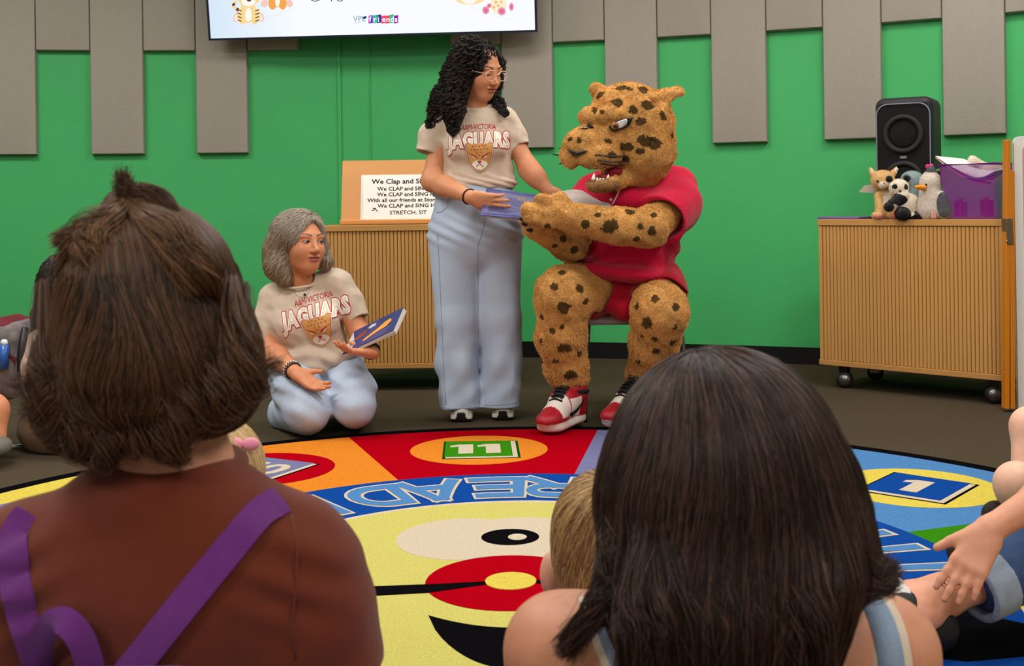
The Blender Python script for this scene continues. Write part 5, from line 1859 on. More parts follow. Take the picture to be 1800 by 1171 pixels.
        for i in range(N):
            bm.faces.new((rings[2][i], rings[2][(i + 1) % N], top))
        bmesh.ops.recalc_face_normals(bm, faces=bm.faces)
        return link(name, bm_mesh(name, bm, True), parent, m)
    patch('nose', [(997, 261), (1004, 266), (1013, 268), (1024, 264), (1033, 265), (1028, 269), (1018, 273), (1012, 277), (1006, 272), (1000, 267)], .008, m_nose, off=.012)
    # eye: dark rim, white, amber iris, pupil
    def ring_pts(cx, cy, rx, ry, rot, n=18):
        return disc_pts(cx, cy, rx, ry, n, math.radians(rot))
    eye = patch('eye_rim', [(1070, 223), (1073, 229), (1082, 231), (1096, 226), (1108, 219), (1114, 205), (1103, 208), (1086, 212), (1076, 217)], .002, m_nose, off=.016)
    patch('eye_white', [(1085, 214), (1101, 208.5), (1103, 213), (1101, 219), (1094, 224), (1087, 226)], .004, mat('eye_white', srgb(222, 220, 226), .15, .6), eye, off=.021)
    patch('iris', ring_pts(1081, 221, 7.5, 6.5, -20), .003, mat('iris_amber', srgb(150, 96, 44), .15, .6), eye, off=.023)
    patch('pupil', ring_pts(1082, 222, 3.8, 3.6, 0), .002, m_eye, eye, off=.028)
    patch('eye_rim', [(1036, 219), (1030, 221), (1020, 226), (1030, 226), (1042, 222)], .002, m_nose, off=.012)
    # whiskers
    for a, b in (((1046, 272), (1102, 275)), ((1050, 282), (1106, 284)), ((1056, 288), (1096, 291))):
        pa_, pb_ = on(a[0], a[1], .006), on(b[0], b[1], .020)
        tube('whisker', smooth_path([pa_, (pa_ + pb_) / 2 + Vector((0, -.020, -.004)), pb_], 5), .0032, m_nose, root, 6)
    for a, b in (((989, 275), (972, 271)), ((989, 286), (984, 288)), ((988, 266), (984, 260))):
        tube('whisker', [P(a[0], a[1], Y0 - .06), P(b[0], b[1], Y0 - .10)], .0032, m_nose, root, 6)
    # teeth and tongue
    m_tooth = mat('tooth', srgb(236, 230, 220), .3, .5)
    jawY = Y0 - .195
    for x, y, h_ in ((1043, 311, 11), (1068, 313, 11), (1050, 316, 5), (1055, 317, 5), (1060, 317, 5)):
        a_ = P(x, y + 3, jawY); b_ = P(x + (1.5 if h_ > 8 else 0), y - h_ * .5, jawY)
        vv = Vol(); vv.cone(a_, b_, .009 if h_ > 8 else .006, .003 if h_ > 8 else .005, .004)
        link('tooth', vv.mesh('tooth', .003), root, m_tooth)
    vv = Vol(); vv.ell(P(1062, 311, Y0 - .13), (.036, .06, .012), None, .01)
    vv.ell(P(1078, 302, Y0 - .10), (.040, .05, .026), None, .01)
    link('tongue', vv.mesh('tongue', .005), root, mat('tongue_red', srgb(150, 30, 44), .5))
    # dark claws on the far paw
    for b in ((918, 385), (922, 394), (931, 405)):
        vv = Vol(); vv.cone(P(b[0] + 2, b[1], 4.745), P(b[0] - 4, b[1] - 1, 4.735), .011, .006, .004)
        link('claw', vv.mesh('claw', .003), root, m_nose)
    # ------------------------------------------------ jersey
    m_jer = cloth_mat('crimson_jersey', srgb(196, 12, 56), .85, (60, .06), (420, .3))
    v = Vol()
    v.cone(P(1122, 350, 5.12), P(1104, 470, 5.14), .195, .205, .03, 'add', ((0, 1, 0), .82))
    v.cone(P(1110, 325, 5.12), P(1190, 328, 5.10), .10, .085, .06)
    v.cone(P(1100, 330, 5.12), P(1042, 345, 5.08), .10, .085, .06)
    v.ell(P(1108, 435, 5.04), (.200, .16, .15), None, .06)
    v.ell(P(1104, 478, 5.02), (.235, .20, .052), Matrix.Rotation(math.radians(7), 4, 'Y'), .04)
    v.ell(P(1108, 350, 5.02), (.170, .16, .085), None, .05)
    v.cone(P(1060, 345, 4.98), P(1150, 322, 5.00), .05, .06, .04)
    end = P(1160, 388, 4.86)
    v.group(sleeve_vol([P(1186, 335, 5.08), P(1190, 358, 5.0), end], [.092, .106, .112], end - P(1186, 352, 5.02), .094), .04)
    e2 = P(1016, 402, 4.98)
    v.group(sleeve_vol([P(1045, 345, 5.08), P(1030, 370, 5.04), e2], [.085, .098, .10], e2 - P(1034, 365, 5.05), .085), .04)
    def jfold(x, y, z):
        return .006 * wob(x, y, z * .6, 26, 3) + .007 * np.sin(42 * (z + .55 * x) + 3 * np.sin(9 * x)) * np.exp(-((z - .74) / .07) ** 2)
    v.disp(jfold)
    jer = link('jersey', v.mesh('jersey', .0065), root, m_jer)
    jb = BVHTree.FromPolygons([q.co for q in jer.data.vertices], [tuple(p_.vertices) for p_ in jer.data.polygons])
    def jon(px, py, off=.003):
        d = (P(px, py, 1.0) - EYE).normalized()
        h_ = jb.ray_cast(EYE + d * 3.8, d, 3)
        return (h_[0] if h_[0] is not None else P(px, py, 4.95)) - d * off
    m_pipe = mat('piping_white', srgb(232, 222, 220), .8)
    def on_curve(name, pts, r, m, n=4):
        return tube(name, [jon(q.x, q.y) for q in smooth_path([Vector((a, b, 0)) for a, b in pts], n)], r, m, jer, 6)
    on_curve('piping', [(1128, 305), (1110, 313), (1095, 323), (1084, 345), (1076, 360)], .0032, m_pipe)
    on_curve('piping', [(1153, 369), (1164, 370), (1173, 379), (1179, 392), (1178, 402)], .0032, m_pipe)
    on_curve('piping', [(1092, 364), (1108, 366)], .0025, m_pipe)
    for x, y in ((1074, 351), (1069, 362)):
        ball('button', jon(x, y), .006, m_pipe, jer)
    # ------------------------------------------------ shorts
    m_sho = cloth_mat('crimson_shorts', srgb(160, 6, 34), .85, (60, .06), (420, .3))
    v = Vol()
    v.ell(P(1106, 500, 5.14), (.235, .19, .125), None, .04)
    v.chain([P(1062, 500, 5.10), P(1030, 506, 4.96)], [.135, .132], .04)
    v.chain([P(1150, 505, 5.10), P(1160, 530, 4.91)], [.140, .134], .04)
    v.cone(P(1090, 525, 4.99), P(1090, 545, 4.94), .055, .040, .06)
    v.disp(lambda x, y, z: .006 * np.sin(55 * x + 20 * z + 2 * np.sin(17 * z)) + .004 * wob(x, y, z, 30, 7))
    v.cut(P(1020, 508, 4.90), (-.25, -.95, 0))
    v.cone(P(1030, 506, 4.96), P(986, 515, 4.80), .120, .118, .014, 'sub')
    v.cone(P(1160, 530, 4.95), P(1163, 548, 4.76), .122, .120, .014, 'sub')
    link('shorts', v.mesh('shorts', .0065), root, m_sho)
    # ------------------------------------------------ high-top sneakers
    m_shoe = mat('high_top', (1, 1, 1, 1), .4, .4, attr='col', bump=(300, .2))
    m_lace = mat('lace_black', srgb(22, 20, 22), .8)
    RED, WHT, BLK = np.array(srgb(160, 18, 34)[:3]), np.array(srgb(222, 210, 200)[:3]), np.array(srgb(24, 22, 24)[:3])
    def high_top(heel, toe, ank, s=1.0, side=1):
        f = (toe - heel); f.z = 0; Ls = f.length; f.normalize()
        x = Vector((f.y, -f.x, 0)) ; u = Vector((0, 0, 1))
        R = Matrix((x, f, u)).transposed()
        o = heel.copy(); o.z = 0.009
        s = 1.12
        A = lambda a, b, c: o + R @ Vector((a, b, c)) * s
        v = Vol()
        v.cone(A(0, .055, .022), A(0, .235, .022), .046 * s, .052 * s, .01, 'add', (tuple(u), .45))
        v.ell(A(0, .245, .050), (.048 * s, .064 * s, .034 * s), R, .02)
        v.chain([A(0, .20, .062), A(0, .13, .095), A(0, .06, .120)], [.046 * s, .050 * s, .055 * s], .03)
        v.chain([A(0, .055, .06), A(0, .055, .17)], [.054 * s, .054 * s], .03)
        v.cut(A(0, .05, .195), (0, 0, 1))
        v.cut(A(0, 0, 0.0), (0, 0, -1))
        Ri = np.array(R.to_3x3())
        def cs(vt):
            q = (vt - np.array(o)) @ Ri / s
            a, b, c = q[:, 0], q[:, 1], q[:, 2]
            k = np.tile(WHT, (len(vt), 1))
            k[(c > .040)] = RED
            vamp = (b > .17) & (b < .235) & (c > .055)
            k[vamp] = WHT
            k[(b >= .235) & (c > .040) & (c < .075)] = RED
            k[(b > .09) & (b < .165) & (c > .045) & (c < .115) & (np.abs(a) > .030)] = WHT
            k[(np.abs(a) < .024) & (b > .085) & (b < .19) & (c > .08)] = BLK
            k[(c > .165) & (b > .07)] = BLK
            k[c < .013] = RED
            return k
        sh = link('shoe', v.mesh('shoe', .004, cs), root, m_shoe)
        bs = BVHTree.FromPolygons([q.co for q in sh.data.vertices], [tuple(p_.vertices) for p_ in sh.data.polygons])
        def onshoe(a, b, c, dirx):
            """surface point of the shoe seen from outside along local direction dirx"""
            d = R @ Vector(dirx)
            h_ = bs.ray_cast(A(a, b, c) - d * .2, d, .5)
            return (h_[0] if h_[0] is not None else A(a, b, c)) - d * .0022
        # strap round the ankle
        tube('strap', [A(.0575 * math.cos(t), .060 + .066 * math.sin(t), .128 + .004 * math.sin(t)) for t in [i * math.pi / 12 for i in range(24)]], .010, m_lace, sh, 8, True)
        for k in range(5):
            b0 = .128 + k * .017
            tube('lace', [onshoe(-.026, b0, .1, (0, 0, -1)), onshoe(0, b0 + .004, .1, (0, 0, -1)) + Vector((0, 0, .004)), onshoe(.026, b0, .1, (0, 0, -1))], .0045, m_lace, sh, 6)
        # curved check mark on both sides
        for e in (-1, 1):
            lo_ = [(.182, .066), (.166, .052), (.148, .047), (.128, .051), (.108, .063), (.086, .086), (.066, .116)]
            hi_ = [(.182, .066), (.163, .068), (.145, .073), (.128, .079), (.110, .086), (.090, .097), (.066, .116)]
            bm = bmesh.new()
            rows = []
            for (b1, c1), (b2, c2) in zip(lo_, hi_):
                rows.append([bm.verts.new(onshoe(e * .01, b1 + (b2 - b1) * f, c1 + (c2 - c1) * f, (-e, 0, 0)) + R @ Vector((e * .002, 0, 0))) for f in (0, .5, 1)])
            for i in range(len(rows) - 1):
                for k in range(2):
                    bm.faces.new((rows[i][k], rows[i + 1][k], rows[i + 1][k + 1], rows[i][k + 1]))
            me_ = bm_mesh('side_mark', bm)
            link('side_mark', me_, sh, m_lace)
        return sh
    high_top(Vector((aL.x + .035, aL.y + .05, 0)), G(952, 772), aL)
    high_top(Vector((aR.x + .02, aR.y + .02, 0)), G(1098, 752), aR)
    return root
mascot()

# ================================================================ books
def slab(name, quad, th, m, parent, nrm=None):
    """thin board on four corners, thickened away from nrm"""
    bm = bmesh.new()
    a, b, c, d = quad
    n = (b - a).cross(d - a).normalized() if nrm is None else nrm
    lo = [bm.verts.new(q) for q in quad]; hi = [bm.verts.new(q + n * th) for q in quad]
    bm.faces.new(list(reversed(lo))); bm.faces.new(hi)
    for i in range(4):
        bm.faces.new((lo[i], lo[(i + 1) % 4], hi[(i + 1) % 4], hi[i]))
    bmesh.ops.recalc_face_normals(bm, faces=bm.faces)
    return link(name, bm_mesh(name, bm), parent, m)
def lerp4(quad, u, w):
    a, b, c, d = quad
    return a * (1 - u) * (1 - w) + b * u * (1 - w) + c * u * w + d * (1 - u) * w
def book_open():
    A, B = P(972, 346, 5.00), P(940, 386, 4.79)
    D, C = P(855, 331, 4.97), P(845, 378, 4.76)
    E, F = P(1074, 357, 4.97), P(1080, 369, 4.78)
    root = thing('picture_book', 'open hardback picture book with dark blue cover held between the woman and the costumed cat', 'book', B)
    m_cov = mat('cover_navy', srgb(64, 70, 130), .3, .5, noise=(38, .35))
    m_edge = mat('cover_edge_blue', srgb(44, 50, 150), .35, .5)
    m_pg = mat('page_grey', srgb(176, 166, 160), .8, noise=(30, .12))
    slab('front_cover', [D, A, B, C], .003, m_cov, root)
    slab('back_cover', [A, E, F, B], .003, m_edge, root, Vector((0, 0, -1)))
    up = Vector((0, 0, 1))
    for k in range(6):
        o = up * (.003 + .0022 * k)
        q = [A + o, A.lerp(E, .97) + o * (1 - .1 * k), B.lerp(F, .97) + o * (1 - .1 * k), B + o]
        slab('page', q, .0012, m_pg, root, up)
    nL = (A - D).cross(C - D).normalized()
    if nL.y < 0:
        nL = -nL
    for k in range(4):
        o = nL * (.003 + .002 * k)
        slab('page', [D.lerp(A, .03) + o, A + o, B + o, C.lerp(B, .03) + o], .001, m_pg, root, nL)
    # page lifting near the spine
    mid = A.lerp(E, .55) + up * .035
    bm = bmesh.new()
    n = 8
    rows = []
    for i in range(n + 1):
        t = i / n
        bow = up * (.03 * math.sin(math.pi * min(1, t * 1.1)) + .012)
        p0, p1 = A.lerp(E, t * .95) + bow, B.lerp(F, t * .95) + bow * .8
        rows.append([bm.verts.new(p0.lerp(p1, w)) for w in (0, .5, 1)])
    for i in range(n):
        for j in range(2):
            bm.faces.new((rows[i][j], rows[i + 1][j], rows[i + 1][j + 1], rows[i][j + 1]))
    link('turning_page', bm_mesh('turning_page', bm, True), root, m_pg)
    # dim picture on the cover that faces the camera
    q = [D, A, B, C]
    nf = -nL
    def figure(pts, cl, lv):
        bm = bmesh.new()
        bm.faces.new([bm.verts.new(lerp4(q, u, w) + nf * (.0008 + .0004 * lv)) for u, w in pts])
        bmesh.ops.triangulate(bm, faces=bm.faces)
        return link('cover_print', bm_mesh('cover_print', bm), root, mat('cover_print', srgb(*cl), .3, .5, noise=(60, .35)))
    figure([(.04, .10), (.97, .08), (.97, .92), (.04, .92)], (82, 84, 128), 0)
    figure([(.06, .14), (.30, .10), (.55, .16), (.80, .12), (.95, .22), (.95, .40), (.70, .46), (.40, .40), (.06, .48)], (104, 104, 132), 1)
    figure([(.10, .62), (.25, .52), (.45, .60), (.60, .54), (.62, .78), (.40, .86), (.12, .84)], (58, 58, 98), 1)
    figure([(.66, .60), (.80, .50), (.93, .60), (.92, .86), (.70, .86)], (52, 46, 66), 1)
    figure([(.20, .22), (.28, .18), (.34, .26), (.30, .36), (.22, .34)], (128, 118, 118), 2)
    figure([(.50, .22), (.60, .18), (.66, .28), (.58, .36), (.51, .32)], (122, 112, 104), 2)
book_open()
def book_thin():
    A, C, D = P(709, 541, 4.86), P(602, 624, 4.74), P(692, 580, 4.70)
    B = A + C - D
    root = thing('picture_book', 'thin picture book with navy cover and an orange animal, held by the kneeling woman', 'book', C)
    m_nav = mat('cover_night_blue', srgb(46, 52, 112), .3, .5, noise=(26, .12))
    m_pg = mat('page_white', srgb(222, 218, 212), .7)
    n = (B - A).cross(D - A).normalized()
    if n.y > 0:
        n = -n
    slab('front_cover', [A, B, C, D], .002, m_nav, root, n)
    dn = Vector((.006, .0, -.006))
    for k in range(4):
        o = dn * (.35 * (k + 1))
        slab('page', [A + o * (1 + .1 * k), B + o * .3, C + o * .6, D + o], .0012, m_pg, root, -n)
    slab('back_cover', [A + dn * 2.1, B + dn * .6, C + dn * .9, D + dn * 2.0], .002, mat('cover_back', srgb(208, 204, 200), .4), root, -n)
    q = [A, B, C, D]
    def fig(name, pts, cl, lv=1):
        bm = bmesh.new()
        bm.faces.new([bm.verts.new(lerp4(q, u, w) + n * (.0024 + .0005 * lv)) for u, w in pts])
        bmesh.ops.triangulate(bm, faces=bm.faces)
        return link(name, bm_mesh(name, bm), root, mat('cover_print', srgb(*cl), .4, noise=(40, .1)))
    fig('cover_animal', [(.14, .42), (.20, .28), (.30, .34), (.38, .48), (.52, .62), (.66, .78), (.60, .84), (.46, .72), (.34, .66), (.22, .62)], (226, 152, 56))
    fig('cover_animal', [(.62, .34), (.72, .30), (.82, .40), (.90, .55), (.80, .62), (.68, .52)], (140, 64, 40))
    fig('cover_cloud', [(.50, .16), (.60, .12), (.66, .22), (.60, .30), (.50, .28)], (196, 200, 214))
    fig('cover_band', [(.82, .70), (.99, .02), (.99, .98), (.84, .98)], (198, 190, 196))
    fig('cover_title', [(.10, .70), (.14, .70), (.40, .94), (.36, .94)], (110, 116, 160))
book_thin()

# ================================================================ listeners
def locks(paths, per, spread, rg, N=14, wave=0.0):
    """bundles of strands along given lock paths: paths = list of point lists"""
    out = []
    for pts in paths:
        c = np.array([list(q) for q in smooth_path([Vector(p) for p in pts], max(2, int(N / (len(pts) - 1)) + 1))])
        idx = np.linspace(0, len(c) - 1, N)
        i0 = np.floor(idx).astype(int); i1 = np.minimum(i0 + 1, len(c) - 1); f = (idx - i0)[:, None]
        c = c[i0] * (1 - f) + c[i1] * f
        tan = np.gradient(c, axis=0); tan /= np.linalg.norm(tan, axis=1, keepdims=True) + 1e-9
        a = np.cross(tan, np.array([.31, .2, .93])); a /= np.linalg.norm(a, axis=1, keepdims=True) + 1e-9
        b = np.cross(tan, a)
        t = np.linspace(0, 1, N)[:, None]
        for _ in range(per):
            u, w = rg.normal(0, 1, 2) * spread
            prof = (.35 + 1.1 * np.sin(np.pi * np.clip(t * .9 + .08, 0, 1)))
            p = c + a * u * prof + b * w * prof
            p = p + rg.normal(0, 1, 3) * wave * t ** 2
            out.append(p)
    return np.array(out)
def mixcol(n, cols, rg):
    cs = np.array([c[:3] for c in cols])
    i = rg.integers(0, len(cs), n); j = rg.integers(0, len(cs), n); t = rg.random(n)[:, None]
    return cs[i] * t + cs[j] * (1 - t)

def woman_bun():
    """seated woman seen from behind: brown top, half-up hair"""
    rg = np.random.default_rng(21)
    Y = 1.26
    root = thing('person', 'woman seen from behind with half-up brown hair in a topknot and a rust brown T-shirt', 'person', Vector((P(295, 1000, Y).x, Y, 0)))
    skin = np.array(srgb(196, 140, 112)[:3])
    hc = P(285, 600, Y + .015)
    R = frame((.12, 1, -.05))
    # body in one surface
    v = Vol()
    head_vol(v, hc, R, 1.02)
    nb = P(310, 830, Y + .01)
    v.cone(hc + Vector((0, -.02, -.07)), nb, .052, .056, .03)
    v.cone(nb, P(300, 960, Y + .03), .052, .075, .04)
    for sx, ex, hx in ((505, 570, 470), (72, 0, 130)):
        s_, e_ = P(sx, 1005, Y + .02), P(ex, 1330, Y + .03)
        h_ = P(hx, 1390, Y + .28)
        v.cone(nb + Vector((0, .01, -.07)), s_, .045, .042, .03)
        v.chain([s_, e_, h_], [.046, .042, .028], .03)
        hand_vol(v, h_, (-.3 if sx > 300 else .3, .8, -.3), (0, 0, -1), [.4] * 4, .95, 1 if sx > 300 else -1)
    link('body', v.mesh('body', .006, lambda vt: np.tile(skin, (len(vt), 1))), root, m_skin)
    # shirt
    m_rust = cloth_mat('rust_brown_cotton', srgb(104, 46, 30), .95, (40, .05), (900, .3))
    v = Vol()
    v.cone(P(298, 1165, Y + .02), P(292, 1400, Y + .04), .165, .165, .04, 'add', ((0, 1, 0), .62))
    v.cone(P(302, 935, Y + .02), P(515, 1005, Y + .02), .070, .062, .06)
    v.cone(P(300, 935, Y + .02), P(62, 1000, Y + .02), .070, .062, .06)
    v.cone(P(303, 890, Y + .01), P(299, 985, Y + .02), .070, .12, .05, 'add', ((0, 1, 0), .8))
    v.ell(P(299, 1020, Y - .005), (.150, .085, .12), None, .06)
    for a, b, c in (((525, 1000), (548, 1090), (562, 1180)), ((46, 1000), (20, 1090), (5, 1180))):
        e_ = P(c[0], c[1], Y + .02)
        v.group(sleeve_vol([P(a[0], a[1], Y + .02), P(b[0], b[1], Y + .02), e_], [.063, .066, .066], e_ - P(b[0], b[1], Y + .02), .050), .05)
    v.cone(P(308, 740, Y + .015), P(307, 806, Y + .015), .066, .063, .008, 'sub')
    def fold(x, y, z):
        sh = np.exp(-((np.abs(x - nb.x) - .14) / .05) ** 2) * np.exp(-((z - .56) / .05) ** 2)
        return .0035 * wob(x, y, z * .7, 26, 3) + .004 * sh * np.sin(150 * (z + .5 * np.abs(x - nb.x))) + .005 * np.exp(-((z - .42) / .05) ** 2) * np.sin(60 * (z - x)) * np.clip((x - nb.x) * 8, 0, 1)
    v.disp(fold)
    v.cut((0, 0, .07), (0, 0, -1))
    tee = link('t_shirt', v.mesh('t_shirt', .005), root, m_rust)
    # neckband
    nk = P(307, 812, Y + .012)
    tube('neckband', [nk + Vector((.070 * math.cos(a), .062 * math.sin(a), -.004 + .006 * math.sin(a))) for a in [i * math.pi / 20 for i in range(40)]], .010, m_rust, root, 10, True)
    tb = BVHTree.FromPolygons([q.co for q in tee.data.vertices], [tuple(p_.vertices) for p_ in tee.data.polygons])
    EYE = Vector((0, 0, CAMH))
    def on(px, py, off=.004):
        d = (P(px, py, 1.0) - EYE).normalized()
        h_ = tb.ray_cast(EYE + d * .7, d, 1.5)
        return (h_[0] if h_[0] is not None else P(px, py, Y)) - d * off
    tube('seam', [on(x, y, .0005) for x, y in ((512, 905), (522, 960), (520, 1030), (512, 1110), (520, 1160))], .0012, m_rust, tee, 6)
    # trousers, crossed legs
    m_tr = cloth_mat('dark_leggings', srgb(44, 44, 52))
    v = Vol()
    c0 = Vector((nb.x, Y + .04, .11))
    v.ell(c0, (.19, .16, .11), None, .05)
    for e in (-1, 1):
        kn = c0 + Vector((e * .21, .32, .02))
        v.chain([c0 + Vector((e * .09, .04, 0)), kn], [.095, .068], .04)
        v.chain([kn, c0 + Vector((-e * .06, .36 + .05 * e, -.05))], [.062, .048], .03)
    v.cut((0, 0, .009), (0, 0, -1))
    link('trousers', v.mesh('trousers', .009), root, m_tr)
    # ---------------- hair
    m_h = hair_mat('brown_hair', .40, .35)
    DK, MD, LT, GD = srgb(44, 29, 20), srgb(72, 49, 34), srgb(112, 78, 52), srgb(146, 106, 70)
    v = Vol()
    v.ell(P(266, 560, Y), (.092, .110, .108), None, .03)
    v.ell(P(262, 470, Y + .005), (.066, .080, .056), None, .05)
    v.ell(P(286, 625, Y), (.084, .098, .068), None, .05)
    v.ell(P(258, 665, Y - .005), (.098, .095, .050), None, .05)
    v.ell(P(148, 670, Y), (.042, .062, .062), None, .04)
    v.ell(P(382, 655, Y + .01), (.028, .060, .048), None, .04)
    v.cone(P(250, 430, Y), P(218, 362, Y), .045, .016, .03)
    v.chain([P(140, 715, Y), P(128, 745, Y - .01)], [.032, .016], .03)
    me = v.mesh('hair', .006)
    paint(me, np.tile(np.array(DK[:3]) * .7, (len(me.vertices), 1)))
    hr = link('hair', me, root, hair_mat('hair_under', .9, .05))
    knot = np.array(P(217, 358, Y - .005))
    zsplit = P(0, 505, Y).z
    # falling hair
    def dfall(p, t):
        d = np.zeros_like(p); d[:, 2] = -1
        d[:, 0] = (p[:, 0] - knot[0]) * 1.2 + .35 * np.sin(p[:, 2] * 34 + p[:, 0] * 40)
        return d
    pts, _ = comb(v, me, 36000, dfall, .17, 20, -.005, (0.0, .05), (DK[:3],), .10, want=lambda c: c[:, 2] < zsplit + .02, inertia=.75, rg=rg)
    # ends flip outwards and wave
    t = np.linspace(0, 1, 20)[None, :]
    lowz = np.clip((P(0, 640, Y).z - pts[:, :, 2]) / .10, 0, 1)
    ph = wob(pts[:, 0, 0], pts[:, 0, 1], pts[:, 0, 2], 38, 1)[:, None] * 3
    pts[:, :, 0] += .010 * lowz * np.sin(pts[:, :, 2] * 75 + ph)
    pts[:, :, 1] -= .010 * lowz * np.cos(pts[:, :, 2] * 70 + ph)
    c1 = mixcol(len(pts), (DK, DK, MD, LT), rg)
    left = np.clip((P(190, 600, Y).x - pts[:, -1, 0]) / .06, 0, 1)[:, None] * np.clip((P(0, 640, Y).z - pts[:, -1, 2]) / .08, 0, 1)[:, None]
    c1 = c1 * (1 - .5 * left) + np.array(GD[:3]) * .5 * left
    strands('falling_strands', pts, .00034, .0002, m_h, hr, c1)
    # hair pulled up to the knot
    def dup_(p, t_):
        d = knot[None, :] - p
        return d / (np.linalg.norm(d, axis=1, keepdims=True) + 1e-6)
    roots, nr = surface_points(me, 18000, rg, lambda c: c[:, 2] > zsplit - .005)
    side = roots[:, 0] - knot[0]
    dist = np.linalg.norm(roots - knot, axis=1)
    ptsu = flow(v, roots, dup_, 14, dist / 12.5, -.003 * rg.random(len(roots)), .4)
    c2 = mixcol(len(ptsu), (DK, MD, MD, LT), rg)
    strands('gathered_strands', ptsu, .00034, .00026, m_h, hr, c2)
    # topknot: loops falling to one side, tuft standing up, loose arcs on the other
    k = P(217, 360, Y - .02)
    pathsL = []
    for a in range(26):
        j = lambda s: rg.normal(0, s)
        pathsL.append([k, P(190 + j(8), 395 + j(8), Y - .06), P(165 + j(14), 440 + j(14), Y - .08), P(185 + j(14), 480 + j(8), Y - .07), P(205 + j(8), 455 + j(10), Y - .06)])
    for a in range(14):
        j = lambda s: rg.normal(0, s)
        pathsL.append([k, P(175 + j(8), 400 + j(8), Y - .06), P(140 + j(10), 440 + j(14), Y - .06), P(118 + j(8), 470 + j(12), Y - .05)])
    for a in range(5):
        j = lambda s: rg.normal(0, s)
        pathsL.append([k, P(180 + j(6), 390, Y - .06), P(140 + j(10), 412 + j(5), Y - .06), P(103 + j(8), 420 + j(8), Y - .05)])
    for a in range(16):
        j = lambda s: rg.normal(0, s)
        pathsL.append([P(372 + j(22), 540 + j(26), Y - .045), P(335 + j(18), 470 + j(18), Y - .080), P(290 + j(14), 415 + j(12), Y - .078), k])
    pl = locks(pathsL, 90, .0036, rg, 14, .003)
    strands('topknot_locks', pl, .00034, .0002, m_h, hr, mixcol(len(pl), (MD, LT, GD, DK), rg))
    pathsT = []
    for a in range(9):
        j = lambda s: rg.normal(0, s)
        pathsT.append([k, P(218 + j(3), 335 + j(3), Y - .02), P(217 + j(5), 298 + abs(j(16)), Y - .02)])
    for a in range(7):
        j = lambda s: rg.normal(0, s)
        pathsT.append([k, P(240 + j(5), 333 + j(3), Y - .02), P(285 + j(12), 355 + j(8), Y - .02), P(318 + j(10), 405 + j(12), Y - .02), P(328 + j(8), 430 + j(12), Y - .02)])
    pt = locks(pathsT, 40, .0022, rg, 14, .004)
    strands('loose_strands', pt, .00032, .0002, m_h, hr, mixcol(len(pt), (MD, DK, LT), rg))
    # curled ends at the nape
    pathsE = []
    for x, y in ((95, 725), (120, 765), (150, 785), (195, 775), (235, 760), (285, 740), (330, 735), (385, 725), (415, 700), (85, 690), (418, 655), (260, 785), (310, 775), (110, 710), (175, 800), (215, 800), (285, 795)):
        for _ in range(3):
            j = lambda s: rg.normal(0, s)
            o = 1 if x > 260 else -1
            pathsE.append([P(x + j(20), y - 150 + j(18), Y - .03), P(x + j(12), y - 70 + j(8), Y - .085), P(x + 16 * o + j(14), y - 4 + j(10), Y - .085), P(x + 34 * o + j(16), y - 12 + j(16), Y - .07)])
    pe = locks(pathsE, 80, .0046, rg, 14, .004)
    strands('curled_ends', pe, .00032, .0002, m_h, hr, mixcol(len(pe), (DK, MD, LT), rg))
    # ---------------- backpack straps
    m_pur = cloth_mat('purple_webbing', srgb(112, 48, 128), .9, (60, .06), (1100, .5))
    bag = thing('backpack', 'purple webbing straps and loop of a backpack worn over the rust brown T-shirt', 'backpack', Vector((nb.x - .03, Y - .16, .30)))
    def strap(name, pts, w, th=.003, off=.004, free=None):
        path = smooth_path([Vector((a, b, 0)) for a, b in pts], 8)
        bm = bmesh.new()
        prev = None
        C = [(on(q.x, q.y, off) if free is None else free(q.x, q.y, i / (len(path) - 1))) for i, q in enumerate(path)]
        rows = []
        for i, c in enumerate(C):
            tn = (C[min(i + 1, len(C) - 1)] - C[max(i - 1, 0)]).normalized()
            vd = (EYE - c).normalized()
            sd = tn.cross(vd).normalized()
            if free is None:
                sd = tn.cross(Vector((0, -1, .25))).normalized()
            nr_ = sd.cross(tn).normalized()
            if nr_.y > 0 and free is None:
                nr_ = -nr_
            rows.append([bm.verts.new(c + sd * w * u + nr_ * th * k_) for u, k_ in ((-.5, 0), (-.5, 1), (-.17, 1.25), (.17, 1.25), (.5, 1), (.5, 0))])
        for i in range(len(rows) - 1):
            for q in range(6):
                bm.faces.new((rows[i][q], rows[i][(q + 1) % 6], rows[i + 1][(q + 1) % 6], rows[i + 1][q]))
        bm.faces.new(rows[0]); bm.faces.new(rows[-1])
        bmesh.ops.recalc_face_normals(bm, faces=bm.faces)
        o_ = link(name, bm_mesh(name, bm, True), bag, m_pur)
        o_.data.set_sharp_from_angle(angle=math.radians(35))
        return o_
    strap('strap', [(52, 905), (36, 925), (24, 960), (32, 1040), (55, 1120), (85, 1200), (110, 1260)], .032, .004, .003)
    strap('strap', [(492, 880), (455, 905), (400, 970), (330, 1055), (262, 1140), (215, 1200), (180, 1260)], .032, .004, .003)
    strap('haul_loop', [(75, 1215), (68, 1150), (85, 1102), (112, 1092), (140, 1120), (158, 1170), (168, 1220)], .026, .003, .0, lambda a, b, t_: on(a, b, .012 + .03 * math.sin(math.pi * t_)))
    v = Vol()
    v.box(P(145, 1460, Y - .14), (.13, .055, .15), None, .045, .02)
    link('pouch', v.mesh('pouch', .006), bag, m_pur)
    return root
woman_bun()

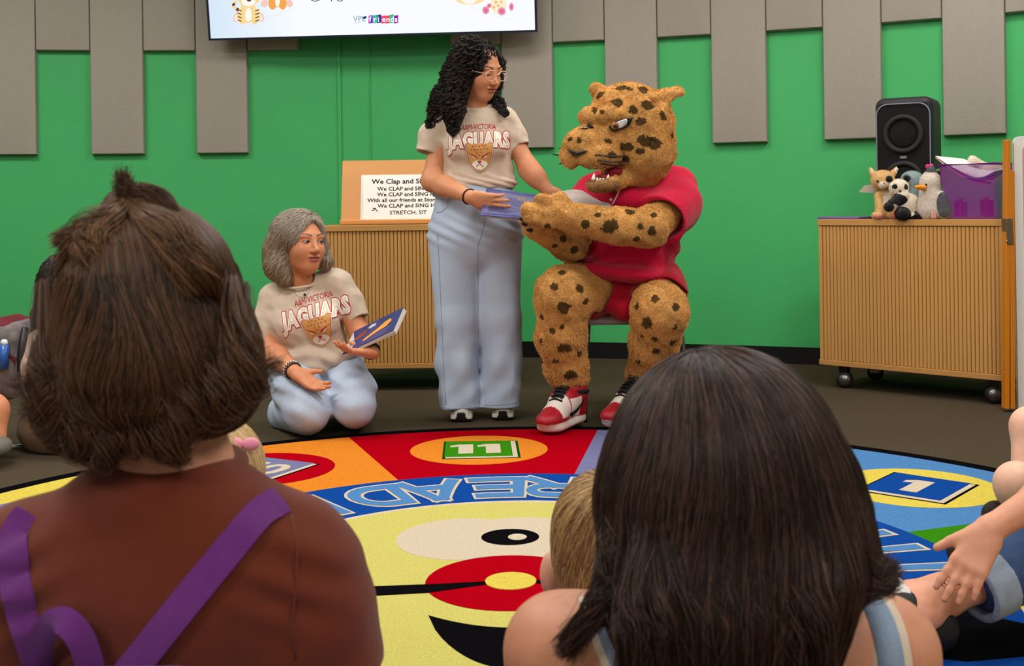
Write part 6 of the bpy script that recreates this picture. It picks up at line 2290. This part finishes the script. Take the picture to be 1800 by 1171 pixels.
def woman_long_hair():
    rg = np.random.default_rng(33)
    Y = 1.20
    root = thing('person', 'woman seen from behind with long straight dark hair, bare shoulders and denim overall straps', 'person', Vector((P(1275, 1000, Y).x, Y, 0)))
    skin = np.array(srgb(198, 138, 108)[:3])
    hc = P(1268, 815, Y + .01)
    R = frame((-.05, 1, -.12))
    v = Vol()
    head_vol(v, hc, R, 1.02)
    nb = P(1275, 1050, Y + .01)
    v.cone(hc + Vector((0, -.02, -.07)), nb, .050, .056, .03)
    v.cone(P(1275, 1285, Y + .02), P(1278, 1500, Y + .04), .150, .13, .05, 'add', ((0, 1, 0), .62))
    for sx, sy, ex, ey_, hx in ((985, 1142, 955, 1500, 1150), (1550, 1146, 1590, 1500, 1400)):
        s_, e_, h_ = P(sx, sy, Y + .02), P(ex, ey_, Y + .05), P(hx, 1480, Y + .32)
        v.cone(nb + Vector((0, 0, -.035)), s_, .055, .052, .05)
        v.chain([s_, e_, h_], [.050, .040, .028], .035)
        hand_vol(v, h_, (.3 if sx < 1200 else -.3, .85, .1), (0, 0, 1), [.5] * 4, .95, -1 if sx < 1200 else 1)
        v.ell(P(sx * .75 + 1275 * .25, 1165, Y - .03), (.055, .03, .05), None, .05)
    def sk(vt):
        c = np.tile(skin, (len(vt), 1))
        f = wob(vt[:, 0], vt[:, 1], vt[:, 2], 520, 3) + wob(vt[:, 0], vt[:, 1], vt[:, 2], 300, 8)
        c[f > 1.25] *= np.array([.88, .82, .80])
        return c
    body = link('body', v.mesh('body', .0045, sk), root, m_skin)
    bb_ = BVHTree.FromPolygons([q.co for q in body.data.vertices], [tuple(p_.vertices) for p_ in body.data.polygons])
    EYE = Vector((0, 0, CAMH))
    # overalls
    m_den = mat('washed_denim', srgb(142, 160, 184), .9, .15, noise=(34, .16), bump=(900, .5))
    m_crm = mat('cream_stitch', srgb(206, 190, 170), .9)
    v = Vol()
    v.cone(P(1276, 1330, Y + .02), P(1278, 1560, Y + .04), .166, .175, .05, 'add', ((0, 1, 0), .64))
    c0 = Vector((nb.x, Y + .05, .11))
    v.ell(c0, (.18, .15, .105), None, .05)
    for e in (-1, 1):
        kn = c0 + Vector((e * .20, .32, .02))
        v.chain([c0 + Vector((e * .09, .04, 0)), kn], [.092, .066], .04)
        v.chain([kn, c0 + Vector((-e * .06, .36 + .05 * e, -.05))], [.060, .048], .03)
    v.cut((0, 0, .009), (0, 0, -1))
    v.cut(P(1276, 1290, Y), (0, 0, 1))
    ov = link('overalls', v.mesh('overalls', .008), root, m_den)
    def on(px, py, off):
        d = (P(px, py, 1.0) - EYE).normalized()
        h_ = bb_.ray_cast(EYE + d * .6, d, 1.5)
        return (h_[0] if h_[0] is not None else P(px, py, Y)) - d * off
    def strap(pts, w, m, off, th, name):
        path = smooth_path([Vector((a, b, 0)) for a, b in pts], 6)
        C = [on(q.x, q.y, off) for q in path]
        bm = bmesh.new(); rows = []
        for i, c in enumerate(C):
            tn = (C[min(i + 1, len(C) - 1)] - C[max(i - 1, 0)]).normalized()
            sd = tn.cross(Vector((0, -1, .35))).normalized()
            nr = sd.cross(tn).normalized()
            if nr.y > 0: nr = -nr
            rows.append([bm.verts.new(c + sd * w * u + nr * th * k_) for u, k_ in ((-.5, 0), (-.48, 1), (0, 1.2), (.48, 1), (.5, 0))])
        for i in range(len(rows) - 1):
            for q in range(5):
                bm.faces.new((rows[i][q], rows[i][(q + 1) % 5], rows[i + 1][(q + 1) % 5], rows[i + 1][q]))
        bmesh.ops.recalc_face_normals(bm, faces=bm.faces)
        return link(name, bm_mesh(name, bm, True), ov, m)
    for pts in ([(1048, 1035), (1060, 1075), (1085, 1140), (1110, 1200), (1130, 1290)], [(1508, 1030), (1535, 1065), (1558, 1120), (1568, 1190), (1566, 1290)]):
        strap(pts, .042, m_crm, .001, .003, 'strap_edge')
        strap(pts, .026, m_den, .004, .003, 'strap')
        strap([(a + 14, b) for a, b in pts], .0014, m_crm, .0085, .0008, 'stitching')
    # ---------------- hair
    m_h = hair_mat('dark_brown_hair', .38, .28)
    DK, MD, LT = srgb(32, 20, 15), srgb(54, 36, 28), srgb(94, 68, 58)
    v = Vol()
    v.ell(P(1270, 785, Y), (.106, .120, .098), None, .03)
    v.ell(P(1270, 900, Y - .01), (.110, .100, .10), None, .06)
    v.chain([P(1180, 900, Y - .03), P(1172, 1050, Y - .06), P(1190, 1250, Y - .07)], [.056, .046, .03], .05)
    v.chain([P(1275, 920, Y - .05), P(1275, 1080, Y - .085), P(1270, 1290, Y - .08)], [.065, .050, .04], .06)
    v.chain([P(1370, 900, Y - .03), P(1385, 1020, Y - .07), P(1390, 1240, Y - .075)], [.056, .048, .03], .05)
    v.chain([P(1430, 860, Y - .01), P(1455, 960, Y - .03), P(1500, 1005, Y - .04)], [.034, .034, .014], .04)
    me = v.mesh('hair', .006)
    paint(me, np.tile(np.array(DK[:3]) * .7, (len(me.vertices), 1)))
    hr = link('hair', me, root, hair_mat('hair_under', .9, .05))
    crown = np.array(P(1225, 640, Y + .01))
    def dirf(p, t):
        d = p - crown
        d = d / (np.linalg.norm(d, axis=1, keepdims=True) + 1e-6)
        w = np.clip((p[:, 2] - P(0, 800, Y).z) / .08, 0, 1)[:, None]
        g = np.zeros_like(p); g[:, 2] = -1
        g[:, 0] = .12 * np.sin(p[:, 2] * 22 + p[:, 0] * 18) + .5 * np.clip((p[:, 0] - P(1420, 0, Y).x) * 14, 0, 1) * np.clip((P(0, 900, Y).z - p[:, 2]) * 14, 0, 1)
        d[:, 2] = np.minimum(d[:, 2], .1) - .25
        return d * w + g * (1 - w)
    pts, _ = comb(v, me, 60000, dirf, .24, 22, -.005, (0, .05), (DK[:3],), .06, inertia=.8, rg=rg)
    cl = wob(pts[:, 0, 0], pts[:, 0, 1], pts[:, 0, 2], 60, 3)
    for q in range(pts.shape[1]):
        f = q / (pts.shape[1] - 1.0)
        pts[:, q, 0] += .0035 * f * np.sin(cl * 7)
        pts[:, q, 1] += .0035 * f * np.cos(cl * 9) - .002 * f
    strands('strands', pts, .00034, .0002, m_h, hr, mixcol(len(pts), (DK, DK, MD, LT), rg) * (.7 + .5 * (cl[:, None] + 1) / 2 * 1.2))
    # lock sweeping over the shoulder, flicked ends, crown wisps
    paths = []
    for _ in range(13):
        j = lambda s: rg.normal(0, s)
        paths.append([P(1110 + j(16), 850 + j(30), Y - .02), P(1102 + j(10), 930 + j(10), Y - .060), P(1085 + j(8), 1000 + j(10), Y - .075), P(1050 + j(7), 1068 + j(6), Y - .085), P(998 + j(9), 1138 + j(9), Y - .08)])
    for _ in range(34):
        j = lambda s: rg.normal(0, s)
        paths.append([P(1425 + j(16), 830 + j(30), Y - .02), P(1440 + j(12), 905 + j(14), Y - .048), P(1470 + j(14), 975 + j(14), Y - .065), P(1515 + j(14), 1018 + j(12), Y - .07), P(1560 + j(14), 1012 + j(18), Y - .065)])
    for x in range(1125, 1450, 14):
        for _ in range(2):
            j = lambda s: rg.normal(0, s)
            paths.append([P(x + j(12), 860 + j(40), Y - .05), P(x + j(12), 960 + j(20), Y - .105), P(x + j(12) + (x - 1280) * .02, 1080 + j(14), Y - .142), P(x + (x - 1280) * .05 + j(20), 1210 + j(24), Y - .14)])
    pl = locks(paths, 70, .0046, rg, 16, .003)
    strands('loose_locks', pl, .00034, .0002, m_h, hr, mixcol(len(pl), (DK, MD, DK, LT), rg))
    wis = []
    for _ in range(34):
        j = lambda s: rg.normal(0, s)
        x0 = rg.uniform(1190, 1330)
        wis.append([P(x0, 650, Y), P(x0 + 20 + j(14), 617 + abs(j(6)) + abs(x0 - 1260) * .08, Y), P(x0 + 50 + j(20), 640 + abs(x0 - 1230) * .16 + j(6), Y)])
    wl = locks(wis, 1, .001, rg, 10, .002)
    strands('wisps', wl, .0004, .0002, m_h, hr, mixcol(len(wl), (MD, LT), rg))
    return root
woman_long_hair()

def small_child(label, hc, R, hairc, Yb, shirt, s=.82, ear=True, seed=5, long_=False, bow=False):
    rg = np.random.default_rng(seed)
    root = thing('person', label, 'person', Vector((hc.x, hc.y, 0)))
    skin = np.array(srgb(222, 164, 138)[:3])
    v = Vol()
    head_vol(v, hc, R, s)
    for e in (-1, 1):
        v.ell(hc + R @ Vector((e * .093, -.006, -.040)) * s, (.014, .020, .030), R, .012)
    nb = hc + Vector((0, 0, -.105 * s - .02))
    v.cone(hc + Vector((0, 0, -.06 * s)), nb, .040, .042, .03)
    for e in (-1, 1):
        sh = nb + Vector((e * .085, 0, -.045)); el = sh + Vector((e * .03, .03, -.13)); wr = el + Vector((-e * .05, .11, -.02))
        v.cone(nb + Vector((0, 0, -.02)), sh, .035, .032, .02)
        v.chain([sh, el, wr], [.032, .029, .021], .02)
        hand_vol(v, wr, (-e * .3, .9, -.2), (0, 0, -1), [.4] * 4, .55, e)
    link('body', v.mesh('body', .0042, lambda vt: np.tile(skin, (len(vt), 1))), root, m_skin)
    v = Vol()
    v.chain([nb + Vector((0, 0, -.055)), nb + Vector((0, 0, -.26))], [.088, .098], .03, 'add', ((0, 1, 0), .8))
    for e in (-1, 1):
        sh = nb + Vector((e * .08, 0, -.045))
        v.cone(sh, sh + Vector((e * .025, .015, -.07)), .044, .046, .03)
    link('shirt', v.mesh('shirt', .006), root, cloth_mat('child_shirt', shirt))
    v = Vol()
    hp = nb + Vector((0, 0, -.27)); hp.z = max(hp.z, .09)
    v.ell(hp, (.105, .09, .075), None, .03)
    for e in (-1, 1):
        kn = hp + Vector((e * .09, .17, .0)); ft = kn + Vector((-e * .02, .11, -hp.z * .5))
        v.chain([hp + Vector((e * .05, .03, 0)), kn, ft], [.055, .046, .034], .03)
    v.cut((0, 0, .011), (0, 0, -1))
    link('trousers', v.mesh('trousers', .007), root, cloth_mat('child_trousers', srgb(70, 80, 110)))
    # short hair
    v = Vol()
    v.ell(hc + R @ Vector((0, -.018, .036)) * s, [q * s for q in (.082, .102, .088)], R, .02)
    v.ell(hc + R @ Vector((0, -.055, -.02)) * s, [q * s for q in (.066, .055, .072)], R, .03)
    v.ell(hc + R @ Vector((0, .10, -.03)) * s, [q * s for q in (.07, .075, .09)], R, .01, 'sub')
    if not long_:
        for e in (-1, 1):
            v.ell(hc + R @ Vector((e * .100, -.004, -.044)) * s, [q * s for q in (.040, .040, .044)], R, .01, 'sub')
    if long_:
        v.ell(hc + R @ Vector((0, -.07, -.07)) * s, [q * s for q in (.075, .045, .09)], R, .04)
    me = v.mesh('hair', .005)
    base = np.array(hairc[0][:3])
    paint(me, np.tile(base * .7, (len(me.vertices), 1)))
    m_h = hair_mat('blond_hair', .45, .3)
    hr = link('hair', me, root, hair_mat('hair_under', .9, .05))
    crown = np.array(hc + R @ Vector((.01, -.055, .10)) * s)
    def dirf(p, t):
        d = p - crown
        d = d / (np.linalg.norm(d, axis=1, keepdims=True) + 1e-6)
        d[:, 2] -= .35
        x = np.cross(d, np.array([0, 0, 1.0])) * .35
        return d + x
    pts, _ = comb(v, me, 14000, dirf, .06 if not long_ else .12, 10, -.003, (0, .05), (base,), .14, inertia=.6, rg=rg)
    strands('strands', pts, .0005, .00025, m_h, hr, mixcol(len(pts), hairc, rg))
    if bow:
        bc = hc + Vector((.055, -.05, .078))
        for e in (-1, 1):
            ball('bow', bc + Vector((e * .012, 0, .002)), .012, mat('bow_pink', srgb(236, 150, 176), .7), root, (1.1, .5, .8))
    return root
small_child('small blond boy sitting against the woman with long dark hair', P(1072, 968, 1.62), frame((.30, .93, -.12)),
            (srgb(128, 94, 58), srgb(176, 138, 88), srgb(206, 172, 120), srgb(110, 80, 50)), 1.62, srgb(120, 130, 150), .90, seed=5)
small_child('pale blond child with a pink bow in front of the woman with the topknot', P(378, 862, 1.78), frame((.30, .95, -.05)),
            (srgb(206, 176, 128), srgb(226, 200, 150), srgb(176, 144, 96)), 1.78, srgb(200, 150, 170), .92, seed=6, long_=True, bow=True)

# ================================================================ people at the edges of the frame
def backpack_sitter():
    rg = np.random.default_rng(41)
    Y = 4.62
    root = thing('person', 'person with long dark hair and pale pink T-shirt sitting on the floor wearing a backpack', 'person', Vector((P(105, 780, Y).x, Y, 0)))
    hc = P(122, 505, Y)
    R = frame((.95, -.25, -.05))
    skin = SKIN
    v = Vol()
    head_vol(v, hc, R, 1.05)
    nb = P(108, 572, Y)
    v.cone(hc + Vector((0, 0, -.07)), nb, .05, .055, .03)
    sh = P(72, 610, Y - .08); el = P(92, 690, Y - .14); wr = P(165, 720, Y - .12)
    v.cone(nb + Vector((0, 0, -.03)), sh, .05, .04, .03)
    v.chain([sh, el, wr], [.042, .040, .027], .03)
    hand_vol(v, wr, (.9, -.1, -.2), (0, 0, -1), [.3] * 4, 1.0, 1)
    sh2 = P(135, 605, Y + .12); el2 = P(160, 680, Y + .14); wr2 = P(200, 715, Y + .05)
    v.cone(nb + Vector((0, 0, -.03)), sh2, .05, .04, .03)
    v.chain([sh2, el2, wr2], [.042, .040, .027], .03)
    hand_vol(v, wr2, (.9, -.1, -.2), (0, 0, -1), [.3] * 4, 1.0, -1)
    link('body', v.mesh('body', .005, lambda q: np.tile(skin, (len(q), 1))), root, m_skin)
    m_t = cloth_mat('pale_pink_cotton', srgb(206, 178, 164))
    v = Vol()
    v.chain([P(103, 618, Y), P(100, 740, Y)], [.13, .135], .04, 'add', ((1, 0, 0), .85))
    v.cone(nb + Vector((0, 0, -.05)), P(80, 606, Y - .08), .065, .062, .04)
    v.cone(nb + Vector((0, 0, -.05)), P(130, 604, Y + .10), .065, .062, .04)
    e_ = P(72, 676, Y - .12)
    v.group(sleeve_vol([P(74, 606, Y - .09), P(66, 640, Y - .11), e_], [.062, .068, .066], e_ - P(68, 640, Y - .11), .052), .03)
    v.disp(lambda x, y, z: .006 * wob(x, y, z, 34, 3))
    link('t_shirt', v.mesh('t_shirt', .006), root, m_t)
    v = Vol()
    m_b = cloth_mat('brown_trousers', srgb(112, 84, 58))
    v.ell(P(110, 752, Y), (.17, .16, .115), None, .04)
    v.chain([P(110, 755, Y - .06), P(200, 735, Y - .12), P(215, 778, Y - .05)], [.10, .085, .06], .04)
    v.chain([P(110, 755, Y + .06), P(210, 735, Y + .12), P(225, 770, Y + .05)], [.10, .085, .06], .04)
    v.cut((0, 0, .003), (0, 0, -1))
    link('trousers', v.mesh('trousers', .008), root, m_b)
    v = Vol()
    v.ell(hc + Vector((-.01, 0, .025)), (.105, .095, .11), None, .03)
    v.chain([P(98, 510, Y - .04), P(82, 560, Y - .05), P(72, 590, Y - .06)], [.06, .045, .016], .04)
    v.chain([P(100, 520, Y + .03), P(95, 600, Y + .03)], [.07, .05], .04)
    v.ell(hc + R @ Vector((0, .105, -.03)), (.06, .085, .11), R, .02, 'sub')
    me = v.mesh('hair', .006)
    paint(me, np.tile(np.array(srgb(34, 24, 20)[:3]), (len(me.vertices), 1)))
    hr = link('hair', me, root, hair_mat('hair_under', .9, .05))
    pts, col = comb(v, me, 6000, down, .12, 12, -.006, (.003, .05), (srgb(30, 22, 18)[:3], srgb(60, 42, 32)[:3]), .25, rg=rg)
    strands('strands', pts, .0009, .0005, hair_mat('dark_hair', .4, .4), hr, col)
    # backpack on the back
    bag = thing('backpack', 'grey and maroon backpack on the back of the person sitting by the wall', 'backpack', P(18, 690, Y))
    m_g = mat('backpack_grey', srgb(120, 112, 112), .8, .2, noise=(26, .45), bump=(300, .4))
    m_m = mat('backpack_maroon', srgb(104, 18, 34), .7, .3, bump=(300, .3))
    v = Vol(); v.box(P(22, 628, Y), (.095, .145, .150), Matrix.Rotation(math.radians(8), 4, 'Y'), .06, .02)
    link('main_body', v.mesh('main_body', .006), bag, m_g)
    v = Vol(); v.box(P(8, 655, Y), (.075, .125, .090), Matrix.Rotation(math.radians(8), 4, 'Y'), .05, .02)
    link('front_pocket', v.mesh('front_pocket', .006), bag, m_g)
    v = Vol(); v.box(P(20, 580, Y), (.06, .13, .05), Matrix.Rotation(math.radians(20), 4, 'Y'), .04, .02)
    link('top_flap', v.mesh('top_flap', .006), bag, m_m)
    tube('shoulder_strap', smooth_path([P(44, 578, Y - .12), P(38, 610, Y - .165), P(36, 650, Y - .165), P(48, 690, Y - .13)], 5), .014, m_blackp, bag, 8)
    tube('piping', smooth_path([P(-4, 625, Y - .135), P(12, 622, Y - .14), P(30, 640, Y - .14), P(36, 680, Y - .13)], 5), .007, m_m, bag, 6)
    bt = tube('water_bottle', [P(4, 648, Y - .16), P(7, 606, Y - .16)], [.022, .020], mat('bottle_blue', srgb(40, 90, 170), .3, .5), None, 14)
    tag(bt, 'small blue bottle with a white cap in the backpack side pocket', 'bottle')
    tube('cap', [P(7, 606, Y - .16), P(7.5, 601, Y - .16), P(8, 597, Y - .16)], [.014, .014, .008], mat('cap_white', srgb(220, 222, 228), .4), bt, 12)
backpack_sitter()

def far_left_child():
    Y = 4.35
    root = thing('person', 'child at the edge of the picture, only a bare knee and grey shoe showing', 'person', Vector((P(-40, 790, Y).x, Y, 0)))
    v = Vol()
    hip = P(-150, 760, Y + .05); kn = P(-16, 722, Y); an = P(-10, 778, Y - .03)
    v.chain([hip, kn, an], [.085, .060, .042], .03)
    hip2 = P(-150, 765, Y + .25)
    v.chain([hip2, P(-40, 735, Y + .22), P(-50, 775, Y + .15)], [.085, .06, .042], .03)
    v.chain([hip, P(-170, 640, Y + .12), P(-168, 585, Y + .12)], [.10, .11, .045], .04)
    hcc = P(-160, 540, Y + .12)
    Rr = frame((.9, .4, 0))
    head_vol(v, hcc, Rr, .9)
    link('body', v.mesh('body', .007, lambda q: np.tile(SKIN, (len(q), 1))), root, m_skin)
    v = Vol(); v.chain([P(-160, 755, Y + .15), P(-168, 620, Y + .12)], [.14, .12], .04)
    v.cut((0, 0, .004), (0, 0, -1))
    link('shirt', v.mesh('shirt', .009), root, cloth_mat('child_shirt', srgb(90, 110, 130)))
    v = Vol(); v.ell(hcc + Vector((-.012, 0, .032)), (.100, .090, .090), None, .02); v.ell(hcc + Rr @ Vector((0, .1, -.02)), (.06, .08, .09), Rr, .01, 'sub')
    link('hair', v.mesh('hair', .007), root, mat('hair_plain', srgb(60, 42, 30), .6))
    v = Vol(); v.ell(P(-4, 786, Y - .06), (.045, .075, .038), None, .02); v.cut((0, 0, .002), (0, 0, -1))
    link('shoe', v.mesh('shoe', .006), root, mat('grey_canvas', srgb(110, 106, 100), .9))
    g = G(16, 786)
    bm_pts = [(-.035, -.02), (.055, -.012), (.012, .005), (.045, .05), (-.015, .03), (-.05, .035)]
    pp = poly_prism('paper_scrap', [(g.x + x, g.y + y) for x, y in bm_pts], .001, .003, mat('paper_blue', srgb(196, 208, 226), .7), None)
    tag(pp, 'crumpled pale blue and white paper scrap on the carpet', 'paper')
    mk = tube('marker', [G(-4, 794) + Vector((0, 0, .007)), G(12, 788) + Vector((0, 0, .007))], .006, mat('marker_orange', srgb(206, 92, 40), .5), None, 10)
    tag(mk, 'orange marker pen on the carpet at the edge of the picture', 'marker')
far_left_child()

def right_sitter():
    """person whose rolled-up jeans and clasped hands reach into the frame"""
    rg = np.random.default_rng(52)
    Y = 2.42
    root = thing('person', 'person in rolled blue jeans at the edge of the rug, both hands clasping one ankle', 'person', Vector((P(2050, 1100, Y).x, Y + .2, 0)))
    skin = np.array(srgb(206, 146, 118)[:3])
    v = Vol()
    kn = P(1985, 880, Y + .15); an = P(1655, 1048, Y)
    v.chain([P(1775, 1000, Y + .05), an, P(1592, 1058, Y - .02)], [.046, .039, .040], .03)
    v.ell(P(1610, 1075, Y - .03), (.06, .06, .045), None, .03)
    # near arm and hand
    el, wr = P(1905, 830, Y - .02), P(1738, 932, Y - .08)
    v.chain([P(2010, 640, Y + .25), el, el + (wr - el) * .4, wr], [.046, .038, .035, .025], .03)
    hand_vol(v, wr, (-.60, -.30, -.76), (.30, .70, -.45), [.08, .10, .12, .14], 1.0, -1, .07, (.75, .75, .15))
    # far hand underneath
    wr2 = P(1762, 985, Y + .10)
    v.chain([P(1850, 930, Y + .12), wr2], [.045, .030], .03)
    hand_vol(v, wr2, (-.85, -.25, -.42), (.1, -.6, -.5), [.15, .15, .2, .2], 1.0, 1, .05, (.8, .6, .1))
    # rest of the body outside the frame
    hcc = P(2120, 420, Y + .45)
    Rr = frame((-.8, .5, -.05))
    head_vol(v, hcc, Rr, 1.05)
    v.chain([hcc + Vector((0, 0, -.08)), P(2110, 560, Y + .42), P(2110, 620, Y + .42)], [.05, .06, .10], .04)
    v.cone(P(2100, 620, Y + .42), P(2010, 640, Y + .25), .06, .052, .04)
    link('body', v.mesh('body', .0042, lambda q: np.tile(skin, (len(q), 1))), root, m_skin)
    v = Vol()
    v.chain([P(2110, 640, Y + .42), P(2110, 980, Y + .42)], [.15, .165], .05, 'add', ((0, 1, 0), .8))
    v.cone(P(2100, 610, Y + .42), P(2015, 650, Y + .26), .08, .072, .05)
    v.cone(P(2015, 650, Y + .26), P(1985, 700, Y + .18), .072, .070, .04)
    link('shirt', v.mesh('shirt', .009), root, cloth_mat('navy_shirt', srgb(60, 66, 86)))
    v = Vol(); v.ell(hcc + Vector((.012, -.006, .034)), (.116, .108, .106), None, .02); v.ell(hcc + Rr @ Vector((0, .105, -.03)), (.06, .08, .1), Rr, .01, 'sub')
    link('hair', v.mesh('hair', .007), root, mat('hair_plain', srgb(70, 50, 36), .6))
    # jeans with turned-up cuff
    m_j = mat('blue_denim', srgb(62, 84, 122), .9, .15, noise=(30, .18), bump=(900, .5))
    m_cuff = mat('denim_inside', srgb(150, 164, 186), .9, .15, noise=(40, .10), bump=(900, .5))
    v = Vol()
    c0, c1 = P(1728, 1032, Y + .01), P(1790, 1000, Y + .04)
    v.chain([P(1745, 1022, Y + .02), P(1850, 968, Y + .08), kn], [.062, .078, .085], .04)
    v.chain([kn, P(2110, 1080, Y + .42)], [.088, .11], .05)
    v.ell(P(2115, 1090, Y + .45), (.18, .17, .11), None, .05)
    v.chain([P(2110, 1120, Y + .50), P(1990, 1130, Y + .62), P(1900, 1000, Y + .70)], [.09, .07, .055], .05)
    dcf = (P(1745, 1022, Y + .02) - P(1850, 968, Y + .08))
    v.cut(P(1722, 1036, Y + .0), dcf)
    v.disp(lambda x, y, z: .004 * wob(x, y, z, 30, 6))
    je = link('jeans', v.mesh('jeans', .005), root, m_j)
    dn_ = dcf.normalized()
    v = Vol()
    q0, q1 = P(1712, 1040, Y - .004), P(1752, 1019, Y + .02)
    v.cone(q0, q1, .068, .071, .01)
    v.cut(q0, dn_); v.cut(q1, -dn_)
    v.cone(q0 + dn_ * .05, q1 - dn_ * .05, .052, .054, .003, 'sub')
    link('cuff', v.mesh('cuff', .004), je, m_cuff)
    # sock and shoe
    m_s = mat('sock_white', srgb(222, 216, 210), .9, bump=(400, .4))
    v = Vol(); v.cone(P(1600, 1052, Y - .02), P(1588, 1060, Y - .02), .047, .050, .01)
    v.cut(P(1604, 1050, Y - .02), P(1604, 1050, Y) - P(1588, 1060, Y))
    link('sock', v.mesh('sock', .005), root, m_s)
    m_bs = mat('black_shoe', srgb(22, 22, 24), .6, .3)
    v = Vol()
    v.chain([P(1640, 1105, Y - .03), P(1590, 1078, Y - .03), P(1540, 1070, Y + .02)], [.050, .050, .040], .03)
    v.cut((0, 0, .016), (0, 0, -1))
    link('shoe', v.mesh('shoe', .005), root, m_bs)
right_sitter()

def right_child():
    Y = 3.25
    root = thing('person', 'child in olive shorts at the edge of the picture with bare knees and dark sandals', 'person', Vector((P(1850, 900, Y).x, Y, 0)))
    skin = np.array(srgb(226, 176, 152)[:3])
    v = Vol()
    k1 = P(1788, 852, Y - .08)
    v.chain([P(1900, 868, Y + .05), k1, P(1790, 905, Y - .03)], [.075, .056, .045], .03)
    v.chain([P(1900, 860, Y + .15), P(1812, 750, Y + .10), P(1803, 890, Y + .02)], [.07, .052, .040], .03)
    v.chain([P(1905, 850, Y + .12), P(1910, 640, Y + .14), P(1905, 590, Y + .14)], [.10, .09, .04], .04)
    hcc = P(1900, 530, Y + .13)
    Rr = frame((-.9, .2, 0))
    head_vol(v, hcc, Rr, .88)
    link('body', v.mesh('body', .006, lambda q: np.tile(skin, (len(q), 1))), root, m_skin)
    v = Vol(); v.chain([P(1905, 840, Y + .12), P(1910, 650, Y + .14)], [.13, .11], .04)
    link('shirt', v.mesh('shirt', .009), root, cloth_mat('child_shirt', srgb(150, 120, 110)))
    v = Vol(); v.ell(hcc + Vector((.012, 0, .032)), (.100, .084, .090), None, .02); v.ell(hcc + Rr @ Vector((0, .1, -.02)), (.06, .08, .09), Rr, .01, 'sub')
    link('hair', v.mesh('hair', .007), root, mat('hair_plain', srgb(90, 64, 44), .6))
    m_ol = cloth_mat('olive_cotton', srgb(92, 78, 48))
    v = Vol()
    v.chain([P(1905, 865, Y + .06), P(1830, 862, Y - .02)], [.10, .082], .04)
    v.chain([P(1905, 855, Y + .15), P(1850, 800, Y + .12)], [.10, .075], .04)
    v.cone(P(1772, 870, Y - .06), P(1768, 892, Y - .05), .030, .022, .02)
    link('shorts', v.mesh('shorts', .007), root, m_ol)
    m_sd = mat('sandal_brown', srgb(44, 34, 26), .8, bump=(200, .6))
    v = Vol()
    v.chain([P(1795, 912, Y - .05), P(1752, 906, Y - .06)], [.045, .040], .02)
    v.cut((0, 0, .010), (0, 0, -1))
    link('sandal', v.mesh('sandal', .005), root, m_sd)
    v = Vol()
    v.chain([P(1800, 935, Y - .3), P(1690, 968, Y - .42)], [.036, .036], .02)
    v.cut((0, 0, .010), (0, 0, -1))
    link('sandal', v.mesh('sandal', .005), root, m_sd)
right_child()
